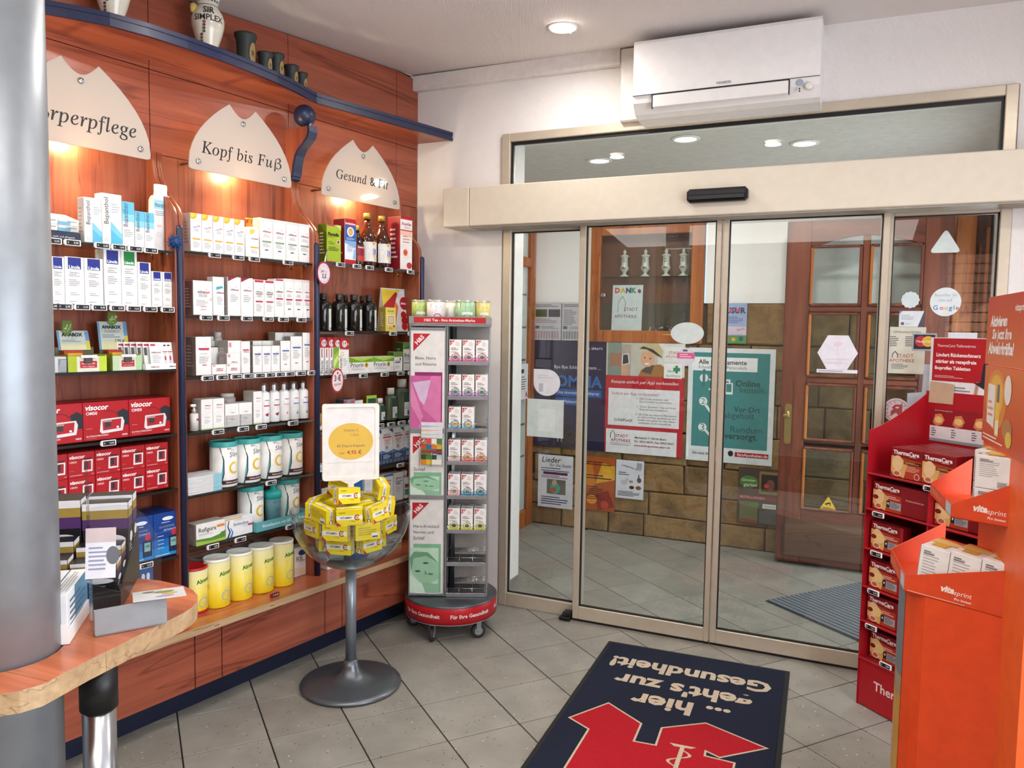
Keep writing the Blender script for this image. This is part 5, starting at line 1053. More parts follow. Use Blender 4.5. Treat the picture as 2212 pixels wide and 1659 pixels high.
S_('prih', W0, 'white hair capsule box with green wave band', 'box', 'capsule_box', [('r', 0, .68, 1, .98, '#6ea024'), ('p', [(.05, .98), (.5, .72), (1, .9), (1, .98)], '#a8cc54'), ('t', 'Priorin', .34, .52, .56, '#4a4e54', {'bold': .01}), ('e', .74, .5, .08, .08, '#d8a83a'), ('e', .74, .5, .04, .05, '#5a7a24'), ('r', .735, .5, .745, .82, '#33441c'), ('l', .08, .2, .7, .34, 3, '#b0b4b8'), ('o', .9, .2, .06, .06, '#9aa0a6', .01)], '#b8b2ae')
S_('pris', W0, 'small white hair lotion box with dark green top', 'box', 'lotion_box', [('r', 0, .74, 1, 1, '#5f7e1e'), ('e', .72, .62, .1, .12, '#5a6a74'), ('t', 'Priorin', .46, .52, .6, '#5a5e64', {'bold': .02}), ('r', .06, .43, .7, .47, '#3a3c5c'), ('l', .1, .14, .7, .34, 4, '#a9acb0')], '#4a6218')
S_('prib', '#d8d6d2', 'tall white shampoo box with dark green top half behind the tea rack', 'box', 'shampoo_box', [('r', 0, .76, 1, 1, '#47701e'), ('p', [(0, .8), (.6, .95), (1, .86), (1, 1), (0, 1)], '#6a9430'), ('e', .75, .68, .13, .14, '#3c6a7a'), ('t', 'Priorin', .45, .53, .76, '#3c4046', {'bold': .02}), ('r', .05, .26, .75, .3, '#6a9a54'), ('l', .08, .36, .8, .44, 2, '#9aa0a6'), ('o', .2, .07, .08, .08, '#9aa0a6', .01)], '#3c5a1c')
S_('hed', '#8d9298', 'grey lotion carton with magenta flash and blue pill logo', 'carton', 'lotion_carton', [('p', [(0, .7), (.28, .96), (0, .96)], '#b83a6a'), ('t', 'Hedrin', .62, .64, .6, '#e8e8f0', {'bold': .04}), ('p', [(.3, .56), (.95, .56), (1, .64), (.95, .72), (.3, .72), (.25, .64)], '#2a3a7a'), ('t', 'Hedrin', .62, .64, .56, '#e8e8f0', {'bold': .04}), ('r', .6, .86, .95, .94, '#c84a7a'), ('r', 0, .1, 1, .4, '#9ab8d4')], '#3c4046')
S_('ekz', '#cfcaca', 'white navy bottomed spray carton', 'carton', 'spray_carton', [('r', 0, 0, 1, .3, '#1b3158'), ('p', [(0, .3), (1, .3), (1, .38), (.5, .33), (0, .4)], '#3a6a9c'), ('p', [(.62, .98), (1, .98), (1, .86)], '#22335c'), ('t', 'EKZEVO', .46, .82, .56, '#33384a', {'bold': .02}), ('r', .12, .735, .86, .775, '#b42a34'), ('t', 'Spezial', .5, .68, .5, '#b8484a'), ('t', 'gegen', .5, .63, .3, '#b8484a'), ('t', 'Juckreiz', .5, .58, .5, '#b8484a'), ('o', .46, .46, .16, .16, '#4a5058', .02), ('e', .46, .46, .05, .09, '#23262c'), ('l', .15, .14, .85, .27, 4, '#b8c4d4'), ('o', .2, .07, .09, .09, '#c8d0dc', .02), ('o', .5, .07, .09, .09, '#c8d0dc', .02), ('o', .8, .07, .09, .09, '#c8d0dc', .02)])
S_('blu2', '#2a6cb4', 'bright blue cream carton with white swirl', 'carton', 'cream_carton', [('o', .5, .55, .36, .36, '#dce6f0', .1), ('e', .5, .55, .12, .12, '#dce6f0')])
S_('wsm', '#dedcdc', 'grey white nail carton', 'carton', 'nail_carton', [('o', .5, .8, .2, .2, '#b8b8bc', .03), ('t', 'Nagelöl', .5, .45, .7, '#3c4046', {'bold': .01}), ('l', .2, .5, .8, .6, 2, '#a9acb0')])
S_('wcor', '#dcdadc', 'white carton with blue block lettering', 'carton', 'foot_carton', [('t', 'GEHWOL', .6, .6, .6, '#2a3a7a', {'bold': .05}), ('p', [(0, .4), (1, .5), (1, .3), (0, .3)], '#2a4a9a')], '#b8b4b4')
S_('geh', '#dad8da', 'white foot cream carton with blue top edge', 'carton', 'foot_carton', [('r', 0, .94, 1, 1, '#2a4aa0'), ('t', 'GEHWOL', .5, .78, .66, '#b42a34', {'bold': .04}), ('t', 'Balsam', .5, .68, .5, '#2a3a6a', {'bold': .02}), ('t', 'STARK', .5, .6, .5, '#b42a34', {'bold': .03}), ('l', .2, .3, .8, .5, 5, '#a9acb0')])
S_('geh2', '#cdc8c6', 'tall pale foot cream carton with red lettering', 'carton', 'foot_carton', [('t', 'GEHWOL', .55, .8, .66, '#b42a34', {'bold': .04}), ('t', 'Schrunden', .55, .70, .7, '#2a3a6a', {'bold': .02}), ('t', 'Salbe', .5, .62, .46, '#2a3a6a', {'bold': .02}), ('l', .3, .3, .8, .5, 4, '#a9acb0')])
S_('dblu', '#1a2c5c', 'dark blue carton', 'carton', 'cream_carton', [('l', .2, .3, .8, .5, 3, '#6a86b8')])
S_('bx1', W0, 'white baby bottle box low on the bench', 'box', 'bottle_box', [('r', .2, .1, .8, .18, '#4a5a8a'), ('l', .2, .3, .8, .6, 4, '#b0b3b8')])
S_('bx2', '#dcd8d8', 'pale carton seen through the bowl', 'carton', 'care_carton', [('l', .2, .3, .8, .6, 4, '#b0b3b8'), ('r', .3, .7, .6, .8, '#5c6068')])
S_('bx3', '#8a3040', 'dark red carton seen through the bowl', 'carton', 'care_carton', [('l', .2, .3, .8, .6, 4, '#d8b0b8')])
S_('pumpo', '#e8e6e0', 'white pump bottle with orange pump and fruit label', 'bottle', 'pump_bottle', [('p', [(.3, .9), (.72, .92), (.6, .78), (.36, .74)], '#e2c45c'), ('t', 'seba', .55, .62, .3, '#7f9ccc', {'bold': .02}), ('t', 'med', .8, .615, .24, '#c4304e', {'bold': .03}), ('r', .36, .3, .95, .35, '#e0a83c'), ('l', .4, .12, .9, .26, 3, '#b0b3b8')])
S_('pumpw', '#cfcdca', 'white soap pump bottle behind the bowl', 'bottle', 'pump_bottle', [('l', .3, .3, .8, .5, 3, '#a9acb0')])
S_('serum', '#dcdad6', 'small clear capped serum pump bottle', 'bottle', 'serum_bottle', [('r', .5, .62, 1., .74, CR), ('l', .3, .2, .8, .5, 3, '#a9acb0')])
S_('spray', '#e4e3e4', 'white body lotion spray with clear cap', 'spray can', 'spray_can', [('t', 'seba', .45, .72, .2, '#54595f', {'bold': .02}), ('t', 'med', .6, .715, .15, '#c4304e', {'bold': .03}), ('r', .3, .525, .7, .56, '#b42a4a'), ('l', .3, .58, .7, .66, 2, '#9a9da2'), ('e', .44, .26, .06, .06, '#a82238'), ('e', .54, .28, .06, .06, '#b8304a'), ('e', .5, .24, .06, .06, '#8a1a2c')])
S_('foam', '#d6d4d2', 'white foam can with red and green label beside the tea rack', 'spray can', 'spray_can', [('r', .3, .5, .75, .68, '#8a2a34'), ('r', .3, .16, .75, .44, '#2a8a62')])
S_('slim', '#e6e4e2', 'white and turquoise slimming shake can', 'can', 'shake_can', [('p', [(0, 0), (.22, 0), (.3, .3), (.3, .6), (.2, .93), (0, .93)], '#5fa8b2'), ('p', [(.22, 0), (.3, .3), (.3, .6), (.2, .93), (.22, .93), (.325, .6), (.325, .3), (.245, 0)], '#1e2a34'), ('t', 'apo', .44, .86, .1, '#3c4a5c', {'bold': .01}), ('t', 'day', .53, .83, .12, '#a9b4bc', {'shear': .2}), ('t', 'Slim', .58, .72, .26, '#4a5058'), ('l', .46, .62, .72, .66, 2, '#c86a74'), ('o', .58, .42, .15, .15, '#e2b92c', .05), ('a', .58, .42, .15, '#f0dc8a', .05, -1., 1.6), ('r', .25, .06, .8, .15, '#3c1a20'), ('t', 'Schoko-Geschmack', .56, .105, .4, '#e8d8d4', {'bold': .02})])
alm = [('t', 'Almased', .62, .72, .5, '#2f7a2c', {'bold': .03, 'rot': .12, 'shear': -.05}), ('p', [(.42, .62), (.85, .63), (.85, .74), (.7, .66)], '#3c9a34'), ('l', .42, .55, .8, .58, 1, '#b8503a'), ('e', .84, .5, .05, .05, '#b03a2a'), ('o', .56, .24, .13, .13, '#86b4d0', .02), ('o', .6, .32, .11, .11, '#d8c0c0', .012), ('o', .68, .24, .1, .1, '#c8bcd8', .012), ('l', .5, .08, .76, .1, 1, '#8a7a2a')]
S_('alm', '#e0cf4a', 'yellow diet powder can with white lid', 'can', 'powder_can', alm)
S_('almr', '#e6d45a', 'yellow diet powder can with red lid', 'can', 'powder_can', alm)
S_('almb', '#c9bc62', 'yellow diet powder can with grey lid in the back row', 'can', 'powder_can', [])
S_('shaker', '#8ebcc4', 'turquoise plastic shaker between two shake cans', 'shaker', 'shaker', [])
S_('jsm', '#1c0a0c', 'small dark juice bottle with red mountain label and gold cap', 'bottle', 'juice_bottle', [])
S_('jbig', '#3a1a0c', 'tall brown juice bottle with gold cap', 'bottle', 'juice_bottle', [])
S_('dark', '#0e0f10', 'black elixir bottle with white and green label', 'bottle', 'elixir_bottle', [])
S_('pouch', '#dcdadc', 'standing pouch with strawberries and yellow corner', 'pouch', 'standing_pouch', [])
S_('fsp', '#4c584c', 'green rubbing spirit bottle with white cap', 'bottle', 'spirit_bottle', [])
S_('gtub', '#e2e4dc', 'white tube with green and yellow label', 'tube', 'balm_tube', [('r', 0, .55, 1, .85, '#1c5c44'), ('r', .3, .6, .7, .82, '#2c3c34'), ('r', 0, .3, 1, .55, '#cddc2a')])
S_('ltub', '#9cc83a', 'lime green balm tube', 'tube', 'balm_tube', [('r', 0, .62, 1, .9, '#1c4a30'), ('r', .3, .66, .72, .88, '#2c3c34'), ('l', .3, .3, .8, .56, 4, '#2a4a1c')])
S_('tubw', '#dcdcda', 'white cream tube behind the bowl', 'tube', 'cream_tube', [('r', 0, .2, 1, .34, '#3a7a5a'), ('r', 0, .1, 1, .2, '#a84a34')])

def rcap(m, r, z0, z1, mat, n=20): m.lathe([(r, z0), (r, z1-.002), (r*.94, z1), (0, z1)], mat, n)
def build(kind, style, w_, h, dp, var=0):
    base, desc, cat, name, dec, side, group = ST[style]; m = M(); parts = []
    BM = P(base, .38)
    if kind == 'box':
        m.box(-w_/2, w_/2, 0, dp, 0, h, BM, .0012)
        fr = Flat((-w_/2, 0, 0), (1, 0, 0), (0, 0, 1), w_, h)
        m.deco(fr, dec)
        fs = Flat((-w_/2, dp, 0), (0, -1, 0), (0, 0, 1), dp, h)
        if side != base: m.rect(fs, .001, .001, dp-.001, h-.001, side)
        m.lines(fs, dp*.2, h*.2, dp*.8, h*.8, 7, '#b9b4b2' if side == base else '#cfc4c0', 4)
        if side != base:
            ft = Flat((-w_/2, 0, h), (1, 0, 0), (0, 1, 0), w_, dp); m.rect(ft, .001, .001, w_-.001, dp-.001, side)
        return m, name, desc, cat, group, []
    if kind == 'can':
        r = w_/2*.96; c = (0, r, 0)
        if style == 'slim':
            m.lathe([(r*.97, 0), (r, .004), (r, h-.022)], BM, 36, c)
            m2 = M(); m2.lathe([(r*1.02, h-.022), (r*1.03, h-.004), (r*1.0, h), (r*.93, h), (r*.92, h-.006)], P('#3fa3a0', .4), 36, c, cap=False); m2.lathe([(r*.92, h-.006), (0, h-.006)], P('#4a4a50', .3), 36, c, cap=False); parts.append(('lid', m2))
        else:
            z0 = .008 if style == 'almr' else .003
            m.lathe([(r*.985, 0), (r, .003), (r, h-.008)], grad(style, h), 36, c)
            if style == 'almr': m3 = M(); m3.lathe([(r*1.005, .0), (r*1.005, .012)], P('#b01a24', .4), 36, c, cap=False); parts.append(('base_rim', m3))
            lc = {'alm': '#e8e6e0', 'almr': '#b81822', 'almb': '#9a9a96'}[style]
            m2 = M(); m2.lathe([(r*1.015, h-.01), (r*1.02, h), (r*.95, h), (r*.93, h-.004), (0, h-.004)], P(lc, .35), 36, c, cap=False); parts.append(('lid', m2))
        fr = Cyl(0, r, 0, r, pi*r, h); m.deco(fr, dec)
    elif kind == 'spray':
        r = w_/2*.94; c = (0, r, 0); hb = h*.78
        m.lathe([(r*.96, 0), (r, .004), (r, hb*.88), (r*.86, hb*.95), (r*.5, hb)], BM, 28, c)
        if style == 'spray':
            m2 = M(); m2.lathe([(r*.34, hb-.002), (r*.34, h*.86), (r*.28, h*.92), (0, h*.92)], P('#e2e2e4', .4), 14, c); parts.append(('nozzle', m2))
            m2 = M(); m2.lathe([(r*.8, hb*.96), (r*.78, h*.97), (r*.7, h), (0, h)], WRAP, 24, c, cap=False); parts.append(('clear_cap', m2))
            D = [d for d in dec]
            if var == 2: D = [d if d[-1] != '#b42a4a' else (*d[:-1], '#e0a0a8') for d in D if d[0] != 'e']+[('e', .5, .26, .05, .08, '#d87a94')]
            if var > 2: D = [d if d[-1] != '#b42a4a' else (*d[:-1], '#3a7ac0') for d in D if d[0] != 'e']+[('p', [(.42, .32), (.5, .24), (.62, .34), (.55, .24), (.64, .22), (.5, .2)], '#3a5a44'), ('e', .52, .2, .07, .03, '#8ab8d0')]
        else:
            D = dec; m2 = M(); m2.lathe([(r*.62, hb), (r*.6, h*.95), (r*.4, h), (0, h)], P('#dedcda', .4), 18, c); parts.append(('cap', m2))
        m.deco(Cyl(0, r, 0, r, pi*r, hb), D)
    elif kind == 'pump':
        m.prism(fillet([(-w_/2, 0), (w_/2, 0), (w_/2, h*.93), (w_*.2, h), (-w_*.2, h), (-w_/2, h*.93)], [.006, .006, .012, .004, .004, .012]), 0, dp*.7, BM, smooth=False)
        m.deco(Flat((-w_/2, 0, 0), (1, 0, 0), (0, 0, 1), w_, h), dec)
        pc = P('#dd8e24' if style == 'pumpo' else '#dedddb', .35); m2 = M(); c = (0, dp*.35, h)
        m2.lathe([(.014, 0), (.014, .012), (.009, .016), (.006, .018), (.006, .03)], pc, 16, c); m2.box(-.02, .016, dp*.35-.008, dp*.35+.008, h+.028, h+.037, pc, .003); parts.append(('pump', m2))
    elif kind == 'serum':
        r = w_/2*.95; c = (0, r, 0); m.lathe([(r, 0), (r, h*.62), (r*.7, h*.66)], BM, 20, c); m.deco(Cyl(0, r, 0, r, pi*r, h*.62), dec)
        m2 = M(); m2.lathe([(r*.62, h*.66), (r*.62, h*.8), (r*.3, h*.82), (r*.3, h*.9)], P('#b9b6b2', .2, .6), 16, c); m2.box(-r*.9, r*.5, r-.006, r+.006, h*.9, h, WHITE, .003); parts.append(('pump', m2))
    elif kind == 'tube':
        m.hull([(-w_/2*.8, 0, 0), (w_/2*.8, 0, 0), (w_/2*.8, dp*.6, 0), (-w_/2*.8, dp*.6, 0)], [(-w_/2, 0, .0), (w_/2, 0, .0), (w_/2, .004, 0), (-w_/2, .004, 0)], BM) if 0 else None
        if style == 'tube':   # upside: cap on top, body widening to the foot
            pr = [(-w_*.46, 0), (w_*.46, 0), (w_*.48, h*.08), (w_*.43, h*.76), (w_*.36, h*.815), (w_*.3, h*.835), (-w_*.3, h*.835), (-w_*.36, h*.815), (-w_*.43, h*.76), (-w_*.48, h*.08)]
            m.prism(fillet(pr, .006, 3), 0, dp*.6, BM); m.deco(Flat((-w_*.46, 0, 0), (1, 0, 0), (0, 0, 1), w_*.92, h), dec)
            m2 = M(); m2.lathe([(w_*.3, h*.836), (w_*.3, h*.86), (w_*.28, h*.865), (w_*.28, h*.995), (w_*.26, h), (0, h)], WHITE, 24, (0, dp*.3, 0), sy=.55); parts.append(('cap', m2))
        else:
            m.hull([(-w_*.42, 0, 0), (w_*.42, 0, 0), (w_*.42, dp*.7, 0), (-w_*.42, dp*.7, 0)], [(-w_/2, dp*.3, h), (w_/2, dp*.3, h), (w_/2, dp*.3+.003, h), (-w_/2, dp*.3+.003, h)], BM)
            f = Flat((-w_*.42, 0, 0), (1, 0, 0), (0, dp*.3, h), w_*.84, h); m.deco(f, dec)
            m2 = M(); m2.box(-w_/2, w_/2, dp*.3-.001, dp*.3+.004, h-.012, h+.001, P(base, .4)); parts.append(('crimp', m2))
    elif kind == 'bottle':
        r = w_/2*.92; c = (0, r, 0)
        if style == 'dark':
            bm = P('#121212', .08, 0, .6); m.lathe([(r*.92, 0), (r, .006), (r, h*.68), (r*.9, h*.745), (r*.4, h*.8), (r*.36, h*.84)], bm, 28, c)
            f = Cyl(0, r, 0, r, pi*r, h); m.rect(f, .52*f.w, .02*h, .76*f.w, .58*h, '#d6dad4'); m.ell(f, .64*f.w, .58*h, .12*f.w, .12*f.w, '#6a9a58', a0=0, a1=pi); m.lines(f, .55*f.w, .28*h, .73*f.w, .42*h, 3, '#9a9da2'); m.ell(f, .64*f.w, .47*h, .035*f.w, .035*f.w, '#c8a09c', ring=.0012); m.ell(f, .69*f.w, .07*h, .05*f.w, .04*f.w, '#3a2c34'); m.ell(f, .57*f.w, .07*h, .03*f.w, .03*f.w, '#4c8a44')
            m2 = M(); m2.lathe([(r*.45, h*.83), (r*.45, h*.965), (r*.4, h*.975), (0, h*.975)], P('#1c1a1c', .5), 18, c); m2.lathe([(r*.5, h*.83), (r*.49, h), (0, h)], WRAP, 18, c, cap=False); parts.append(('cap', m2))
        else:
            bg_ = style == 'jbig'; bm = P('#3a160a' if bg_ else '#1a080a', .06, 0, .7)
            m.lathe([(r*.92, 0), (r, .008), (r, h*.5), (r*.9, h*.58), (r*.55, h*.70), (r*.36, h*.78), (r*.33, h*.9)], bm, 28, c)
            f = Cyl(0, r, 0, r, pi*r, h)
            if bg_:
                m.rect(f, .12*f.w, .1*h, .88*f.w, .46*h, '#dcdad6'); m.ell(f, .66*f.w, .44*h, .2*f.w, .1*f.w, '#dcdad6'); m.ell(f, .64*f.w, .43*h, .2*f.w, .085*f.w, '#b8242c'); m.text(f, 'Vita', .68*f.w, .445*h, '#f4ecec', w=.18*f.w, bold=.03); m.text(f, 'Glucosamin', .66*f.w, .405*h, '#f4ecec', w=.3*f.w, bold=.03)
                m.ell(f, .5*f.w, .43*h, .05*f.w, .06*f.w, '#e0a83a'); m.rect(f, .46*f.w, .22*h, .56*f.w, .34*h, '#8a4aa4'); m.ell(f, .66*f.w, .28*h, .13*f.w, .1*f.w, '#4a7ac4'); m.ell(f, .56*f.w, .2*h, .1*f.w, .055*f.w, '#e0b83a'); m.ell(f, .74*f.w, .2*h, .08*f.w, .07*f.w, '#d0782a'); m.text(f, '12 Früchte', .66*f.w, .14*h, '#4a4e58', w=.28*f.w); m.lines(f, .15*f.w, .14*h, .38*f.w, .36*h, 6, '#a9acb0')
            else:
                m.rect(f, .25*f.w, .1*h, .9*f.w, .5*h, '#8a1428'); m.poly(f, [(.3*f.w, .26*h), (.45*f.w, .36*h), (.55*f.w, .4*h), (.7*f.w, .34*h), (.88*f.w, .26*h)], '#5a1020'); m.text(f, 'Rabenhorst', .56*f.w, .46*h, '#e8d8d8', w=.5*f.w, bold=.02); m.rect(f, .27*f.w, .12*h, .88*f.w, .25*h, '#b43a2c'); m.lines(f, .35*f.w, .14*h, .8*f.w, .22*h, 3, '#e0b8a8')
            m2 = M(); m2.lathe([(r*.4, h*.89), (r*.4, h*.99), (r*.36, h), (0, h)], P('#b8964a', .3, .7), 20, c); parts.append(('cap', m2))
    elif kind == 'fbottle':
        r = w_/2*.95; m.lathe([(r*.95, 0), (r, .005), (r, h*.68), (r*.94, h*.74), (r*.55, h*.775), (r*.5, h*.8)], P('#55614f', .15, 0, .6), 28, (0, r*.7, 0), sy=.7)
        f = Flat((-r*.7, -.0005, 0), (1, 0, 0), (0, 0, 1), r*1.4, h); m.rect(f, .25*f.w, .42*h, .95*f.w, .68*h, '#163c2a'); m.rect(f, .6*f.w, .48*h, .92*f.w, .64*h, '#2a3430'); m.rect(f, .25*f.w, .08*h, .95*f.w, .42*h, '#d2d6d4'); m.text(f, 'Franzbranntwein', .6*f.w, .36*h, '#33383a', w=.6*f.w); m.lines(f, .35*f.w, .24*h, .88*f.w, .32*h, 2, '#8a9094'); m.rect(f, .62*f.w, .1*h, .92*f.w, .22*h, '#3a6a8a'); m.poly(f, [(.62*f.w, .1*h), (.78*f.w, .2*h), (.92*f.w, .1*h)], '#2c4a34')
        m2 = M(); rcap(m2, r*.6, h*.8, h, WHITE); 
        for i, v in enumerate(m2.v): m2.v[i] = (v[0], v[1]*.8+r*.7, v[2])
        parts.append(('cap', m2))
    elif kind == 'shaker':
        r = w_/2*.9; c = (0, r, 0); m.lathe([(r*.82, 0), (r*.95, h*.66), (r*.95, h*.68)], P('#78a4ae', .15), 28, c); f = Cyl(0, r*.95, h*.2, r*.92, pi*r, h*.3); m.text(f, 'apoday', .5*f.w, .07, '#4c8a94', w=.4*f.w); m.text(f, 'Slim', .55*f.w, .035, '#4c8a94', w=.34*f.w)
        m2 = M(); m2.lathe([(r*1.0, h*.67), (r*1.02, h*.84), (r*.9, h*.87), (r*.3, h*.9), (r*.28, h), (0, h)], P('#2fb4b0', .35), 28, c); parts.append(('lid', m2))
    elif kind == 'pouch':
        m.hull([(-w_*.42, 0, 0), (w_*.36, 0, 0), (w_*.36, .07, 0), (-w_*.42, .07, 0)], [(-w_*.46, .03, h*.98), (w_*.46, .03, h*.94), (w_*.46, .034, h*.94), (-w_*.46, .034, h*.98)], P('#d8d6d8', .3))
        f = Flat((-w_*.42, 0, 0), (1, 0, 0), (0, .03, h), w_*.8, h*.97)
        m.deco(f, [('p', [(-.04, .55), (-.05, 1.0), (.6, .985)], '#d3b42e'), ('p', [(-.02, .2), (-.03, .6), (.45, .95), (.5, .9), (.3, .5), (.25, .1)], '#a81a20'), ('p', [(.25, .1), (.3, .5), (.42, .72), (.5, .6), (.36, .2)], '#d8704a'), ('e', .72, .68, .16, .16, '#a01c34'), ('t', 'almased', .72, .68, .26, '#f0e4e4', {'bold': .02}), ('e', .66, .4, .1, .09, '#b0181e'), ('e', .68, .26, .11, .1, '#a8141c'), ('e', .66, .12, .1, .09, '#b81c22'), ('e', .3, .42, .1, .09, '#3c6aa8')])
        m2 = M(); m2.box(-w_*.46, w_*.46, .0285, .0355, h*.93, h*.985, P('#cfcdcf', .3)); parts.append(('seal_edge', m2))
    return m, name, desc, cat, group, parts
def grad(style, h):
    k = ('g', style, round(h, 3))
    if k not in MC: MC[k] = grad_mat('diet_can_print', [(0, '#e3c416'), (.35, '#e6cf3c'), (.75, '#ddd28a'), (1, '#d9d2a6')] if style != 'almb' else [(0, '#c9b23a'), (1, '#aaa57c')], 0, h, .35)
    return MC[k]
SHN = ['top', 'second', 'third', 'fourth', 'fifth', 'bottom']
PL = list(PROD)
PL += [(k, s, b, sh, u, d, z+.0905, w_, h, dp) for (k, s, b, sh, u, d, z, w_, h, dp) in PROD if s == 'hm50']
cnt = {}
def keyof(p): return (p[1], p[2], p[3], round(p[6], 2) if p[1] in ('hm50', 'sebq', 'sebc') else (p[5] < .13 if p[1] in ('sebl', 'sebb', 'dark') else 0))
for p in PL: cnt[keyof(p)] = cnt.get(keyof(p), 0)+1
seen = {}; MESH = {}
rows_ = {}
for p in PL:
    if p[1] in ('hm50', 'sebq', 'sebc'): rows_.setdefault((p[1], p[2]), set()).add(round(p[6], 2))
for p in sorted(PL, key=lambda q: -q[4]):
    kind, style, b, sh, u, d, z, w_, h, dp = p; k = keyof(p); i = seen.get(k, 0); seen[k] = i+1
    var = i if style == 'spray' else 0
    mk = (kind, style, round(w_, 3), round(h, 2), dp, var)
    if mk not in MESH:
        m, name, desc, cat, group, parts = build(kind, style, w_, h, dp, var)
        MESH[mk] = (m.mesh(name), name, desc, cat, group, [(n_, q.mesh(n_)) for n_, q in parts])
    me, name, desc, cat, group, parts = MESH[mk]
    lab = desc
    if style in ('hm50', 'sebq', 'sebc') and len(rows_[(style, b)]) > 1:
        rr = sorted(rows_[(style, b)]); lab = ('lower', 'upper', 'topmost')[rr.index(round(z, 2))]+' '+lab
    elif k[3] is True: lab = 'back row '+lab
    if cnt[k] > 1: lab += ', '+ORD[i]+' of '+('one', 'two', 'three', 'four', 'five', 'six')[cnt[k]-1]
    if not any(q in desc for q in ('behind the', 'beside the', 'between two', 'through the', 'hidden by')) or cnt[k] > 1:
        lab += (', '+SHN[sh-1]+' shelf, '+BAYN[b]+' bay' if sh < 7 else ', bench')
    o = inst(me, name, None, SW(u, d, z+.0012), A_SH); tag(o, lab, cat, group)
    for n_, pm in parts: inst(pm, n_, o)

# electronic price tags clipped to the shelf edges
tm = []
for txt in ('€ 5,95', '€ 12,95', '€ 9,99'):
    m = M(); m.box(-.027, .027, 0, .006, -.0105, .0105, P('#e2e2e4', .4), .0015); f = Flat((-.022, 0, -.0075), (1, 0, 0), (0, 0, 1), .044, .015); m.rect(f, 0, 0, .044, .015, '#0d0d10')
    m.text(f, '€', .006, .0075, '#d8dade', h=.006); m.text(f, txt[2:], .032, .0075, '#d8dade', w=.016, bold=.02); m.box(-.031, -.026, .001, .0055, -.007, .007, P('#c8c8ca', .4), .001); tm.append(m.mesh('price_tag'))
sq = {}; tot = {}
for b, sh, u, z in TAGS: tot[(b, sh)] = tot.get((b, sh), 0)+1
for b, sh, u, z in sorted(TAGS, key=lambda q: -q[2]):
    i = sq.get((b, sh), 0); sq[(b, sh)] = i+1
    o = inst(tm[(i+sh) % 3], 'price_tag', None, SW(u, .1935, z-.005), A_SH)
    tag(o, 'black price tag%s on %s shelf edge, %s bay' % ((', '+ORD[i]+' from column side,') if tot[(b, sh)] > 1 else '', SHN[sh-1], BAYN[b]), 'price tag', 'price tags on shelf edges')

# ------------------------------------------------------------------ the other goods on the shelves
def at(u, d, z): return SW(u, d, z)
def shelf_one(m, name, label, cat, u, d, z, group=None, drz=0.): return one(m, name, label, cat, SW(u, d, z), A_SH+drz, group)
Z3 = 1.3692
# tilted flat cartons in a navy counter tray, top shelf beside the column
t = thing('counter_tray', 'navy counter tray with clear clips holding flat ointment cartons', 'tray', SW(2.03, .17, 1.8242), A_SH)
m = M(); m.hull([(-.11, 0, 0), (.06, 0, 0), (.06, .1, 0), (-.11, .1, 0)], [(-.11, .006, .03), (.06, .006, .03), (.06, .1, .06), (-.11, .1, .06)], P('#16203c', .4)); f = Flat((-.11, .0, 0), (1, 0, 0), (0, .006, .03), .17, .03); m.text(f, 'Für Ihre Haut, sanft und pflegend.', .085, .014, '#c8ccd8', w=.13); m.obj('tray_body', t)
m = M(); m.box(-.05, -.047, .004, .03, .02, .06, ACRYL); m.box(-.10, -.05, .004, .006, .02, .055, ACRYL); m.box(.01, .055, .004, .006, .02, .055, ACRYL); m.obj('clear_clip', t)
for k, (u, zz) in enumerate(((2.075, 0), (2.075, .0215), (2.005, 0), (2.005, .0215))):
    m = M(); m.box(-.034, .034, 0, .1, 0, .02, WHITE, .001); f = Flat((-.034, 0, 0), (1, 0, 0), (0, 0, 1), .068, .02); m.rect(f, 0, 0, .04, .012, '#7cb8d2'); m.text(f, 'Bepanthol', .045, .014, '#33404c', w=.03); f = Flat((-.034, 0, .02), (1, 0, 0), (0, 1, 0), .068, .1); m.lines(f, .01, .02, .055, .09, 5, '#5c6068')
    o = shelf_one(m, 'flat_carton', 'flat white ointment carton lying %s in the navy tray, %s stack' % (('below', 'on top')[k % 2], ('column side', 'inner')[k//2]), 'carton', u, .155, 1.8242+.034+zz, 'flat cartons in the navy tray'); o.rotation_euler = (radians(16), 0, A_SH)
# virus ball toy
m = M(); r0 = .021; m.lathe([(r0*sin(pi*k/10), -r0*cos(pi*k/10)) for k in range(11)], P('#173a6e', .4), 16, cap=False)
for k in range(46):
    zz = 1-2*(k+.5)/46; a = k*2.39996; q = sqrt(1-zz*zz); dv = Vector((q*cos(a), q*sin(a), zz)); m.tube([dv*r0*.9, dv*r0*1.45], .0022, P('#1d4a8a', .4), 5)
shelf_one(m, 'virus_ball', 'dark blue spiky virus ball hanging at the top shelf edge', 'toy', 1.625, .19, 1.858)
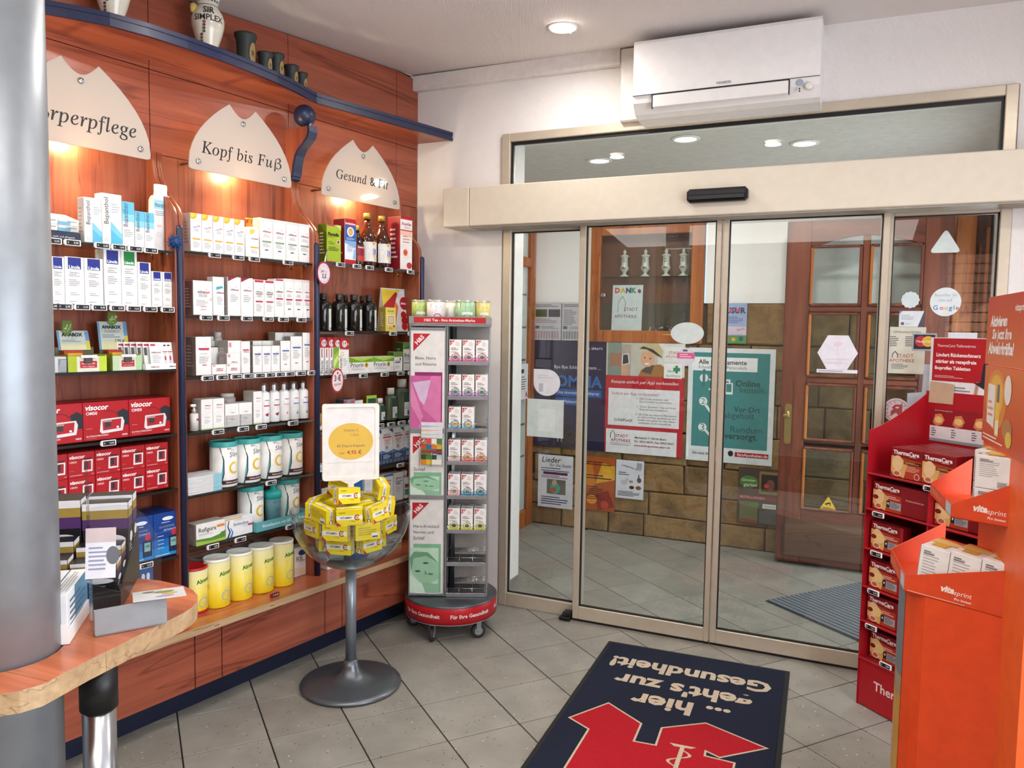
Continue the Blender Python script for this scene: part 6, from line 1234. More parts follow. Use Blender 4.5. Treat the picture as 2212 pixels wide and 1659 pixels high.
# pill box displays
def pill(u, w_, zc, hc, lab, t1, t2, tag_txt, gu, green):
    t = thing('pill_box_display', lab, 'display box', SW(u, .165, Z3), A_SH)
    m = M(); m.box(-w_/2, w_/2, .0, .003, 0, .055, P('#d9d8c8', .45)); m.box(-w_/2, w_/2, .09, .093, 0, .085, P('#5a5a44', .5)); m.box(-w_/2, -w_/2+.003, .003, .09, 0, .06, P('#7a8a2c', .5)); m.box(w_/2-.003, w_/2, .003, .09, 0, .06, P('#c0cc50', .5)); m.box(-w_/2+.003, w_/2-.003, .003, .09, 0, .003, '#8a8a78')
    f = Flat((-w_/2, 0, 0), (1, 0, 0), (0, 0, 1), w_, .055); m.rect(f, 0, 0, w_*.22, .055, green[0]); m.rect(f, w_*.8, 0, w_, .055, green[1]); m.rect(f, w_*.3, .014, w_*.74, .038, '#b4202c'); m.text(f, 'Schutzgebühr', w_*.52, .03, '#f0dede', w=w_*.36, bold=.02); m.text(f, 'nicht vergessen', w_*.52, .02, '#f0dede', w=w_*.32); m.obj('box_body', t)
    m = M(); m.box(-w_/2+.006, w_/2-.006, .02, .085, .0035, .05, P('#2a3050', .4), .002); m.box(-w_/2+.012, -.005, .024, .05, .05, .066, P('#c8a02a', .4), .001); m.box(-w_/2+.012, .012, .052, .078, .05, .074, P('#a82a24', .4), .001); m.obj('pill_cases', t)
    m = M(); m.hull([(-.056, .086, .075), (.056, .086, .075), (.056, .089, .075), (-.056, .089, .075)], [(-.054, .105, zc+hc), (.054, .105, zc+hc), (.054, .108, zc+hc), (-.054, .108, zc+hc)], P('#b6bcba', .45))
    f = Flat((-.056, .086, .075), (1, 0, 0), (0, .019, zc+hc-.075), .112, hc); hh = zc+hc-.075; m.rect(f, 0, 0, .008, hh, '#5c8ab4'); m.rect(f, .098, 0, .112, hh, '#c0b84a'); m.rect(f, .098, hh*.5, .112, hh, '#5c8ab4'); m.rect(f, .008, 0, .098, hh*.3, '#c9c49a'); m.text(f, 'ANABOX', .053, hh*.82, '#1c2228', w=.074, bold=.06); m.text(f, t1, .053, hh*.66, '#6a8a7a', w=.06 if len(t1) > 5 else .03); m.lines(f, .014, hh*.42, .085, hh*.56, 2, '#6a7a6a'); 
    if t2: m.text(f, t2, .08, hh*.32, '#2a2c20', w=.036, rot=-.12, bold=.01)
    m.obj('header_card', t)
    m = M(); m.prism([(-.018, -.014), (.0, -.028), (.018, -.012), (.016, .026), (-.016, .026)], -.001, .0, P('#5a7a24', .5)); f = Flat((0, -.001, 0), (1, 0, 0), (0, 0, 1)); m.text(f, '1 Box', -.005, .0, '#d8e4b8', w=.028, rot=1.2); m.text(f, tag_txt, .007, .0, '#d8e4b8', w=.03, rot=1.2); o = m.obj('green_tag', t, (gu, .1, zc+hc+.01))
    m = M(); m.box(-.028, .028, -.012, -.009, .05, .06, P('#dedede', .4)); m.box(-.014, .014, -.0085, -.0005, .03, .056, P('#54423c', .5), .002); m.obj('price_clip', t)
pill(1.955, .135, .075, .07, 'green pill box display for the week, header card lower', '1 x 7', None, '1 Woche', -.02, ('#a6b82a', '#b8cc3a'))
pill(1.81, .11, .095, .085, 'green pill box display for the day with price 1,95', 'TAGESBOX', '1,95 €', '1 Tag', .0, ('#b8d0a8', '#a8cc9a'))
m = M(); m.box(-.022, .022, 0, .08, 0, .055, P('#c2c4c8', .45), .001); f = Flat((-.022, 0, 0), (1, 0, 0), (0, 0, 1), .044, .055); m.rect(f, .016, 0, .044, .048, '#7c8088')
for k in range(5): m.poly(f, [(.017+k*.005, .002), (.019+k*.005, .002), (.028+k*.004, .044), (.026+k*.004, .044)], '#b4b8bc')
shelf_one(m, 'grey_carton', 'small grey striped carton next to the column on the third shelf', 'carton', 2.05, .165, Z3)
# lip balm blister cards in a white tray
t = thing('blister_tray', 'white counter tray filled with hanging lip balm cards', 'tray', SW(1.665, .185, Z3), A_SH)
m = M(); m.box(-.085, .055, 0, .003, 0, .022, WHITE); m.box(-.085, .055, .15, .153, 0, .03, WHITE); m.box(-.085, -.082, .003, .15, 0, .022, WHITE); m.box(.052, .055, .003, .15, 0, .022, WHITE); m.box(-.082, .052, .003, .15, 0, .002, WHITE); f = Flat((-.085, 0, 0), (1, 0, 0), (0, 0, 1), .14, .022)
for x in (.035, .11): m.text(f, 'seba', x-.006, .011, '#54595f', w=.018, bold=.02); m.text(f, 'med', x+.011, .0105, '#c4304e', w=.014, bold=.02)
m.obj('tray_body', t)
for k in range(7):
    m = M(); m.box(-.048, .048, 0, .0012, 0, .1, WHITE); f = Flat((-.048, 0, 0), (1, 0, 0), (0, 0, 1), .096, .1); m.rect(f, .004, .086, .024, .094, '#b03a54'); m.ell(f, .078, .088, .006, .003, '#33302e'); m.ell(f, .062, .088, .006, .003, '#33302e')
    if k == 0: m.text(f, 'seba', .016, .062, '#54595f', w=.02, bold=.02); m.text(f, 'med', .035, .0615, '#c4304e', w=.016, bold=.02); m.lines(f, .008, .02, .045, .054, 5, '#a9acb0'); m.rect(f, .056, .01, .066, .06, '#cfd0d2'); m.rect(f, .076, .01, .086, .06, '#cfd0d2'); m.rect(f, .058, .03, .064, .046, '#b8264a'); m.rect(f, .078, .03, .084, .046, '#b8264a'); m.rect(f, .052, .062, .07, .065, '#b8264a'); m.rect(f, .072, .062, .09, .065, '#b8264a')
    else: m.rect(f, .002, .05, .014, .08, '#4a4e54')
    o = shelf_one(m, 'lip_balm_card', 'white lip balm card, %s from the front of the white tray' % ORD[k], 'card', 1.672+.016*k, .172-.016*k, Z3+.004, 'lip balm cards'); o.rotation_euler = (radians(-9), 0, A_SH)
# brush heads on the bench below the blue boxes
m = M(); m.box(-.028, .028, 0, .004, 0, .16, P('#2a5a9a', .4)); f = Flat((-.028, 0, 0), (1, 0, 0), (0, 0, 1), .056, .16)
for x in (.016, .036): m.poly(f, [(x-.004, .02), (x+.004, .02), (x+.006, .12), (x-.006, .12)], '#d4d6da'); m.ell(f, x, .125, .007, .012, '#d4d6da')
for k, u in enumerate((1.775, 1.735)): shelf_one(m, 'brush_head_card', 'blue card of white brush heads below the blue meter boxes, %s' % ORD[k], 'card', u, .12, BEN+.12, 'brush head cards') if 0 else None
t = thing('brush_rack', 'blue card of white toothbrush heads under the blue meter boxes', 'card', SW(1.745, .15, BEN+.0015), A_SH)
m.obj('card', t, (0, 0, .08)); q = M(); q.box(-.03, .03, -.01, .03, 0, .079, P('#2a4a7a', .5), .001); q.obj('card_stand', t)
# middle bay: wobbler, jars, brochures, tray
def wobbler(label, u, d, z, rx, rz_, rim, fill, deco, stalk):
    t = thing('shelf_wobbler', label, 'wobbler', SW(u, d, z), A_SH+radians(12))
    m = M(); m.prism(circ(rx, rz_), 0, .0012, P(rim, .45)); f = Flat((0, 0, 0), (1, 0, 0), (0, 0, 1)); m.ell(f, 0, 0, rx*.86, rz_*.86, fill, 32); deco(m, f); m.obj('disc', t)
    m = M(); m.tube(stalk, .004, WHITE, 6); m.obj('stalk', t)
wobbler('round white shelf wobbler with crimson rim reading pH 5,5', .905, .225, 1.787, .052, .054, '#a8204c', '#dcd6d8', lambda m, f: (m.text(f, 'pH', -.012, .01, '#a8204c', w=.024, bold=.03, shear=.2), m.text(f, 'Wert', .014, .008, '#a8204c', w=.02, shear=.2), m.text(f, '5,5', .0, -.012, '#7a2a6a', w=.034, bold=.04, shear=.1), [m.text(f, ch, .036*sin(-1.+k*.25), .036*cos(-1.+k*.25), '#7c7880', h=.007, rot=1.-k*.25) for k, ch in enumerate('KLINISCH')], [m.text(f, ch, .038*sin(2.2+k*.25), .038*cos(2.2+k*.25), '#7c7880', h=.007, rot=-2.2-k*.25) for k, ch in enumerate('GEPRÜFT')]), [(.01, .004, .045), (.02, .006, .075), (.04, .008, .115)])
wobbler('oval white shelf wobbler with red rim reading 3 € sparen', .822, .225, 1.287, .05, .0585, '#b41c28', '#e0dada', lambda m, f: (m.text(f, '3 €', .0, .012, '#8a1c40', w=.054, bold=.03), m.text(f, 'sparen!', .0, -.016, '#a02a44', w=.06, shear=.2, bold=.01), m.ell(f, 0, .036, .006, .006, '#a8202c')), [(0, .004, .03), (0, .02, .05), (0, .04, .055)])
def cjar(label, u, d, z, r, h, lid, body):
    t = thing('cream_jar', label, 'jar', SW(u, d, z), A_SH); m = M(); m.lathe([(r*.96, 0), (r, .003), (r, h*.55), (r*.9, h*.6)], P(body, .3), 24); m.obj('body', t); m = M(); m.lathe([(r*.82, h*.58), (r*.82, h*.97), (r*.78, h), (0, h)], P(lid, .35), 24); m.obj('lid', t)
cjar('grey glass cream jar standing on the small white boxes', 1.345, .11, 1.1092+.1, .034, .042, '#b9b5b0', '#8d8884')
cjar('white lidded cream jar behind the cube boxes on the third shelf', 1.40, .06, 1.336+.115, .028, .042, '#d8d4d0', '#b0aaa6')
cjar('silver capped cream jar behind the topmost cube box', 1.352, .06, 1.336+.115, .018, .06, '#c0c0c4', '#a8a6a6')
m = M(); m.box(-.034, .034, 0, .055, 0, .113, WHITE, .001); shelf_one(m, 'support_carton', 'plain white carton hidden behind the cube boxes, carrying two jars', 'carton', 1.378, .085, 1.3345)
for k in range(14):
    a = random.Random(k).uniform(-.03, .03); m = M(); m.box(-.085, .07, 0, .105, 0, .0048, P(('#e2e2e4', '#d6d8da')[k % 2], .35), .0012); f = Flat((-.085, 0, 0), (1, 0, 0), (0, 0, 1), .155, .0048); m.rect(f, .115, 0, .155, .0048, '#8fc4d4'); f = Flat((-.085, .105, 0), (0, -1, 0), (0, 0, 1), .105, .0048); m.rect(f, .002, 0, .1, .003, '#3a2c2a'); f = Flat((-.085, 0, .0048), (1, 0, 0), (0, 1, 0), .155, .105); m.rect(f, .004, .004, .15, .1, '#d8d8dc')
    shelf_one(m, 'brochure', 'white diet brochure in the pile, %s from below' % (ORD[k] if k < 12 else ('thirteenth', 'topmost')[k-12]), 'brochure', 1.492, .175, .8552+.0052*k, 'piled diet brochures', a)
m = M(); m.box(-.04, .04, 0, .002, 0, .21, P('#b8a898', .45)); f = Flat((-.04, 0, 0), (1, 0, 0), (0, 0, 1), .08, .21)
m.deco(f, [('p', [(0, .3), (.0, 1), (.7, 1), (.86, .7), (.8, .42), (.5, .3)], '#a8825a'), ('e', .3, .62, .36, .44, '#d0a082'), ('p', [(0, .78), (.1, .95), (.5, .98), (.7, .8), (.5, .86), (.2, .82)], '#a07a4c'), ('e', .22, .66, .07, .04, '#3a2a24'), ('e', .5, .66, .07, .04, '#3a2a24'), ('e', .33, .5, .14, .05, '#e2d4cc'), ('p', [(.3, 0), (1, 0), (1, .45), (.75, .3)], '#5fa8a8'), ('p', [(.62, 1), (1, 1), (1, .86)], '#b02a3a'), ('p', [(.86, .5), (1, .45), (1, .8), (.9, .9)], '#d8d4d2')])
o = shelf_one(m, 'standing_brochure', 'upright brochure with smiling woman behind the brochure pile', 'brochure', 1.55, .055, .8552+.0005); o.rotation_euler = (radians(-6), 0, A_SH)
t = thing('gift_tray', 'turquoise cardboard tray with lettering around two cans and a shaker', 'tray', SW(1.105, .186, .6392), A_SH)
m = M(); m.box(-.155, .155, 0, .002, 0, .043, P('#5aa4ae', .45)); m.box(-.155, -.153, .002, .15, 0, .043, P('#5aa4ae', .45)); m.box(.153, .155, .002, .15, 0, .043, P('#5aa4ae', .45)); m.box(-.153, .153, .002, .15, 0, .0008, P('#5aa4ae', .45)); f = Flat((-.155, 0, 0), (1, 0, 0), (0, 0, 1), .31, .043); m.text(f, 'Vorteilspaket mit GRATIS Shaker', .155, .022, '#dcecee', w=.25, bold=.02); m.obj('tray_body', t)
# corner bay: price flags, loofah, tray, cone
for k, (u, dz) in enumerate(((.842, 0), (.80, .0), (.765, -.002), (.728, -.004))):
    m = M(); m.prism([(-.028, 0), (.028, -.003), (.03, .05), (-.027, .052)], 0, .001, P('#b41c28', .45)); f = Flat((0, 0, 0), (1, 0, 0), (0, 0, 1)); m.ell(f, 0, .024, .017, .017, '#e0dada'); m.text(f, '3 €', 0, .027, '#8a1c40', w=.024, bold=.03); m.text(f, 'sparen', 0, .016, '#a02a44', w=.02); m.ell(f, .023, .022, .004, .006, '#d8a03a')
    shelf_one(m, 'price_flag', 'red 3 € price flag above the upright hair capsule boxes, %s in the row' % ORD[k], 'price flag', u, .155+.006*k, 1.305+.134+dz, 'red price flags')
for k in range(3):
    m = M(); m.box(-.012, .012, 0, .1, 0, .131, WHITE, .001); f = Flat((-.012, .0, 0), (1, 0, 0), (0, 0, 1), .024, .131); m.text(f, 'Priorin', .012, .04, '#3a3e44', w=.06, rot=pi/2, bold=.02); m.rect(f, .009, .085, .015, .128, '#9a2a2a'); m.rect(f, .0, 0, .0015, .131, '#8a8078')
    shelf_one(m, 'capsule_box', 'narrow hair capsule box seen edge on at the blue post, %s from the post' % ORD[k], 'box', .865-.03*k, .165, 1.3102, 'upright hair capsule boxes')
t = thing('massage_mitt', 'tan massage mitt with white roller beads on the fourth shelf', 'massage mitt', SW(.845, .165, 1.0432), A_SH)
m = M(); m.lathe([(.0, .0), (.034, .004), (.04, .03), (.036, .05), (.02, .06), (0, .061)], P('#b8935a', .85), 18, (0, .05, .02), sy=.8); m.obj('mitt', t)
for k in range(5):
    m = M(); m.lathe([(.0, -.02), (.007, -.016), (.01, 0), (.007, .016), (0, .02)], P('#ddd2b8', .5), 10, sy=.9); o = m.obj('bead', t, (-.03+.014*k, .006+.004*(k % 2), .012+.006*(k % 2))); o.rotation_euler = (0, radians(70-10*k), .2*k)
m = M(); m.box(-.034, .05, 0, .08, 0, .03, P('#141e46', .4), .002); m.hull([(-.034, 0, .03), (.05, 0, .03), (.05, .08, .03), (-.034, .08, .03)], [(-.03, .03, .055), (.046, .03, .055), (.046, .08, .055), (-.03, .08, .055)], P('#dcdfe6', .4)); f = Flat((-.034, 0, 0), (1, 0, 0), (0, 0, 1), .084, .03); m.text(f, 'BAUER', .03, .016, '#c8ccd8', w=.046, bold=.03); m.rect(f, .055, 0, .084, .03, '#d4d6da'); f = Flat((-.034, 0, .03), (1, 0, 0), (0, .03, .025), .084, .035); m.lines(f, .008, .006, .04, .03, 3, '#5a6ab0')
shelf_one(m, 'care_tray', 'blue and white counter tray behind the white card stand', 'tray', .84, .165, .8172)
m = M(); m.lathe([(.018, 0), (.016, .03), (.007, .08), (.005, .095), (0, .096)], P('#b4b2b0', .3), 16); shelf_one(m, 'cone_bottle', 'pale cone shaped bottle beside the blue post on the fifth shelf', 'bottle', .868, .05, .8172)
m = M(); m.box(-.05, .05, 0, .0005, 0, .0006, WHITE) if 0 else m.box(-.075, .075, -.05, .05, 0, .0012, P('#e6e4e2', .6)); shelf_one(m, 'paper_sheet', 'white paper sheet lying on the bench behind the round counter end', 'paper', 1.80, .245, .3615, None, radians(8))
m = M(); m.box(-.022, .022, -.012, .0, 0, .016, P('#8a1420', .4), .002); f = Flat((-.016, -.012, .003), (1, 0, 0), (0, 0, 1), .034, .01); m.rect(f, 0, 0, .034, .01, '#15161a'); m.text(f, '€ 15,95', .017, .005, '#d8dade', w=.028, bold=.02)
shelf_one(m, 'price_tag', 'red framed price tag on the bench in front of the yellow cans', 'price tag', 1.225, .255, .3612)

# ------------------------------------------------------------------ counter end, column
ccx, ccy = -.13, -2.885
t = thing('round_column', 'round grey metallic column passing through the counter', 'column', (ccx, ccy, 0))
m = M(); m.lathe([(.1, 0), (.1, ceil_z(ccx, ccy)-.004)], COLM, 48); m.obj('shaft', t)
t = thing('counter', 'cherry counter with rounded free end around the grey column', 'counter', (0, 0, 0))
ol = [(-.12, -2.462), (-.077, -2.474), (-.039, -2.496), (-.008, -2.528), (.009, -2.558), (.019, -2.596), (.024, -2.632), (.03, -2.691), (.041, -2.762), (.049, -2.839), (.06, -2.903), (.066, -2.94), (.055, -2.972), (.03, -3.0), (-.02, -3.035), (-.1, -3.07), (-.3, -3.12), (-.75, -3.2), (-.75, -2.75), (-.45, -2.56), (-.3, -2.478), (-.2, -2.46)][::-1]
sdx, sdy = .898, .44; nx_, ny_ = -sdy, sdx; cc = nx_*ccx+ny_*ccy
for sg, nm in ((1, 'near_board'), (-1, 'far_board')):
    p = clip(ol, sg*nx_, sg*ny_, sg*cc-.0006)
    out = []
    for a, b in zip(p, p[1:]+p[:1]):
        out.append(a)
        on = lambda q: abs(sg*(nx_*q[0]+ny_*q[1]-cc)+.0006) < 1e-6
        if on(a) and on(b):
            ta = (a[0]-ccx)*sdx+(a[1]-ccy)*sdy; fw = ta < 0
            for k in range(13):
                ph = pi*k/12; s_ = -cos(ph)*(1 if fw else -1)*.104; q_ = -sin(ph)*.104*sg
                out.append((ccx+sdx*s_+nx_*q_, ccy+sdy*s_+ny_*q_))
    m = M(); m.prism(out, .881, .92, CH_T, 'xy'); o = m.obj('board', t)
    o.data.materials.append(EDGE)
    for pl in o.data.polygons:
        if abs(pl.normal.z) < .5: pl.material_index = 1
m = M(); m.lathe([(.03, 0), (.03, .81)], STEEL, 28); m.obj('leg', t, (.011, -2.791, .0))
m = M(); m.lathe([(.034, .8), (.034, .881)], BLACK, 28); m.obj('leg_collar', t, (.011, -2.791, 0))
# leaflet holder
AH = radians(59.3)
t = thing('leaflet_holder', 'clear acrylic leaflet holder with grey leaflets at the counter edge', 'leaflet holder', (-.033, -2.763, .921), AH)
m = M(); m.prism(fillet([(0, 0), (.133, 0), (.133, .055), (0, .055)], .004), -.002, .0, P('#8d9094', .15)); m.box(0, .133, -.002, .05, 0, .003, ACRYL); m.obj('front_lip', t)
m = M(); m.prism(fillet([(0, .003), (.133, .003), (.133, .16), (.09, .25), (0, .25)], [0, 0, .01, .04, .01]), .047, .05, ACRYL); m.obj('back_plate', t)
m = M(); m.hull([(-.003, .0, .003), (.0, .0, .003), (.0, .05, .003), (-.003, .05, .003)], [(-.003, .055, .345), (0, .055, .345), (0, .07, .345), (-.003, .07, .345)], ACRYL); m.obj('side_fin', t)
m = M(); m.box(.0, .133, .006, .014, .004, .05, P('#b9bcc0', .3)); m.obj('leaflet', t)
m = M(); m.box(0, .055, 0, .001, 0, .1, P('#dcdce2', .5)); f = Flat((0, 0, 0), (1, 0, 0), (0, 0, 1), .055, .1); m.rect(f, 0, .072, .055, .1, '#c8b8b8'); m.lines(f, .006, .015, .045, .065, 6, '#9094b0'); m.ell(f, .05, .045, .012, .018, '#6a6c74')
o = one(m, 'appointment_card', 'small white appointment card tucked into the clear leaflet holder', 'card', (-.055, -2.765, 1.035), AH-radians(20)); o.rotation_euler.x = radians(-8)
m = M(); m.box(-.05, .05, -.045, .045, 0, .0015, P('#c4c6c8', .4)); f = Flat((-.05, -.045, .0015), (1, 0, 0), (0, 1, 0), .1, .09); m.ell(f, .06, .06, .02, .01, '#7a8a4a'); m.ell(f, .07, .04, .016, .008, '#b8a84a'); m.ell(f, .06, .02, .018, .007, '#a88ab4'); m.ell(f, .03, .07, .012, .006, '#5a6a54')
o = one(m, 'flyer', 'grey flyer with small flower print sticking out of the leaflet holder', 'flyer', (.004, -2.64, .9745), AH-radians(8)); o.rotation_euler.x = radians(-6)
# black tray of test kits
AT = radians(-41.5)
t = thing('kit_tray', 'black cardboard tray of test kits on the counter', 'tray', (-.114, -2.638, .921), radians(131.5))
m = M()
m.hull([(0, 0, 0), (.25, 0, 0), (.25, .003, 0), (0, .003, 0)], [(0, 0, .04), (.25, 0, .12), (.25, .003, .12), (0, .003, .04)], P('#1c1c20', .4)); m.hull([(0, .2, 0), (.25, .2, 0), (.25, .203, 0), (0, .203, 0)], [(0, .2, .12), (.25, .2, .12), (.25, .203, .12), (0, .203, .12)], P('#1c1c20', .4))
m.hull([(0, .003, 0), (.003, .003, 0), (.003, .2, 0), (0, .2, 0)], [(0, .003, .04), (.003, .003, .04), (.003, .2, .12), (0, .2, .12)], P('#1c1c20', .4)); m.box(.247, .25, .003, .2, 0, .12, P('#1c1c20', .4)); m.box(.003, .247, .003, .2, 0, .003, P('#1c1c20', .4)); m.obj('tray_body', t)
def kit(k, x, y, h, w_, lab):
    m = M(); m.box(0, .05, 0, w_, 0, h, P('#18161a', .35), .001)
    for O_, R_v, ww in (((0, w_, 0), (0, -1, 0), w_), ((0, 0, 0), (1, 0, 0), .05)):
        f = Flat(O_, R_v, (0, 0, 1), ww, h); m.rect(f, 0, h*.82, ww, h*.95, '#9a8038'); m.rect(f, 0, h*.7, ww, h*.82, '#4a2a5c'); m.rect(f, 0, h*.92, ww, h, '#d8d6d8'); m.ell(f, ww*.6, h*.58, ww*.34, h*.06, '#d4d0d2'); m.lines(f, ww*.1, h*.42, ww*.8, h*.52, 3, '#a8a4a8'); m.poly(f, [(ww*.2, h*.08), (ww*.6, h*.1), (ww*.95, h*.34), (ww*.7, h*.4), (ww*.4, h*.28)], '#c9a02c'); m.ell(f, ww*.55, h*.36, ww*.3, h*.05, '#d8d4d0')
    c, s_ = cos(radians(131.5)), sin(radians(131.5)); one(m, 'test_kit_box', lab, 'box', (-.114+c*x-s_*y, -2.638+s_*x+c*y, .925), radians(131.5), 'test kit boxes in the black tray')
kit(0, .13, .102, .215, .095, 'tall black test kit box at the column side of the black tray'); kit(1, .13, .004, .205, .095, 'tall black test kit box at the rear free side of the black tray'); kit(2, .19, .102, .21, .095, 'tall black test kit box behind, column side of the black tray'); kit(3, .19, .004, .21, .095, 'tall black test kit box behind, free side of the black tray')
kit(4, .015, .105, .11, .09, 'small black test kit box in front, column side of the tray'); kit(5, .015, .01, .10, .09, 'small black test kit box in front, free side of the tray'); kit(6, .072, .105, .135, .09, 'medium black test kit box, second row, column side of the tray'); kit(7, .072, .01, .12, .09, 'medium black test kit box, second row, free side of the tray')
# white tray with blue cartons beside the column
AB = radians(131.4)
t = thing('carton_tray', 'white cardboard tray beside the column with blue and white cartons', 'tray', (-.046, -2.808, .921), AB)
m = M(); m.box(0, .176, 0, .002, 0, .03, WHITE); m.box(0, .002, .002, .07, 0, .04, WHITE); m.box(.174, .176, .002, .07, 0, .05, WHITE); m.box(.002, .174, .068, .07, 0, .03, WHITE); m.box(.002, .174, .002, .068, 0, .002, WHITE); f = Flat((0, .07, 0), (0, -1, 0), (0, 0, 1), .07, .04); m.ell(f, .045, .018, .009, .009, '#4a4e54', ring=.001); m.rect(f, .0445, .01, .0455, .026, '#4a4e54'); m.rect(f, .037, .0175, .053, .0185, '#4a4e54'); m.obj('tray_body', t)
for k in range(2):
    m = M(); m.box(.004, .172, 0, .03, 0, .094, P('#dfe1e4', .4), .001); f = Flat((.004, 0, 0), (1, 0, 0), (0, 0, 1), .168, .094); m.rect(f, .06, .03, .168, .094, '#5c8aa8'); m.lines(f, .02, .02, .15, .08, 5, '#55708a'); f = Flat((.004, .03, 0), (0, -1, 0), (0, 0, 1), .03, .094); m.poly(f, [(0, .094), (.012, .094), (.006, .06), (0, .05)], '#6ab4cc'); f = Flat((.004, 0, .094), (1, 0, 0), (0, 1, 0), .168, .03); m.lines(f, .02, .004, .16, .026, 4, '#9aa0a6')
    c, s_ = cos(AB), sin(AB); y = .003+.032*k; one(m, 'ointment_carton', 'white and blue carton in the white counter tray, %s the column' % ('away from', 'next to')[k], 'carton', (-.046-s_*y, -2.808+c*y, .924), AB, 'cartons in the white tray')

# ------------------------------------------------------------------ bowl stand with vitamin boxes
BX, BY = -.612, -1.118
t = thing('bowl_stand', 'clear acrylic bowl on a grey metal pedestal full of yellow boxes', 'display stand', (BX, BY, 0))
m = M(); m.lathe([(.2, 0), (.213, .004), (.216, .010), (.212, .016), (.19, .022), (.12, .03), (.07, .04), (.045, .06), (.034, .085), (.028, .112), (.0, .112)], P('#6a6e74', .32, .7), 56); m.obj('base', t)
m = M(); m.lathe([(.023, .11), (.023, .514)], P('#8a9098', .35, .6), 24); m.obj('pole', t)
R0, Z0 = .25, .765
pr = [(R0*sin(a), Z0-R0*cos(a)) for a in [pi/2*k/22 for k in range(23)]]
pi_ = [((R0-.004)*sin(a), Z0-(R0-.004)*cos(a)) for a in [pi/2*k/22 for k in range(22, -1, -1)]]
m = M(); m.lathe(pr+[(R0+.003, Z0), (R0+.003, Z0+.006), (R0-.004, Z0+.006)]+pi_, ACRYL, 56, cap=False); m.obj('bowl', t)
m = M(); m.lathe([(.0, .604), (.19, .604), (.192, .607), (.19, .61), (.0, .61)], thin_glass('blue_edge_plate', (.75, .85, .9, 1)), 48, cap=False); m.obj('inner_plate', t)
m = M(); m.lathe([(.0, .53), (.1, .538), (.102, .54), (.0, .541)], P('#a8aaa4', .25, .3), 36, cap=False); m.obj('bowl_disc', t)
m = M(); m.lathe([(.005, .54), (.005, .865)], CHROME, 12); m.obj('rod', t)
AS = radians(40)-radians(0)
t2 = thing('price_sign', 'white plastic frame with yellow oval price card above the bowl', 'sign', (BX, BY, .86), radians(41))
m = M(); W_, H_ = .236, .325
m.prism(fillet([(-W_/2, .035), (W_/2, .035), (W_/2, .035+H_), (-W_/2, .035+H_)], .012), -.004, .004, P('#e6e3e2', .4)); m.obj('card', t2)
m = M()
o_ = fillet([(-W_/2, .035), (W_/2, .035), (W_/2, .035+H_), (-W_/2, .035+H_)], .014, 4); i_ = fillet([(-W_/2+.017, .05), (W_/2-.017, .05), (W_/2-.017, .02+H_), (-W_/2+.017, .02+H_)], .014, 4); n_ = len(o_)
for k in range(n_):
    k2 = (k+1) % n_; m.hull([(o_[k][0], -.008, o_[k][1]), (o_[k2][0], -.008, o_[k2][1]), (i_[k2][0], -.008, i_[k2][1]), (i_[k][0], -.008, i_[k][1])], [(o_[k][0], .006, o_[k][1]), (o_[k2][0], .006, o_[k2][1]), (i_[k2][0], .006, i_[k2][1]), (i_[k][0], .006, i_[k][1])][:], P('#e9e6e0', .35))
m.obj('frame', t2)
m = M(); m.prism([(-.05, .037), (-.012, .018), (-.012, .0), (.012, .0), (.012, .018), (.05, .037)], -.006, .006, P('#e9e6e0', .35)); m.obj('foot_clip', t2)
m = M(); f = Flat((0, -.0042, .2), (1, 0, 0), (0, 0, 1)); m.ell(f, 0, .0, .093, .078, P('#dcb54e', .5, 0, .3, .02), 40); m.text(f, 'Vitamin C', .0, .048, '#6a5a4c', w=.062); m.text(f, '+ Zink', .014, .028, '#b0503a', w=.036); m.text(f, '60 Depot-Kapseln', 0, -.018, '#6a5a4c', w=.116); m.text(f, 'nur', -.036, -.048, '#b0403a', w=.022); m.text(f, '4,95 €', .014, -.046, '#a83a34', w=.06, bold=.01); m.rect(f, -.1, -.09, .1, -.0885, '#c9c7c8'); m.obj('price_print', t2)
YEL = P('#e3cc1e', .38, 0, .4, .03)
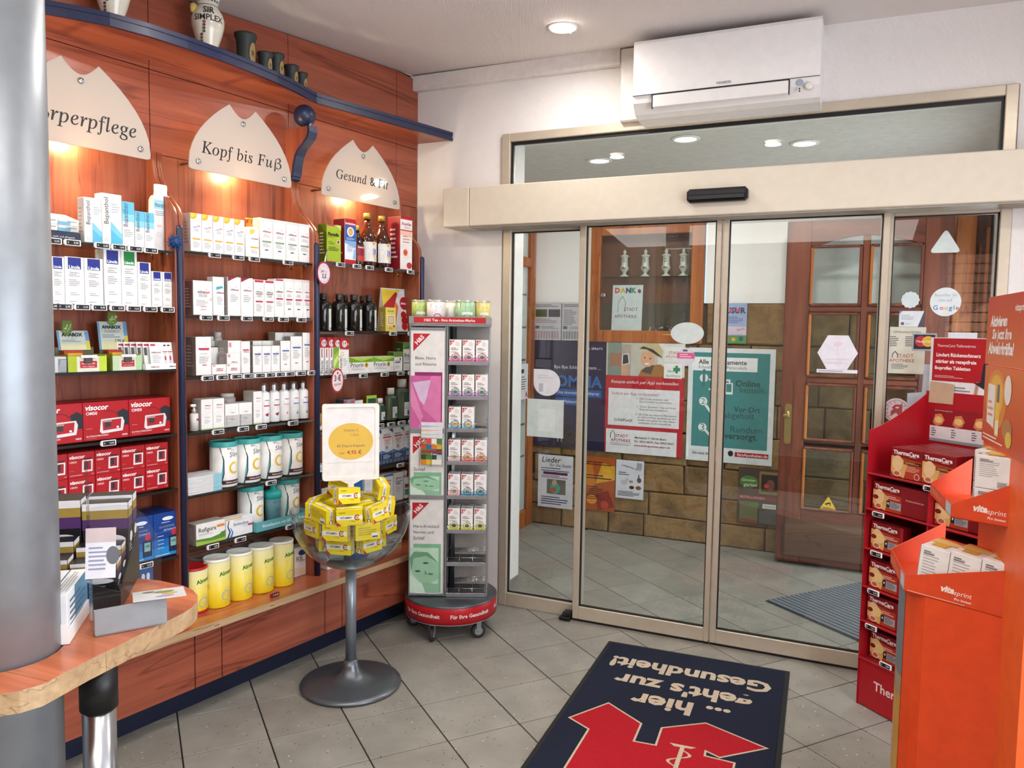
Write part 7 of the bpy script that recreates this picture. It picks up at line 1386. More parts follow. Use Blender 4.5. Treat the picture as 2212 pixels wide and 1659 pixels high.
def vit(upr):
    w_, d_, h_ = (.104, .046, .066) if not upr else (.066, .046, .104)
    m = M(); m.box(-w_/2, w_/2, -d_/2, d_/2, 0, h_, YEL, .001)
    for q, (O_, R_v, ww) in enumerate((((-w_/2, -d_/2, 0), (1, 0, 0), w_), ((w_/2, d_/2, 0), (-1, 0, 0), w_))):
        f = Flat(O_, R_v, (0, 0, 1), ww, h_)
        if not upr:
            if q == 0: m.rect(f, 0, .024, ww, .042, '#e4e2dc'); m.text(f, 'VITAMIN', ww*.36, .033, '#2c2c2e', w=.045, bold=.03); m.ell(f, ww*.8, .033, .012, .012, '#8a1a28', ring=.004, a0=.7, a1=5.6); m.ell(f, ww*.8, .033, .006, .006, '#d8a02a'); m.text(f, '+ Zink', ww*.6, .018, '#b02a2a', w=.025); m.poly(f, [(0, 0), (.02, 0), (0, .02)], '#b02a2a'); m.lines(f, .01, .05, .05, .058, 1, '#8a7c1a')
            else: m.lines(f, .01, .02, .09, .055, 4, '#a8981c'); m.rect(f, .065, .008, .095, .028, '#e4e2dc'); m.rect(f, .068, .01, .092, .016, '#3a3a3c')
        else: m.rect(f, ww*.36, 0, ww*.66, h_, '#e4e2dc'); m.text(f, 'VITAMIN', ww*.51, h_*.6, '#2c2c2e', w=.05, rot=-pi/2, bold=.03); m.ell(f, ww*.51, h_*.2, .011, .011, '#8a1a28', ring=.004, a0=-.9, a1=4.)
    for O_, R_v in (((w_/2, -d_/2, 0), (0, 1, 0)), ((-w_/2, d_/2, 0), (0, -1, 0))):
        f = Flat(O_, R_v, (0, 0, 1), d_, h_); m.rect(f, d_*.35, 0, d_*.65, h_, '#e4e2dc'); m.ell(f, d_*.5, h_*.2, .009, .009, '#8a1a28', ring=.0035, a0=-.9, a1=4.); m.text(f, 'VITAMIN', d_*.5, h_*.62, '#2c2c2e', w=h_*.5, rot=-pi/2, bold=.03)
    f = Flat((-w_/2, -d_/2, h_), (1, 0, 0), (0, 1, 0), w_, d_); m.rect(f, 0, d_*.38, w_, d_*.62, '#e4e2dc'); m.rect(f, w_*.3, d_*.46, w_*.6, d_*.54, '#8a8a8a'); m.rect(f, 0, 0, w_*.7, .002, '#c0502a')
    return m.mesh('vitamin_box')
vm = [vit(False), vit(True)]; rv = random.Random(11); LV = []
for n_, r_, z_, a0, up_, nm in ((6, .118, .6112, -2.35, 0, 'bottom ring'), (2, .03, .6112, .2, 0, 'bottom centre'), (8, .158, .678, -2.1, 0, 'middle ring'), (4, .078, .678, .3, 0, 'middle inside'), (8, .156, .7455, -1.75, 0, 'top ring'), (4, .075, .7455, -.4, 0, 'top inside')):
    for k in range(n_):
        a = a0+2*pi*k/n_; rr = r_; fl_ = rv.random() < .4; ry = a+pi/2+rv.uniform(-.16, .16)+(pi if fl_ else 0)
        o = inst(vm[0], 'vitamin_box', None, (BX+rr*cos(a), BY+rr*sin(a), z_), ry)
        tag(o, 'yellow vitamin box in bowl, %s, %s clockwise from column side' % (nm, ORD[(n_-k) % n_]) if n_ > 2 else 'yellow vitamin box in bowl, %s, %s from the counter' % (nm, ORD[k]), 'box', 'yellow vitamin boxes in the bowl')
        if z_ > .74: o.rotation_euler = (radians(rv.uniform(-7, 7)), radians(rv.uniform(-8, 8)), ry)
for k, (x, y, z_, e) in enumerate(((-.09, .04, .82, (.2, .15, .6)), (.1, .07, .822, (.1, -.2, 2.4)), (.05, -.1, .818, (-.12, .1, 1.2)))):
    o = inst(vm[0], 'vitamin_box', None, (BX+x, BY+y, z_)); o.rotation_euler = e; tag(o, 'yellow vitamin box loose on top of the pile, %s from the column' % ORD[k], 'box', 'yellow vitamin boxes in the bowl')

# ------------------------------------------------------------------ tea rack
AT = radians(24.6); TX, TY = -.532, -.368
t = thing('tea_rack', 'rolling tea rack with red round base and poster panels by the door', 'display rack', (TX, TY, 0), AT)
GM = P('#9a9ca0', .35, .6)
m = M(); m.lathe([(.228, .098), (.235, .101), (.235, .186), (.231, .19), (.0, .19)], P('#b41a24', .35), 64, cap=False)
m.lathe([(.2355, .182), (.2365, .187), (.231, .1915), (.0, .1915)], P('#5c6066', .3, .6), 64, cap=False); m.lathe([(.236, .097), (.237, .101)], P('#b9bcc0', .3, .6), 64, cap=False); m.lathe([(0, .1), (.229, .1)], P('#3a3c40', .5), 40, cap=False); m.obj('round_base', t)
m = M()
for a in (-.62, .52, 1.7, 2.8, -1.9): f = Cyl(0, 0, .105, .2356, .6, .08, a-.0); m.text(f, 'Für Ihre Gesundheit', .3, .037, '#ecdcdc', w=.215, bold=.02)
m.obj('base_lettering', t)
for k in range(5):
    a = 2*pi*k/5-1.98; x, y = .195*cos(a), .195*sin(a)
    m = M(); m.box(-.012, .012, -.02, .02, .082, .098, GM, .003); m.box(-.014, -.011, -.012, .012, .035, .084, GM, .001); m.box(.011, .014, -.012, .012, .035, .084, GM, .001); o = m.obj('caster', t, (x, y, 0), a*1.7)
    m = M(); m.lathe([(.03, -.009), (.037, -.007), (.037, .007), (.03, .009)], P('#2b2b2e', .6), 24); m.lathe([(.02, -.0095), (.021, .0095)], P('#8a8c90', .4), 16); q = m.obj('wheel', o, (0, 0, .0375)); q.rotation_euler = (0, radians(90), 0)
m = M(); m.lathe([(.017, .19), (.017, 1.55)], STEEL, 20); m.obj('pole', t)
# frame posts of the rack and the poster panel column
m = M()
for x0, x1 in ((-.21, -.203), (-.036, -.029), (-.027, -.02), (.18, .187)): m.box(x0, x1, -.088, -.07, .193, 1.553, GM, .002)
for x in (-.21, .18):
    m.box(x, x+.007, .08, .098, .193, 1.553, GM, .002)
m.box(-.203, .18, .08, .084, .193, 1.553, P('#a8a49e', .4)); m.box(-.205, -.201, -.07, .08, .193, 1.553, P('#b9bcc0', .4, .3)); m.obj('rack_frame', t)
m = M(); m.box(-.213, .190, -.09, .1, 1.552, 1.562, GM, .002); m.obj('top_tray', t)
m = M(); m.box(-.213, .190, -.092, -.089, 1.562, 1.6, GM, .001); m.box(-.213, -.21, -.089, .1, 1.562, 1.6, GM, .001); m.box(.187, .19, -.089, .1, 1.562, 1.6, GM, .001); f = Flat((-.213, -.092, 1.562), (1, 0, 0), (0, 0, 1), .403, .045); m.rect(f, .024, .006, .378, .034, '#b41a24'); m.text(f, 'H&S Tee - Ihre Arzneitee-Marke', .2, .02, '#ecdcdc', w=.25, bold=.02); m.obj('header_strip', t)
def hs(m, f, x, y, s): m.poly(f, [(x, y), (x, y-s*1.05), (x+s, y)], '#b41a2a'); m.text(f, 'H&S', x+s*.36, y-s*.36, '#f0e4e4', w=s*.62, rot=.8, bold=.03)
def panel(z0, z1, kind):
    m = M(); w_ = .166; h_ = z1-z0; m.box(-.203, -.036, -.0865, -.083, z0, z1, P('#dcdad8', .3)); f = Flat((-.203, -.0865, z0), (1, 0, 0), (0, 0, 1), w_, h_)
    hs(m, f, .012, h_-.02, .084)
    if kind == 'pink':
        m.text(f, 'Blase, Niere', .022, h_-.14, '#2c2c2e', w=.1, align='l'); m.text(f, 'und Rheuma', .022, h_-.17, '#2c2c2e', w=.104, align='l')
        m.rect(f, .02, .0, .156, .28, '#8a2a66'); m.rect(f, 0, 0, .15, .262, '#c05c94'); m.poly(f, [(.01, .228), (.1, .242), (.07, .11), (.045, .14)], '#cbb0cc'); m.poly(f, [(.0, .24), (.0, .12), (.05, .03), (.062, .06), (.04, .12), (.012, .2)], '#d480ac'); m.poly(f, [(.1, .262), (.15, .262), (.15, .02), (.06, .1), (.09, .18)], '#cf74a4'); m.poly(f, [(.05, .04), (.085, .01), (.08, .0), (.04, .0)], '#dc92b8')
        for q in range(3): m.poly(f, [(.05+q*.01, .05), (.053+q*.01, .05), (.063+q*.012, .02), (.06+q*.012, .02)], '#a8487e')
    else:
        if kind == 'green': m.text(f, 'Herz-Kreislauf,', .018, h_-.14, '#2c2c2e', w=.132, align='l'); m.text(f, 'Nerven und', .018, h_-.17, '#2c2c2e', w=.1, align='l')
        m.text(f, 'Schlaf', .018, h_-(.2 if kind == 'green' else .185), '#2c2c2e', w=.056, align='l')
        hh = h_-.23 if kind == 'green' else h_-.2; m.rect(f, .018, 0, .156, hh, '#7cb48e'); m.rect(f, 0, 0, .145, hh-.02, '#b9d8c2'); s = hh/.27
        m.poly(f, [(.0, .2*s), (.03, .235*s), (.1, .22*s), (.145, .17*s), (.145, .08*s), (.1, .05*s), (.05, .06*s), (.01, .11*s)], '#98c6a6'); m.poly(f, [(.0, .19*s), (.02, .225*s), (.09, .225*s), (.14, .17*s), (.08, .205*s), (.02, .19*s), (.008, .12*s)], '#6e9a7a'); m.ell(f, .04, .12*s, .014, .005*s, '#33553f'); m.ell(f, .08, .165*s, .014, .005*s, '#33553f'); m.poly(f, [(.075, .13*s), (.088, .105*s), (.078, .1*s)], '#5c8a6a'); m.ell(f, .105, .105*s, .014, .005*s, '#4c7a5a'); m.poly(f, [(0, 0), (.09, 0), (.06, .05*s), (.0, .1*s)], '#cde4d2'); m.poly(f, [(.06, .06*s), (.145, .05*s), (.145, .0), (.08, 0)], '#8cba9a')
    m.obj('poster_panel', t)
    m = M()
    for a, b, c, d in ((-.205, -.034, z1-.002, z1+.01), (-.205, -.034, z0-.012, z0+.002)): m.box(a, b, -.094, -.08, c, d, GM, .002)
    m.obj('panel_rail', t)
panel(1.045, 1.535, 'pink'); panel(.71, 1.025, 'green2'); panel(.21, .692, 'green')
TS = [1.374, 1.202, 1.041, .877, .704, .53, .363, .205]
for k, z in enumerate(TS):
    m = M(); m.box(-.02, .18, -.092, -.088, z-.012, z+.008, GM, .001); m.box(-.02, .18, -.088, .079, z-.004, z, P('#4a4c50', .4, .4)); m.obj('rack_shelf', t)
    m = M()
    for x in (-.015, .046, .112, .175): m.tube([(x, -.085, z+.001), (x, -.085, z+.03), (x, .07, z+.04)], .0014, CHROME, 6)
    m.tube([(-.015, -.085, z+.03), (.175, -.085, z+.03)], .0014, CHROME, 6)
    if k > 5:
        for y in (.0, .02, .04, .06): m.tube([(-.0, y, z+.035), (.175, y, z+.045)], .0016, CHROME, 6)
    m.obj('wire_divider', t)
c, s_ = cos(AT), sin(AT)
def TW(x, y, z): return (TX+c*x-s_*y, TY+s_*x+c*y, z)
tcol = {0: [('#b8327c', '#d8589c', '#4c7a3c', 'bladder tea')]*3, 1: [('#6a2a7c', '#a878b8', '#3c8a4c', 'kidney tea')]*3, 2: [('#1c5a7a', '#6aaec4', '#d89a3a', 'rheumatism tea')]*2, 3: [('#c8a0b4', '#e2a8bc', '#8aa84a', 'plain heart tea'), ('#c02a3a', '#e06a5a', '#8a8a2a', 'heart tea'), ('#c02a3a', '#e06a5a', '#8a8a2a', 'heart tea')], 4: [('#d88a94', '#eab4b4', '#7a9a7a', 'pink nerve tea'), ('#1c3a7a', '#3a8ab4', '#3a7a4a', 'sleep tea'), ('#1c3a7a', '#3a8ab4', '#3a7a4a', 'sleep tea')], 5: [('#a8aa2a', '#d2cf5a', '#4a5a2a', 'melissa tea')]*3}
nms = {'bladder tea': 'magenta', 'kidney tea': 'violet', 'rheumatism tea': 'petrol blue', 'plain heart tea': 'pale pink', 'heart tea': 'red', 'pink nerve tea': 'rose', 'sleep tea': 'dark blue', 'melissa tea': 'yellow green'}
for r_, row in tcol.items():
    for k, (c1, c2, c3, nm) in enumerate(row):
        for back in (0, 1):
            h_ = .112; m = M(); m.box(-.03, .03, 0, .05, 0, h_, WHITE, .001); f = Flat((-.03, 0, 0), (1, 0, 0), (0, 0, 1), .06, h_)
            m.rect(f, 0, 0, .06, .012, c2); m.rect(f, 0, .012, .06, .024, P('#%02x%02x%02x' % tuple((int(c2[i:i+2], 16)+230)//2 for i in (1, 3, 5)), .4)); hs(m, f, .003, h_-.004, .024); m.lines(f, .03, h_-.03, .052, h_-.008, 3, '#c8b8bc'); m.lines(f, .008, h_-.052, .046, h_-.038, 2, '#6a5c64'); m.lines(f, .008, h_-.066, .05, h_-.056, 2, '#a8a4a8')
            m.ell(f, .031, .026, .0215, .0215, c1, 24, ring=.0028, a0=.3, a1=1.9) if 0 else None
            for q in range(3): m.ell(f, .031, .026, .0215, .0215, c1, 8, ring=.003, a0=q*2.09+.2, a1=q*2.09+1.9)
            m.ell(f, .031, .026, .0165, .0165, c1, 20, ring=.0022); m.ell(f, .031, .026, .0115, .0095, c3, 14)
            f = Flat((-.03, 0, h_), (1, 0, 0), (0, 1, 0), .06, .05); m.lines(f, .008, .008, .05, .04, 2, '#8a8286')
            one(m, 'tea_box', 'tea box with %s ring, %s in %s row, rack shelf %s from top' % (nms[nm], ORD[k], ('front', 'back')[back], ('one', 'two', 'three', 'four', 'five', 'six')[r_]), 'tea box', TW(.016+.0655*k, -.084+.056*back, TS[r_]+.0012), AT, 'tea boxes on the rack')
for k, (x, y, col, lab, rr) in enumerate(((-.17, .0, '#a8bc6a', 'pale green tea tin at the pouch side on the rack top', .04), (-.085, -.04, '#e2dadc', 'white tea tin with magenta ring on the rack top', .046), (-.01, .03, '#e6e2d8', 'plain cream tea tin in the back on the rack top', .04), (.06, -.035, '#9cc49c', 'mint green tea tin on the rack top', .046), (.145, .0, '#d8cc7c', 'yellow tea tin at the wall side on the rack top', .038))):
    t3 = thing('tea_tin', lab, 'tin', TW(x, y, 1.5632), AT, 'tea tins on the rack'); m = M(); m.lathe([(rr, 0), (rr, .112)], P(col, .35), 32)
    if k != 2:
        f = Cyl(0, 0, 0, rr, pi*rr, .112, .0); hs(m, f, f.w*.34, .108, .028); m.lines(f, f.w*.52, .06, f.w*.8, .09, 3, '#5c545c'); m.ell(f, f.w*.58, .032, .02, .02, ('#7a9a3a', '#b02a7c', '', '#4c8a5c', '#b89a2a')[k], ring=.004); m.rect(f, f.w*.4, .046, f.w*.8, .06, '#e4e2dc') if k != 1 else None
    m.obj('body', t3); m = M(); m.lathe([(rr*1.02, .11), (rr*1.03, .118), (rr*.96, .118), (0, .115)], P('#b8b6ae', .3, .5), 32, cap=False); m.obj('lid', t3)
# wire pocket with flyers on the poster column
t3 = thing('wire_pocket', 'wire leaflet pocket clipped to the poster side of the tea rack', 'leaflet holder', TW(-.155, -.095, .86), AT)
m = M(); m.tube([(0, -.002, .15), (0, -.022, .13), (0, -.022, .0), (0, -.004, 0)], .0015, CHROME, 6); m.tube([(.06, -.002, .15), (.06, -.022, .0), (.06, -.004, 0)], .0015, CHROME, 6); m.tube([(.115, -.002, .15), (.115, -.022, .13), (.115, -.022, 0), (.115, -.004, 0)], .0015, CHROME, 6); m.tube([(0, -.022, .11), (.115, -.022, .11)], .0015, CHROME, 6); m.tube([(0, -.022, .06), (.115, -.022, .06)], .0015, CHROME, 6); m.obj('wire', t3)
m = M(); m.box(0, .105, 0, .001, 0, .21, P('#d8d6da', .35)); f = Flat((0, 0, 0), (1, 0, 0), (0, 0, 1), .105, .21)
for k, cl in enumerate(('#a8b4d4', '#d8b494', '#b4ccb4', '#b88ab4', '#d8c890')): m.poly(f, [(0, .195-k*.02), (.105, .19-k*.02), (.0, .183-k*.02)], cl)
one(m, 'flyer', 'white flyer with pale coloured rays in the rear of the wire pocket', 'flyer', TW(-.148, -.1, .868), AT)
m = M(); m.box(0, .104, 0, .001, 0, .13, P('#6a8a9a', .35)); f = Flat((0, 0, 0), (1, 0, 0), (0, 0, 1), .104, .13); rr = random.Random(4)
for a in range(4):
    for b in range(5): m.rect(f, a*.026, b*.026, a*.026+.0255, b*.026+.0255, rr.choice(('#3a6a9a', '#4c7a34', '#d8b02a', '#d87a2a', '#2c4a24', '#b8c8d4', '#c84a3a', '#8a9a3a', '#e0dcd0')))
m.rect(f, 0, .06, .104, .07, '#b41a2a'); hs(m, f, .0, .13, .03)
one(m, 'flyer', 'colourful photo mosaic flyer in front in the wire pocket', 'flyer', TW(-.148, -.108, .868), AT)

# ------------------------------------------------------------------ doormat
AM = radians(2.178)
t = thing('doormat', 'dark blue doormat with red pharmacy emblem and upside down lettering', 'mat', (.262, -.188, .001), AM)
m = M(); m.box(0, .847, -1.5, 0, 0, .006, P('#101012', .7), .002); m.obj('rubber_edge', t)
NV = carpet_mat('navy_carpet', '#1c2030'); RD = carpet_mat('red_carpet', '#a01722'); BG = carpet_mat('beige_carpet', '#b8a793')
m = M(); m.box(.02, .827, -1.48, -.02, .006, .0095, NV, .001); f = Flat((.847, 0, .0095), (-1, 0, 0), (0, -1, 0), .847, 1.5)
# letters read from the door: x runs right to left, up runs towards the viewer
for s_t, xc, yc, ww in (('Gesundheit!', .425, .222, .71), ("geht's zur", .425, .392, .59), ('... hier', .44, .548, .40)): m.text(f, s_t, .847-xc+.0, yc, BG, w=ww, bold=.035)
hou = [(.059, .809), (.167, .636), (.323, .744), (.325, .885), (.415, .88), (.411, .744), (.56, .64), (.787, .734), (.68, .865), (.7, 1.3), (.148, 1.3), (.153, .862)]
def grow(p, e):
    o = []; n = len(p); ar = sum(p[i][0]*p[(i+1) % n][1]-p[(i+1) % n][0]*p[i][1] for i in range(n)); sg = 1 if ar > 0 else -1
    for i in range(n):
        a, b, c_ = Vector(p[i-1]), Vector(p[i]), Vector(p[(i+1) % n]); u = (b-a).normalized(); v = (c_-b).normalized()
        n1 = Vector((u.y, -u.x))*sg; n2 = Vector((v.y, -v.x))*sg; bi = (n1+n2); L = max(.35, 1+n1.dot(n2)); o.append(tuple(b+bi*(e/L)))
    return o
hou = [(.059, .809), (.167, .636), (.323, .744), (.325, .885), (.415, .88), (.411, .744), (.56, .64), (.787, .734), (.64, .862), (.583, .835), (.585, .88), (.69, .885), (.69, 1.3), (.148, 1.3), (.153, .862)]
mir = lambda p: [(.847-x, y) for x, y in p]
m.poly(f, mir(grow(hou, .008)), BG); m.poly(f, mir(hou), RD)
m.poly(f, mir([(.455, .838), (.553, .834), (.535, .85), (.475, .855)]), BG); m.poly(f, mir([(.497, .85), (.513, .85), (.513, 1.05), (.497, 1.05)]), BG)
sn = [(.505+.035*sin(k*.62)*(1 if k < 20 else 1), .87+k*.012) for k in range(16)]
for a, b in zip(sn, sn[1:]): m.poly(f, mir([(a[0]-.006, a[1]), (a[0]+.006, a[1]), (b[0]+.006, b[1]), (b[0]-.006, b[1])]), BG)
m.ell(f, .847-.42, .99, .12, .012, BG, a0=0, a1=pi) if 0 else None
m.obj('carpet', t)

# ------------------------------------------------------------------ red heat pad display
RX_, RY_, RA = 1.406, -.355, radians(-42.45)
def RW(x, y, z): c, s_ = cos(RA), sin(RA); return (RX_+c*x-s_*y, RY_+s_*x+c*y, z)
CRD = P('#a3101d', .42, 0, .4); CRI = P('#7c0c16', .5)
t = thing('heat_pad_display', 'tall red cardboard display of heat pads beside the right door panel', 'display stand', (RX_, RY_, 0), RA)
TIERS = [.98, .833, .668, .507, .362, .204]
for x0, x1, nm in ((-.03, -.027, 'side_panel'), (.478, .481, 'side_panel')):
    m = M(); cvs = [(0, 1.155)]+[(.32*k/10, 1.155+.14*(k/10)**1.35) for k in range(1, 11)]
    m.prism([(0, .0), (.32, .0)]+cvs[::-1], x0, x1, CRD, 'yz'); m.obj(nm, t)
m = M(); m.box(-.027, .478, .317, .32, .0, 1.31, CRD); m.obj('back_panel', t)
m = M(); m.box(-.026, .477, .004, .0065, .005, .2, CRD); f = Flat((-.026, .004, .005), (1, 0, 0), (0, 0, 1), .5, .2); m.text(f, 'ThermaCare', .21, .105, '#dcc4c4', w=.27, bold=.02); m.obj('base_panel', t)
for z in TIERS:
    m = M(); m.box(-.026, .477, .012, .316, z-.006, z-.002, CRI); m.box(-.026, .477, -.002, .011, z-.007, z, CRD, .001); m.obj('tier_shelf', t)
m = M(); m.box(.252, .257, .002, .316, .2, .973, CRD); m.obj('divider', t)
m = M(); m.box(-.02, .49, .3215, .325, 1.30, 1.535, P('#d8d6d8', .4)); f = Flat((-.02, .3215, 1.30), (1, 0, 0), (0, 0, 1), .51, .235)
m.rect(f, .012, .055, .51, .232, '#a8121e'); m.text(f, 'ThermaCare Tiefenwärme:', .03, .202, '#ead8d8', w=.17, align='l'); m.text(f, 'Lindert Rückenschmerz', .028, .164, '#f0e2e2', w=.195, align='l', bold=.03); m.text(f, 'stärker als rezeptfreie', .026, .137, '#f0e2e2', w=.18, align='l', bold=.03); m.text(f, 'Ibuprofen Tabletten', .024, .11, '#f0e2e2', w=.158, align='l', bold=.03); m.lines(f, .024, .068, .16, .08, 2, '#d8a8a8'); m.lines(f, .115, .014, .19, .038, 2, '#7a7a80')
m.poly(f, [(.2, .0), (.215, .0), (.222, .06), (.21, .06)], '#b48468'); m.poly(f, [(.2, .055), (.228, .06), (.235, .13), (.3, .2), (.3, .12), (.25, .03)], '#20222c'); m.obj('header_board', t)
m = M(); m.prism(fillet([(-.012, 1.262), (.098, 1.262), (.1, 1.345), (-.008, 1.352)], .001), .318, .3205, P('#b99a80', .6)); o = m.obj('cardboard_patch', t, (0, -.004, 0))
m = M(); m.box(.0, .47, .3155, .3168, 1.115, 1.24, P('#8a1420', .45)); f = Flat((0, .3155, 1.115), (1, 0, 0), (0, 0, 1), .47, .125)
for k in range(3): m.poly(f, [(.012+k*.09, .065), (.022+k*.09, .1), (.05+k*.09, .105), (.066+k*.09, .08), (.055+k*.09, .06), (.03+k*.09, .052)], '#c87a4a'); m.ell(f, .038+k*.09, .078, .018, .014, '#e0b87a')
m.rect(f, 0, 0, .47, .052, '#d8d2d4'); m.rect(f, 0, -.012, .47, .0, '#8a8c92')
for k in range(3): m.lines(f, .008+k*.09, .008, .03+k*.09, .046, 4, '#55505a')
m.text(f, 'Unsere Packungsgrößen', .06, .118, '#d8b8b8', w=.08); m.obj('price_table', t)
m = M(); m.prism([(.0, 1.205), (.13, 1.205), (.13, 1.42), (.075, 1.42), (.07, 1.30), (.0, 1.29)], .331, .3335, P('#b4bac4', .35)); one(m, 'grey_board', 'pale grey board standing behind the red display', 'board', RW(-.135, .0, .0), RA) if 0 else m.obj('rear_board', t, (-.13, 0, 0))
def heat(kind, w_):
    h_ = .118 if kind < 2 else .112; m = M(); m.box(0, w_, 0, .046, 0, h_, P('#7c0d15', .38), .001); f = Flat((0, 0, 0), (1, 0, 0), (0, 0, 1), w_, h_); p = .136
    m.poly(f, [(0, 0), (p, 0), (p, h_*.62), (0, h_*.72)], '#a8361c'); m.poly(f, [(0, .02), (.06, .0), (.075, h_*.5), (.04, h_*.7), (0, h_*.7)], '#d0a05c'); m.ell(f, .03, h_*.48, .024, .03, '#dcb88a')
    m.text(f, 'ThermaCare', .066, h_*.84, '#f0e0e0', w=.116, bold=.03); m.lines(f, .08, h_*.72, .13, h_*.77, 1, '#d8b0b0'); m.ell(f, .028, h_*.13, .019, .012, '#d8c0a8'); m.ell(f, .028, h_*.13, .013, .008, '#b85a3a')
    if kind < 2: m.rect(f, .058, h_*.48, .134, h_*.58, '#3a1410'); m.lines(f, .062, h_*.5, .13, h_*.57, 2, '#d8b04a'); m.lines(f, .07, h_*.24, .132, h_*.44, 4, '#dca890'); m.ell(f, .118, h_*.12, .012, .012, '#e0d0d0', ring=.002)
    else:
        m.ell(f, .045, h_*.42, .022, .02, '#e0c080') if kind > 2 else None
        m.rect(f, .066, h_*.16, .082, h_*.4, '#1c1c22'); m.text(f, '12' if kind == 2 else '8', .074, h_*.3, '#e8e8ec', w=.009 if kind == 2 else .006, bold=.04); m.rect(f, .082, h_*.12, .134, h_*.38, '#9a9a9e'); m.lines(f, .085, h_*.15, .13, h_*.36, 4, '#3c3c42'); m.lines(f, .07, h_*.46, .13, h_*.58, 2, '#e6c4c0'); m.ell(f, .014, h_*.44, .013, .009, '#7c0d15')
        if w_ > .2: m.rect(f, p, 0, w_, h_, '#80101a'); m.text(f, {2: 'Nackenschmerzen', 3: 'Flexible'}.get(kind, 'Flexible'), .195, h_*.56, '#d8a8a8', w=.08 if kind == 2 else .05); m.text(f, 'Anwendung', .195, h_*.44, '#d8a8a8', w=.06) if kind > 2 else None
        else: m.rect(f, w_-.012, 0, w_, h_, '#9a1822')
    f = Flat((0, 0, h_), (1, 0, 0), (0, 1, 0), w_, .046); m.lines(f, .01, .01, min(w_, .13), .036, 2, '#b84a50')
    return m.mesh('heat_pad_box')
HM = {0: heat(0, .137), 2: heat(2, .262), 3: heat(3, .262), 4: heat(4, .15), 5: heat(3, .19)}
for col_ in range(2):
    for k in range(5):
        o = inst(HM[0], 'heat_pad_box', None, RW(.067+.1395*col_, .02+.05*k, .9812), RA); tag(o, 'red heat pad box on the top tier, %s column, %s from the front' % (('door side', 'orange display side')[col_], ORD[k]), 'box', 'heat pad boxes on the top tier')
for k, z in enumerate(TIERS[1:]):
    kd = (2, 4, 4, 3, 4)[k]; o = inst(HM[kd], 'heat_pad_box', None, RW(-.012, .02 if k != 4 else .045, z+.0012), RA); tag(o, 'red heat pad box in the door side pocket, %s tier from the top' % ORD[k+1], 'box', 'heat pad boxes in the lower tiers')
    o = inst(HM[5], 'heat_pad_box', None, RW(.262, .03, z+.0012), RA); tag(o, 'red heat pad box in the pocket behind the orange display, %s tier from the top' % ORD[k+1], 'box', 'heat pad boxes in the lower tiers')
for k, (x, z) in enumerate(((.245, .972), (.02, .822), (.02, .66), (.015, .5), (.012, .352), (.09, .204+.02))):
    o = inst(tm[k % 3], 'price_tag', None, RW(x+.02, -.0085, z-.004), RA); tag(o, 'white framed black price tag on the red display, %s tier edge' % ORD[k], 'price tag', 'price tags on the red display')

# ------------------------------------------------------------------ orange vitamin display
OX_, OY_, OA = 1.533, -1.336, atan2(-.479, .878)
def OW(x, y, z): c, s_ = cos(OA), sin(OA); return (OX_+c*x-s_*y, OY_+s_*x+c*y, z)
ORG = P('#dc4a1c', .42, 0, .4); ORI = P('#d8481e', .45)
t = thing('vitamin_display', 'orange cardboard floor display with two slanted trays at the frame edge', 'display stand', (OX_, OY_, 0), OA)
m = M(); bp = [(0.004, 0), (.0, .0), (-.035, .018), (-.075, .045), (-.11, .085), (-.135, .13), (-.142, .18), (-.135, .24), (-.11, .32), (.05, .34), (.222, .0)][1:]
n_ = len(bp)
m.hull([(x, y, 0) for x, y in bp][::-1], [(x, y, .797) for x, y in bp][::-1], ORG); m.obj('column_body', t)
m = M(); fp = bp[:8]
for (x0, y0), (x1, y1) in zip(fp, fp[1:]):
    dx, dy = x1-x0, y1-y0; L = sqrt(dx*dx+dy*dy); ex, ey = dy/L*-.0012*-1, -dx/L*.0012*-1
    ex, ey = (-.0012*dy/L*-1, .0012*dx/L*-1); ex, ey = -abs(ex), -abs(ey) if dy > dx*-1 else ey
    for z0, z1, cc_ in ((0.01, .2, '#c9b79a'), (.2, .46, '#bd8f3e'), (.46, .52, '#9a8a6a'), (.52, .79, '#6a7078')): m.add([(x0+ex, y0+ey, z0), (x1+ex, y1+ey, z0), (x1+ex, y1+ey, z1), (x0+ex, y0+ey, z1)], [(0, 1, 2, 3)], P(cc_, .35))
m.obj('front_print', t)
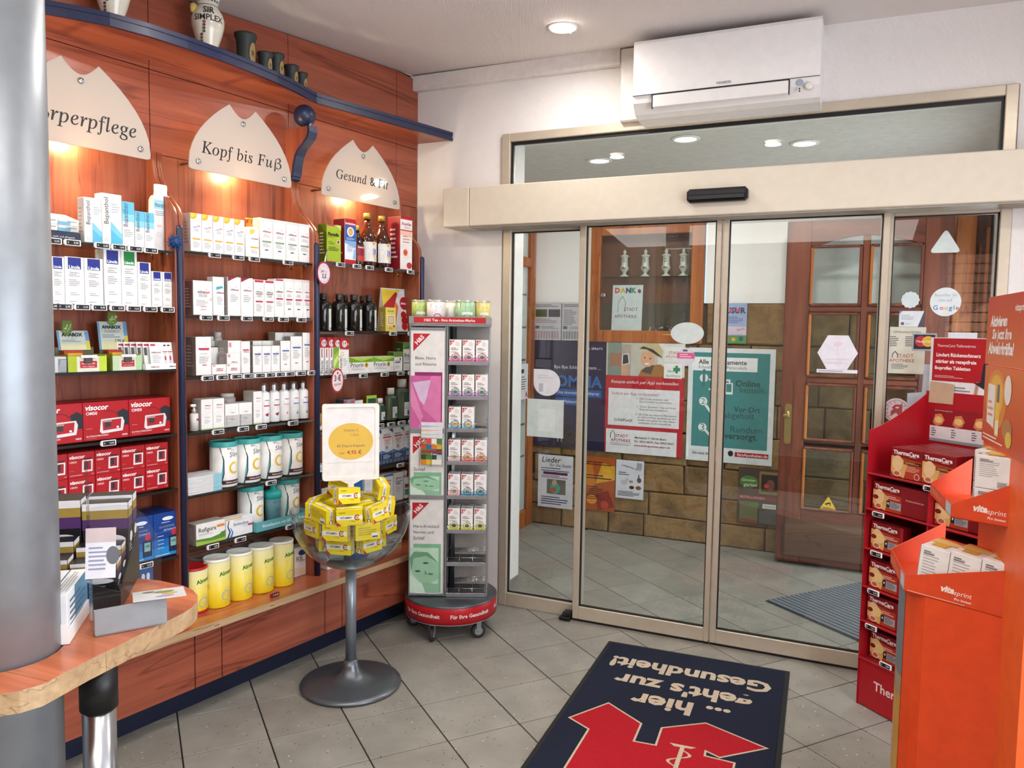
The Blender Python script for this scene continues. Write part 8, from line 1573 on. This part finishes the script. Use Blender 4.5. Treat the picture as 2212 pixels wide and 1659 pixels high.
def vtray(A, B, C, D, z, ha, hd, lab):
    fl = [(*A, z), (*B, z), (*C, z), (*D, z)]; m = M()
    m.hull([(x, y, z-.003) for x, y, q in fl][::-1], [(x, y, z) for x, y, q in fl][::-1], ORI)
    def wall(p, q, h0, h1, ink=None):
        d = Vector((q[0]-p[0], q[1]-p[1])).normalized(); n = Vector((d.y, -d.x))*.003
        m.hull([(p[0], p[1], z-.003), (q[0], q[1], z-.003), (q[0]-n.x, q[1]-n.y, z-.003), (p[0]-n.x, p[1]-n.y, z-.003)], [(p[0], p[1], z+h0), (q[0], q[1], z+h1), (q[0]-n.x, q[1]-n.y, z+h1), (p[0]-n.x, p[1]-n.y, z+h0)], ORI)
    wall(A, D, ha, hd); wall(C, B, hd, ha); wall(B, A, ha, ha); m.obj('tray', t)
    m = M(); d = Vector((D[0]-A[0], D[1]-A[1])); L = d.length; f = Flat((A[0], A[1], z), (d.x, d.y, 0), (0, 0, 1), L, .13)
    x0 = .10 if L > .2 else .055
    m.text(f, 'vita', x0+.018, .036, '#f4e6e0', w=.036, bold=.05, shear=.25); m.text(f, 'sprint', x0+.058, .032, '#f4e6e0', w=.046, shear=.2); m.text(f, 'Pro Immun', x0+.058, .014, '#f4e6e0', w=.044, bold=.02, shear=.2)
    m.lines(f, .008, .001, L*.9, .005, 1, '#f0d0c0') if L > .2 else None
    m.obj('lettering', t)
    m = M(); d2 = Vector((B[0]-A[0], B[1]-A[1])).normalized(); f = Flat((A[0]+d2.x*.075, A[1]+d2.y*.075, z-.001), (-d2.x, -d2.y, 0), (0, 0, 1)); m.rect(f, .0, .0, .072, ha, '#b8bcc2'); m.lines(f, .01, .01, .05, ha*.8, 2, '#dcdce0'); f = Flat((B[0], B[1], z), (-d2.x, -d2.y, 0), (0, 0, 1)); m.lines(f, .02, .01, .2, ha*.8, 3, '#e08a6a'); m.obj('lip_print', t)
vtray((-.06, 0), (-.225, .248), (-.125, .40), (.215, .002), .80, .044, .131, 'lower'); vtray((.056, 0), (-.1216, .271), (-.04, .36), (.205, .004), 1.043, .034, .116, 'upper')
bd = Vector((.548, -.837)); b0 = Vector((.0274, .261)); bn = Vector((.837, .548))
def BP(s, off): q = b0+bd*s+bn*off; return (q.x, q.y)
m = M(); q = [BP(-.0, .0), BP(.502, .0), BP(.502, .018), BP(-.0, .018)]; m.hull([(x, y, 0) for x, y in q], [(x, y, 1.46) for x, y in q], P('#e2602a', .42)); m.obj('back_board', t)
def brd(z0, z1, off, mat, r):
    m = M(); f = Flat((*BP(0, off), z0), (bd.x, bd.y, 0), (0, 0, 1), .5, z1-z0); h_ = z1-z0
    P_ = fillet([(0, 0), (.5, 0), (.5, h_), (0, h_)], r); A_ = [f(x, y, 0) for x, y in P_]; B_ = [f(x, y, -.004) for x, y in P_]; n = len(P_)
    m.add(A_+B_, [tuple(range(n)), tuple(range(n, 2*n))[::-1]]+[(i, n+i, n+(i+1) % n, (i+1) % n) for i in range(n)], mat); return m, f
OG = grad_mat('orange_poster_print', [(0, '#c2401a'), (.5, '#cf6a24'), (1, '#b83a1c')], 1.23, 1.66)
m, f = brd(1.462, 1.658, -.008, OG, [.0, .0, .02, .012]); o = m.obj('header_card', t)
m = M(); m.text(f, 'vitasprint', .34, .158, '#f0e0d8', w=.1, bold=.02, shear=.25); m.text(f, 'Aktivieren', .13, .125, '#f0e6e2', w=.18, bold=.04, shear=.2); m.text(f, 'Sie jetzt Ihre', .17, .088, '#f0e6e2', w=.2, bold=.03, shear=.2); m.text(f, 'Abwehrkräfte!', .165, .048, '#f0e6e2', w=.27, bold=.04, shear=.2); m.obj('header_lettering', t)
m, f = brd(1.235, 1.458, -.006, OG, [.01, .01, 0, 0]); m.ell(f, .14, .13, .11, .085, '#d8862c'); m.ell(f, .14, .14, .075, .062, '#e0a848'); m.poly(f, [(.05, .06), (.13, .05), (.13, .17), (.05, .172)], '#e2dcd8'); m.lines(f, .058, .075, .12, .13, 3, '#d8907a'); m.rect(f, .145, .03, .185, .125, '#e0c050'); m.rect(f, .153, .125, .177, .175, '#6a6a6c'); m.rect(f, .148, .035, .182, .075, '#e6dcd0'); m.ell(f, .27, .06, .05, .03, '#b07848'); m.ell(f, .29, .035, .03, .022, '#d8b84a'); m.ell(f, .26, .165, .035, .04, '#e8dcd4'); m.lines(f, .02, .008, .25, .028, 2, '#f0d8cc'); m.obj('picture_card', t)
VW = P('#e8e6e4', .4)
def vbox(w_, d_, h_):
    m = M(); m.box(0, w_, 0, d_, 0, h_, VW, .001)
    f = Flat((0, 0, 0), (1, 0, 0), (0, 0, 1), w_, h_); m.lines(f, w_*.12, h_*.35, w_*.7, h_*.9, 9, '#b4b2b4'); m.lines(f, w_*.12, h_*.82, w_*.5, h_*.92, 2, '#6a686c'); m.rect(f, w_*.62, h_*.06, w_*.9, h_*.26, '#d4d2d4')
    for q in range(7): m.rect(f, w_*(.64+.035*q), h_*.08, w_*(.655+.035*q), h_*.24, '#4a484a')
    f = Flat((0, d_, 0), (0, -1, 0), (0, 0, 1), d_, h_); m.rect(f, 0, 0, d_, h_*.96, '#dcd8d0'); m.poly(f, [(0, 0), (d_*.3, 0), (d_*.12, h_*.5), (d_*.2, h_), (0, h_)], '#e0863a'); m.text(f, 'vitasprint', d_*.58, h_*.52, '#d86a4a', w=d_*.62, bold=.02, shear=.2); m.lines(f, d_*.45, h_*.38, d_*.8, h_*.43, 1, '#8a8486'); m.poly(f, [(d_*.35, h_*.1), (d_*.8, h_*.14), (d_*.7, h_*.26), (d_*.4, h_*.22)], '#d8a83a'); m.ell(f, d_*.7, h_*.2, d_*.14, h_*.05, '#b85a3a')
    f = Flat((0, 0, h_), (1, 0, 0), (0, 1, 0), w_, d_); m.rect(f, .0, d_*.5, w_, d_, '#e6c47a'); m.rect(f, w_*.2, d_*.2, w_*.7, d_*.5, '#d8a83a'); m.poly(f, [(0, d_), (w_, d_), (w_, d_*.8), (0, d_*.92)], '#de6a2a')
    return m.mesh('vitamin_carton')
v1 = vbox(.079, .12, .142); v2 = vbox(.09, .1, .088)
for k in range(3):
    o = inst(v1, 'vitamin_carton', None, OW(-.035+.081*k, .01, .803), OA); tag(o, 'white and orange vitamin carton in the lower orange tray, %s from the tray lip' % ORD[k], 'carton', 'vitamin cartons in the lower tray'); o.rotation_euler = (0, radians(5), OA); o.location.z += .0
for r_ in range(2):
    for l_ in range(2):
        o = inst(v2, 'vitamin_carton', None, OW(.106-.045*r_, .012+.108*r_, 1.0445+.0895*l_), OA); tag(o, 'white and orange vitamin carton in the upper orange tray, %s, %s layer' % (('near side', 'far side')[r_], ('lower', 'upper')[l_]), 'carton', 'vitamin cartons in the upper tray')
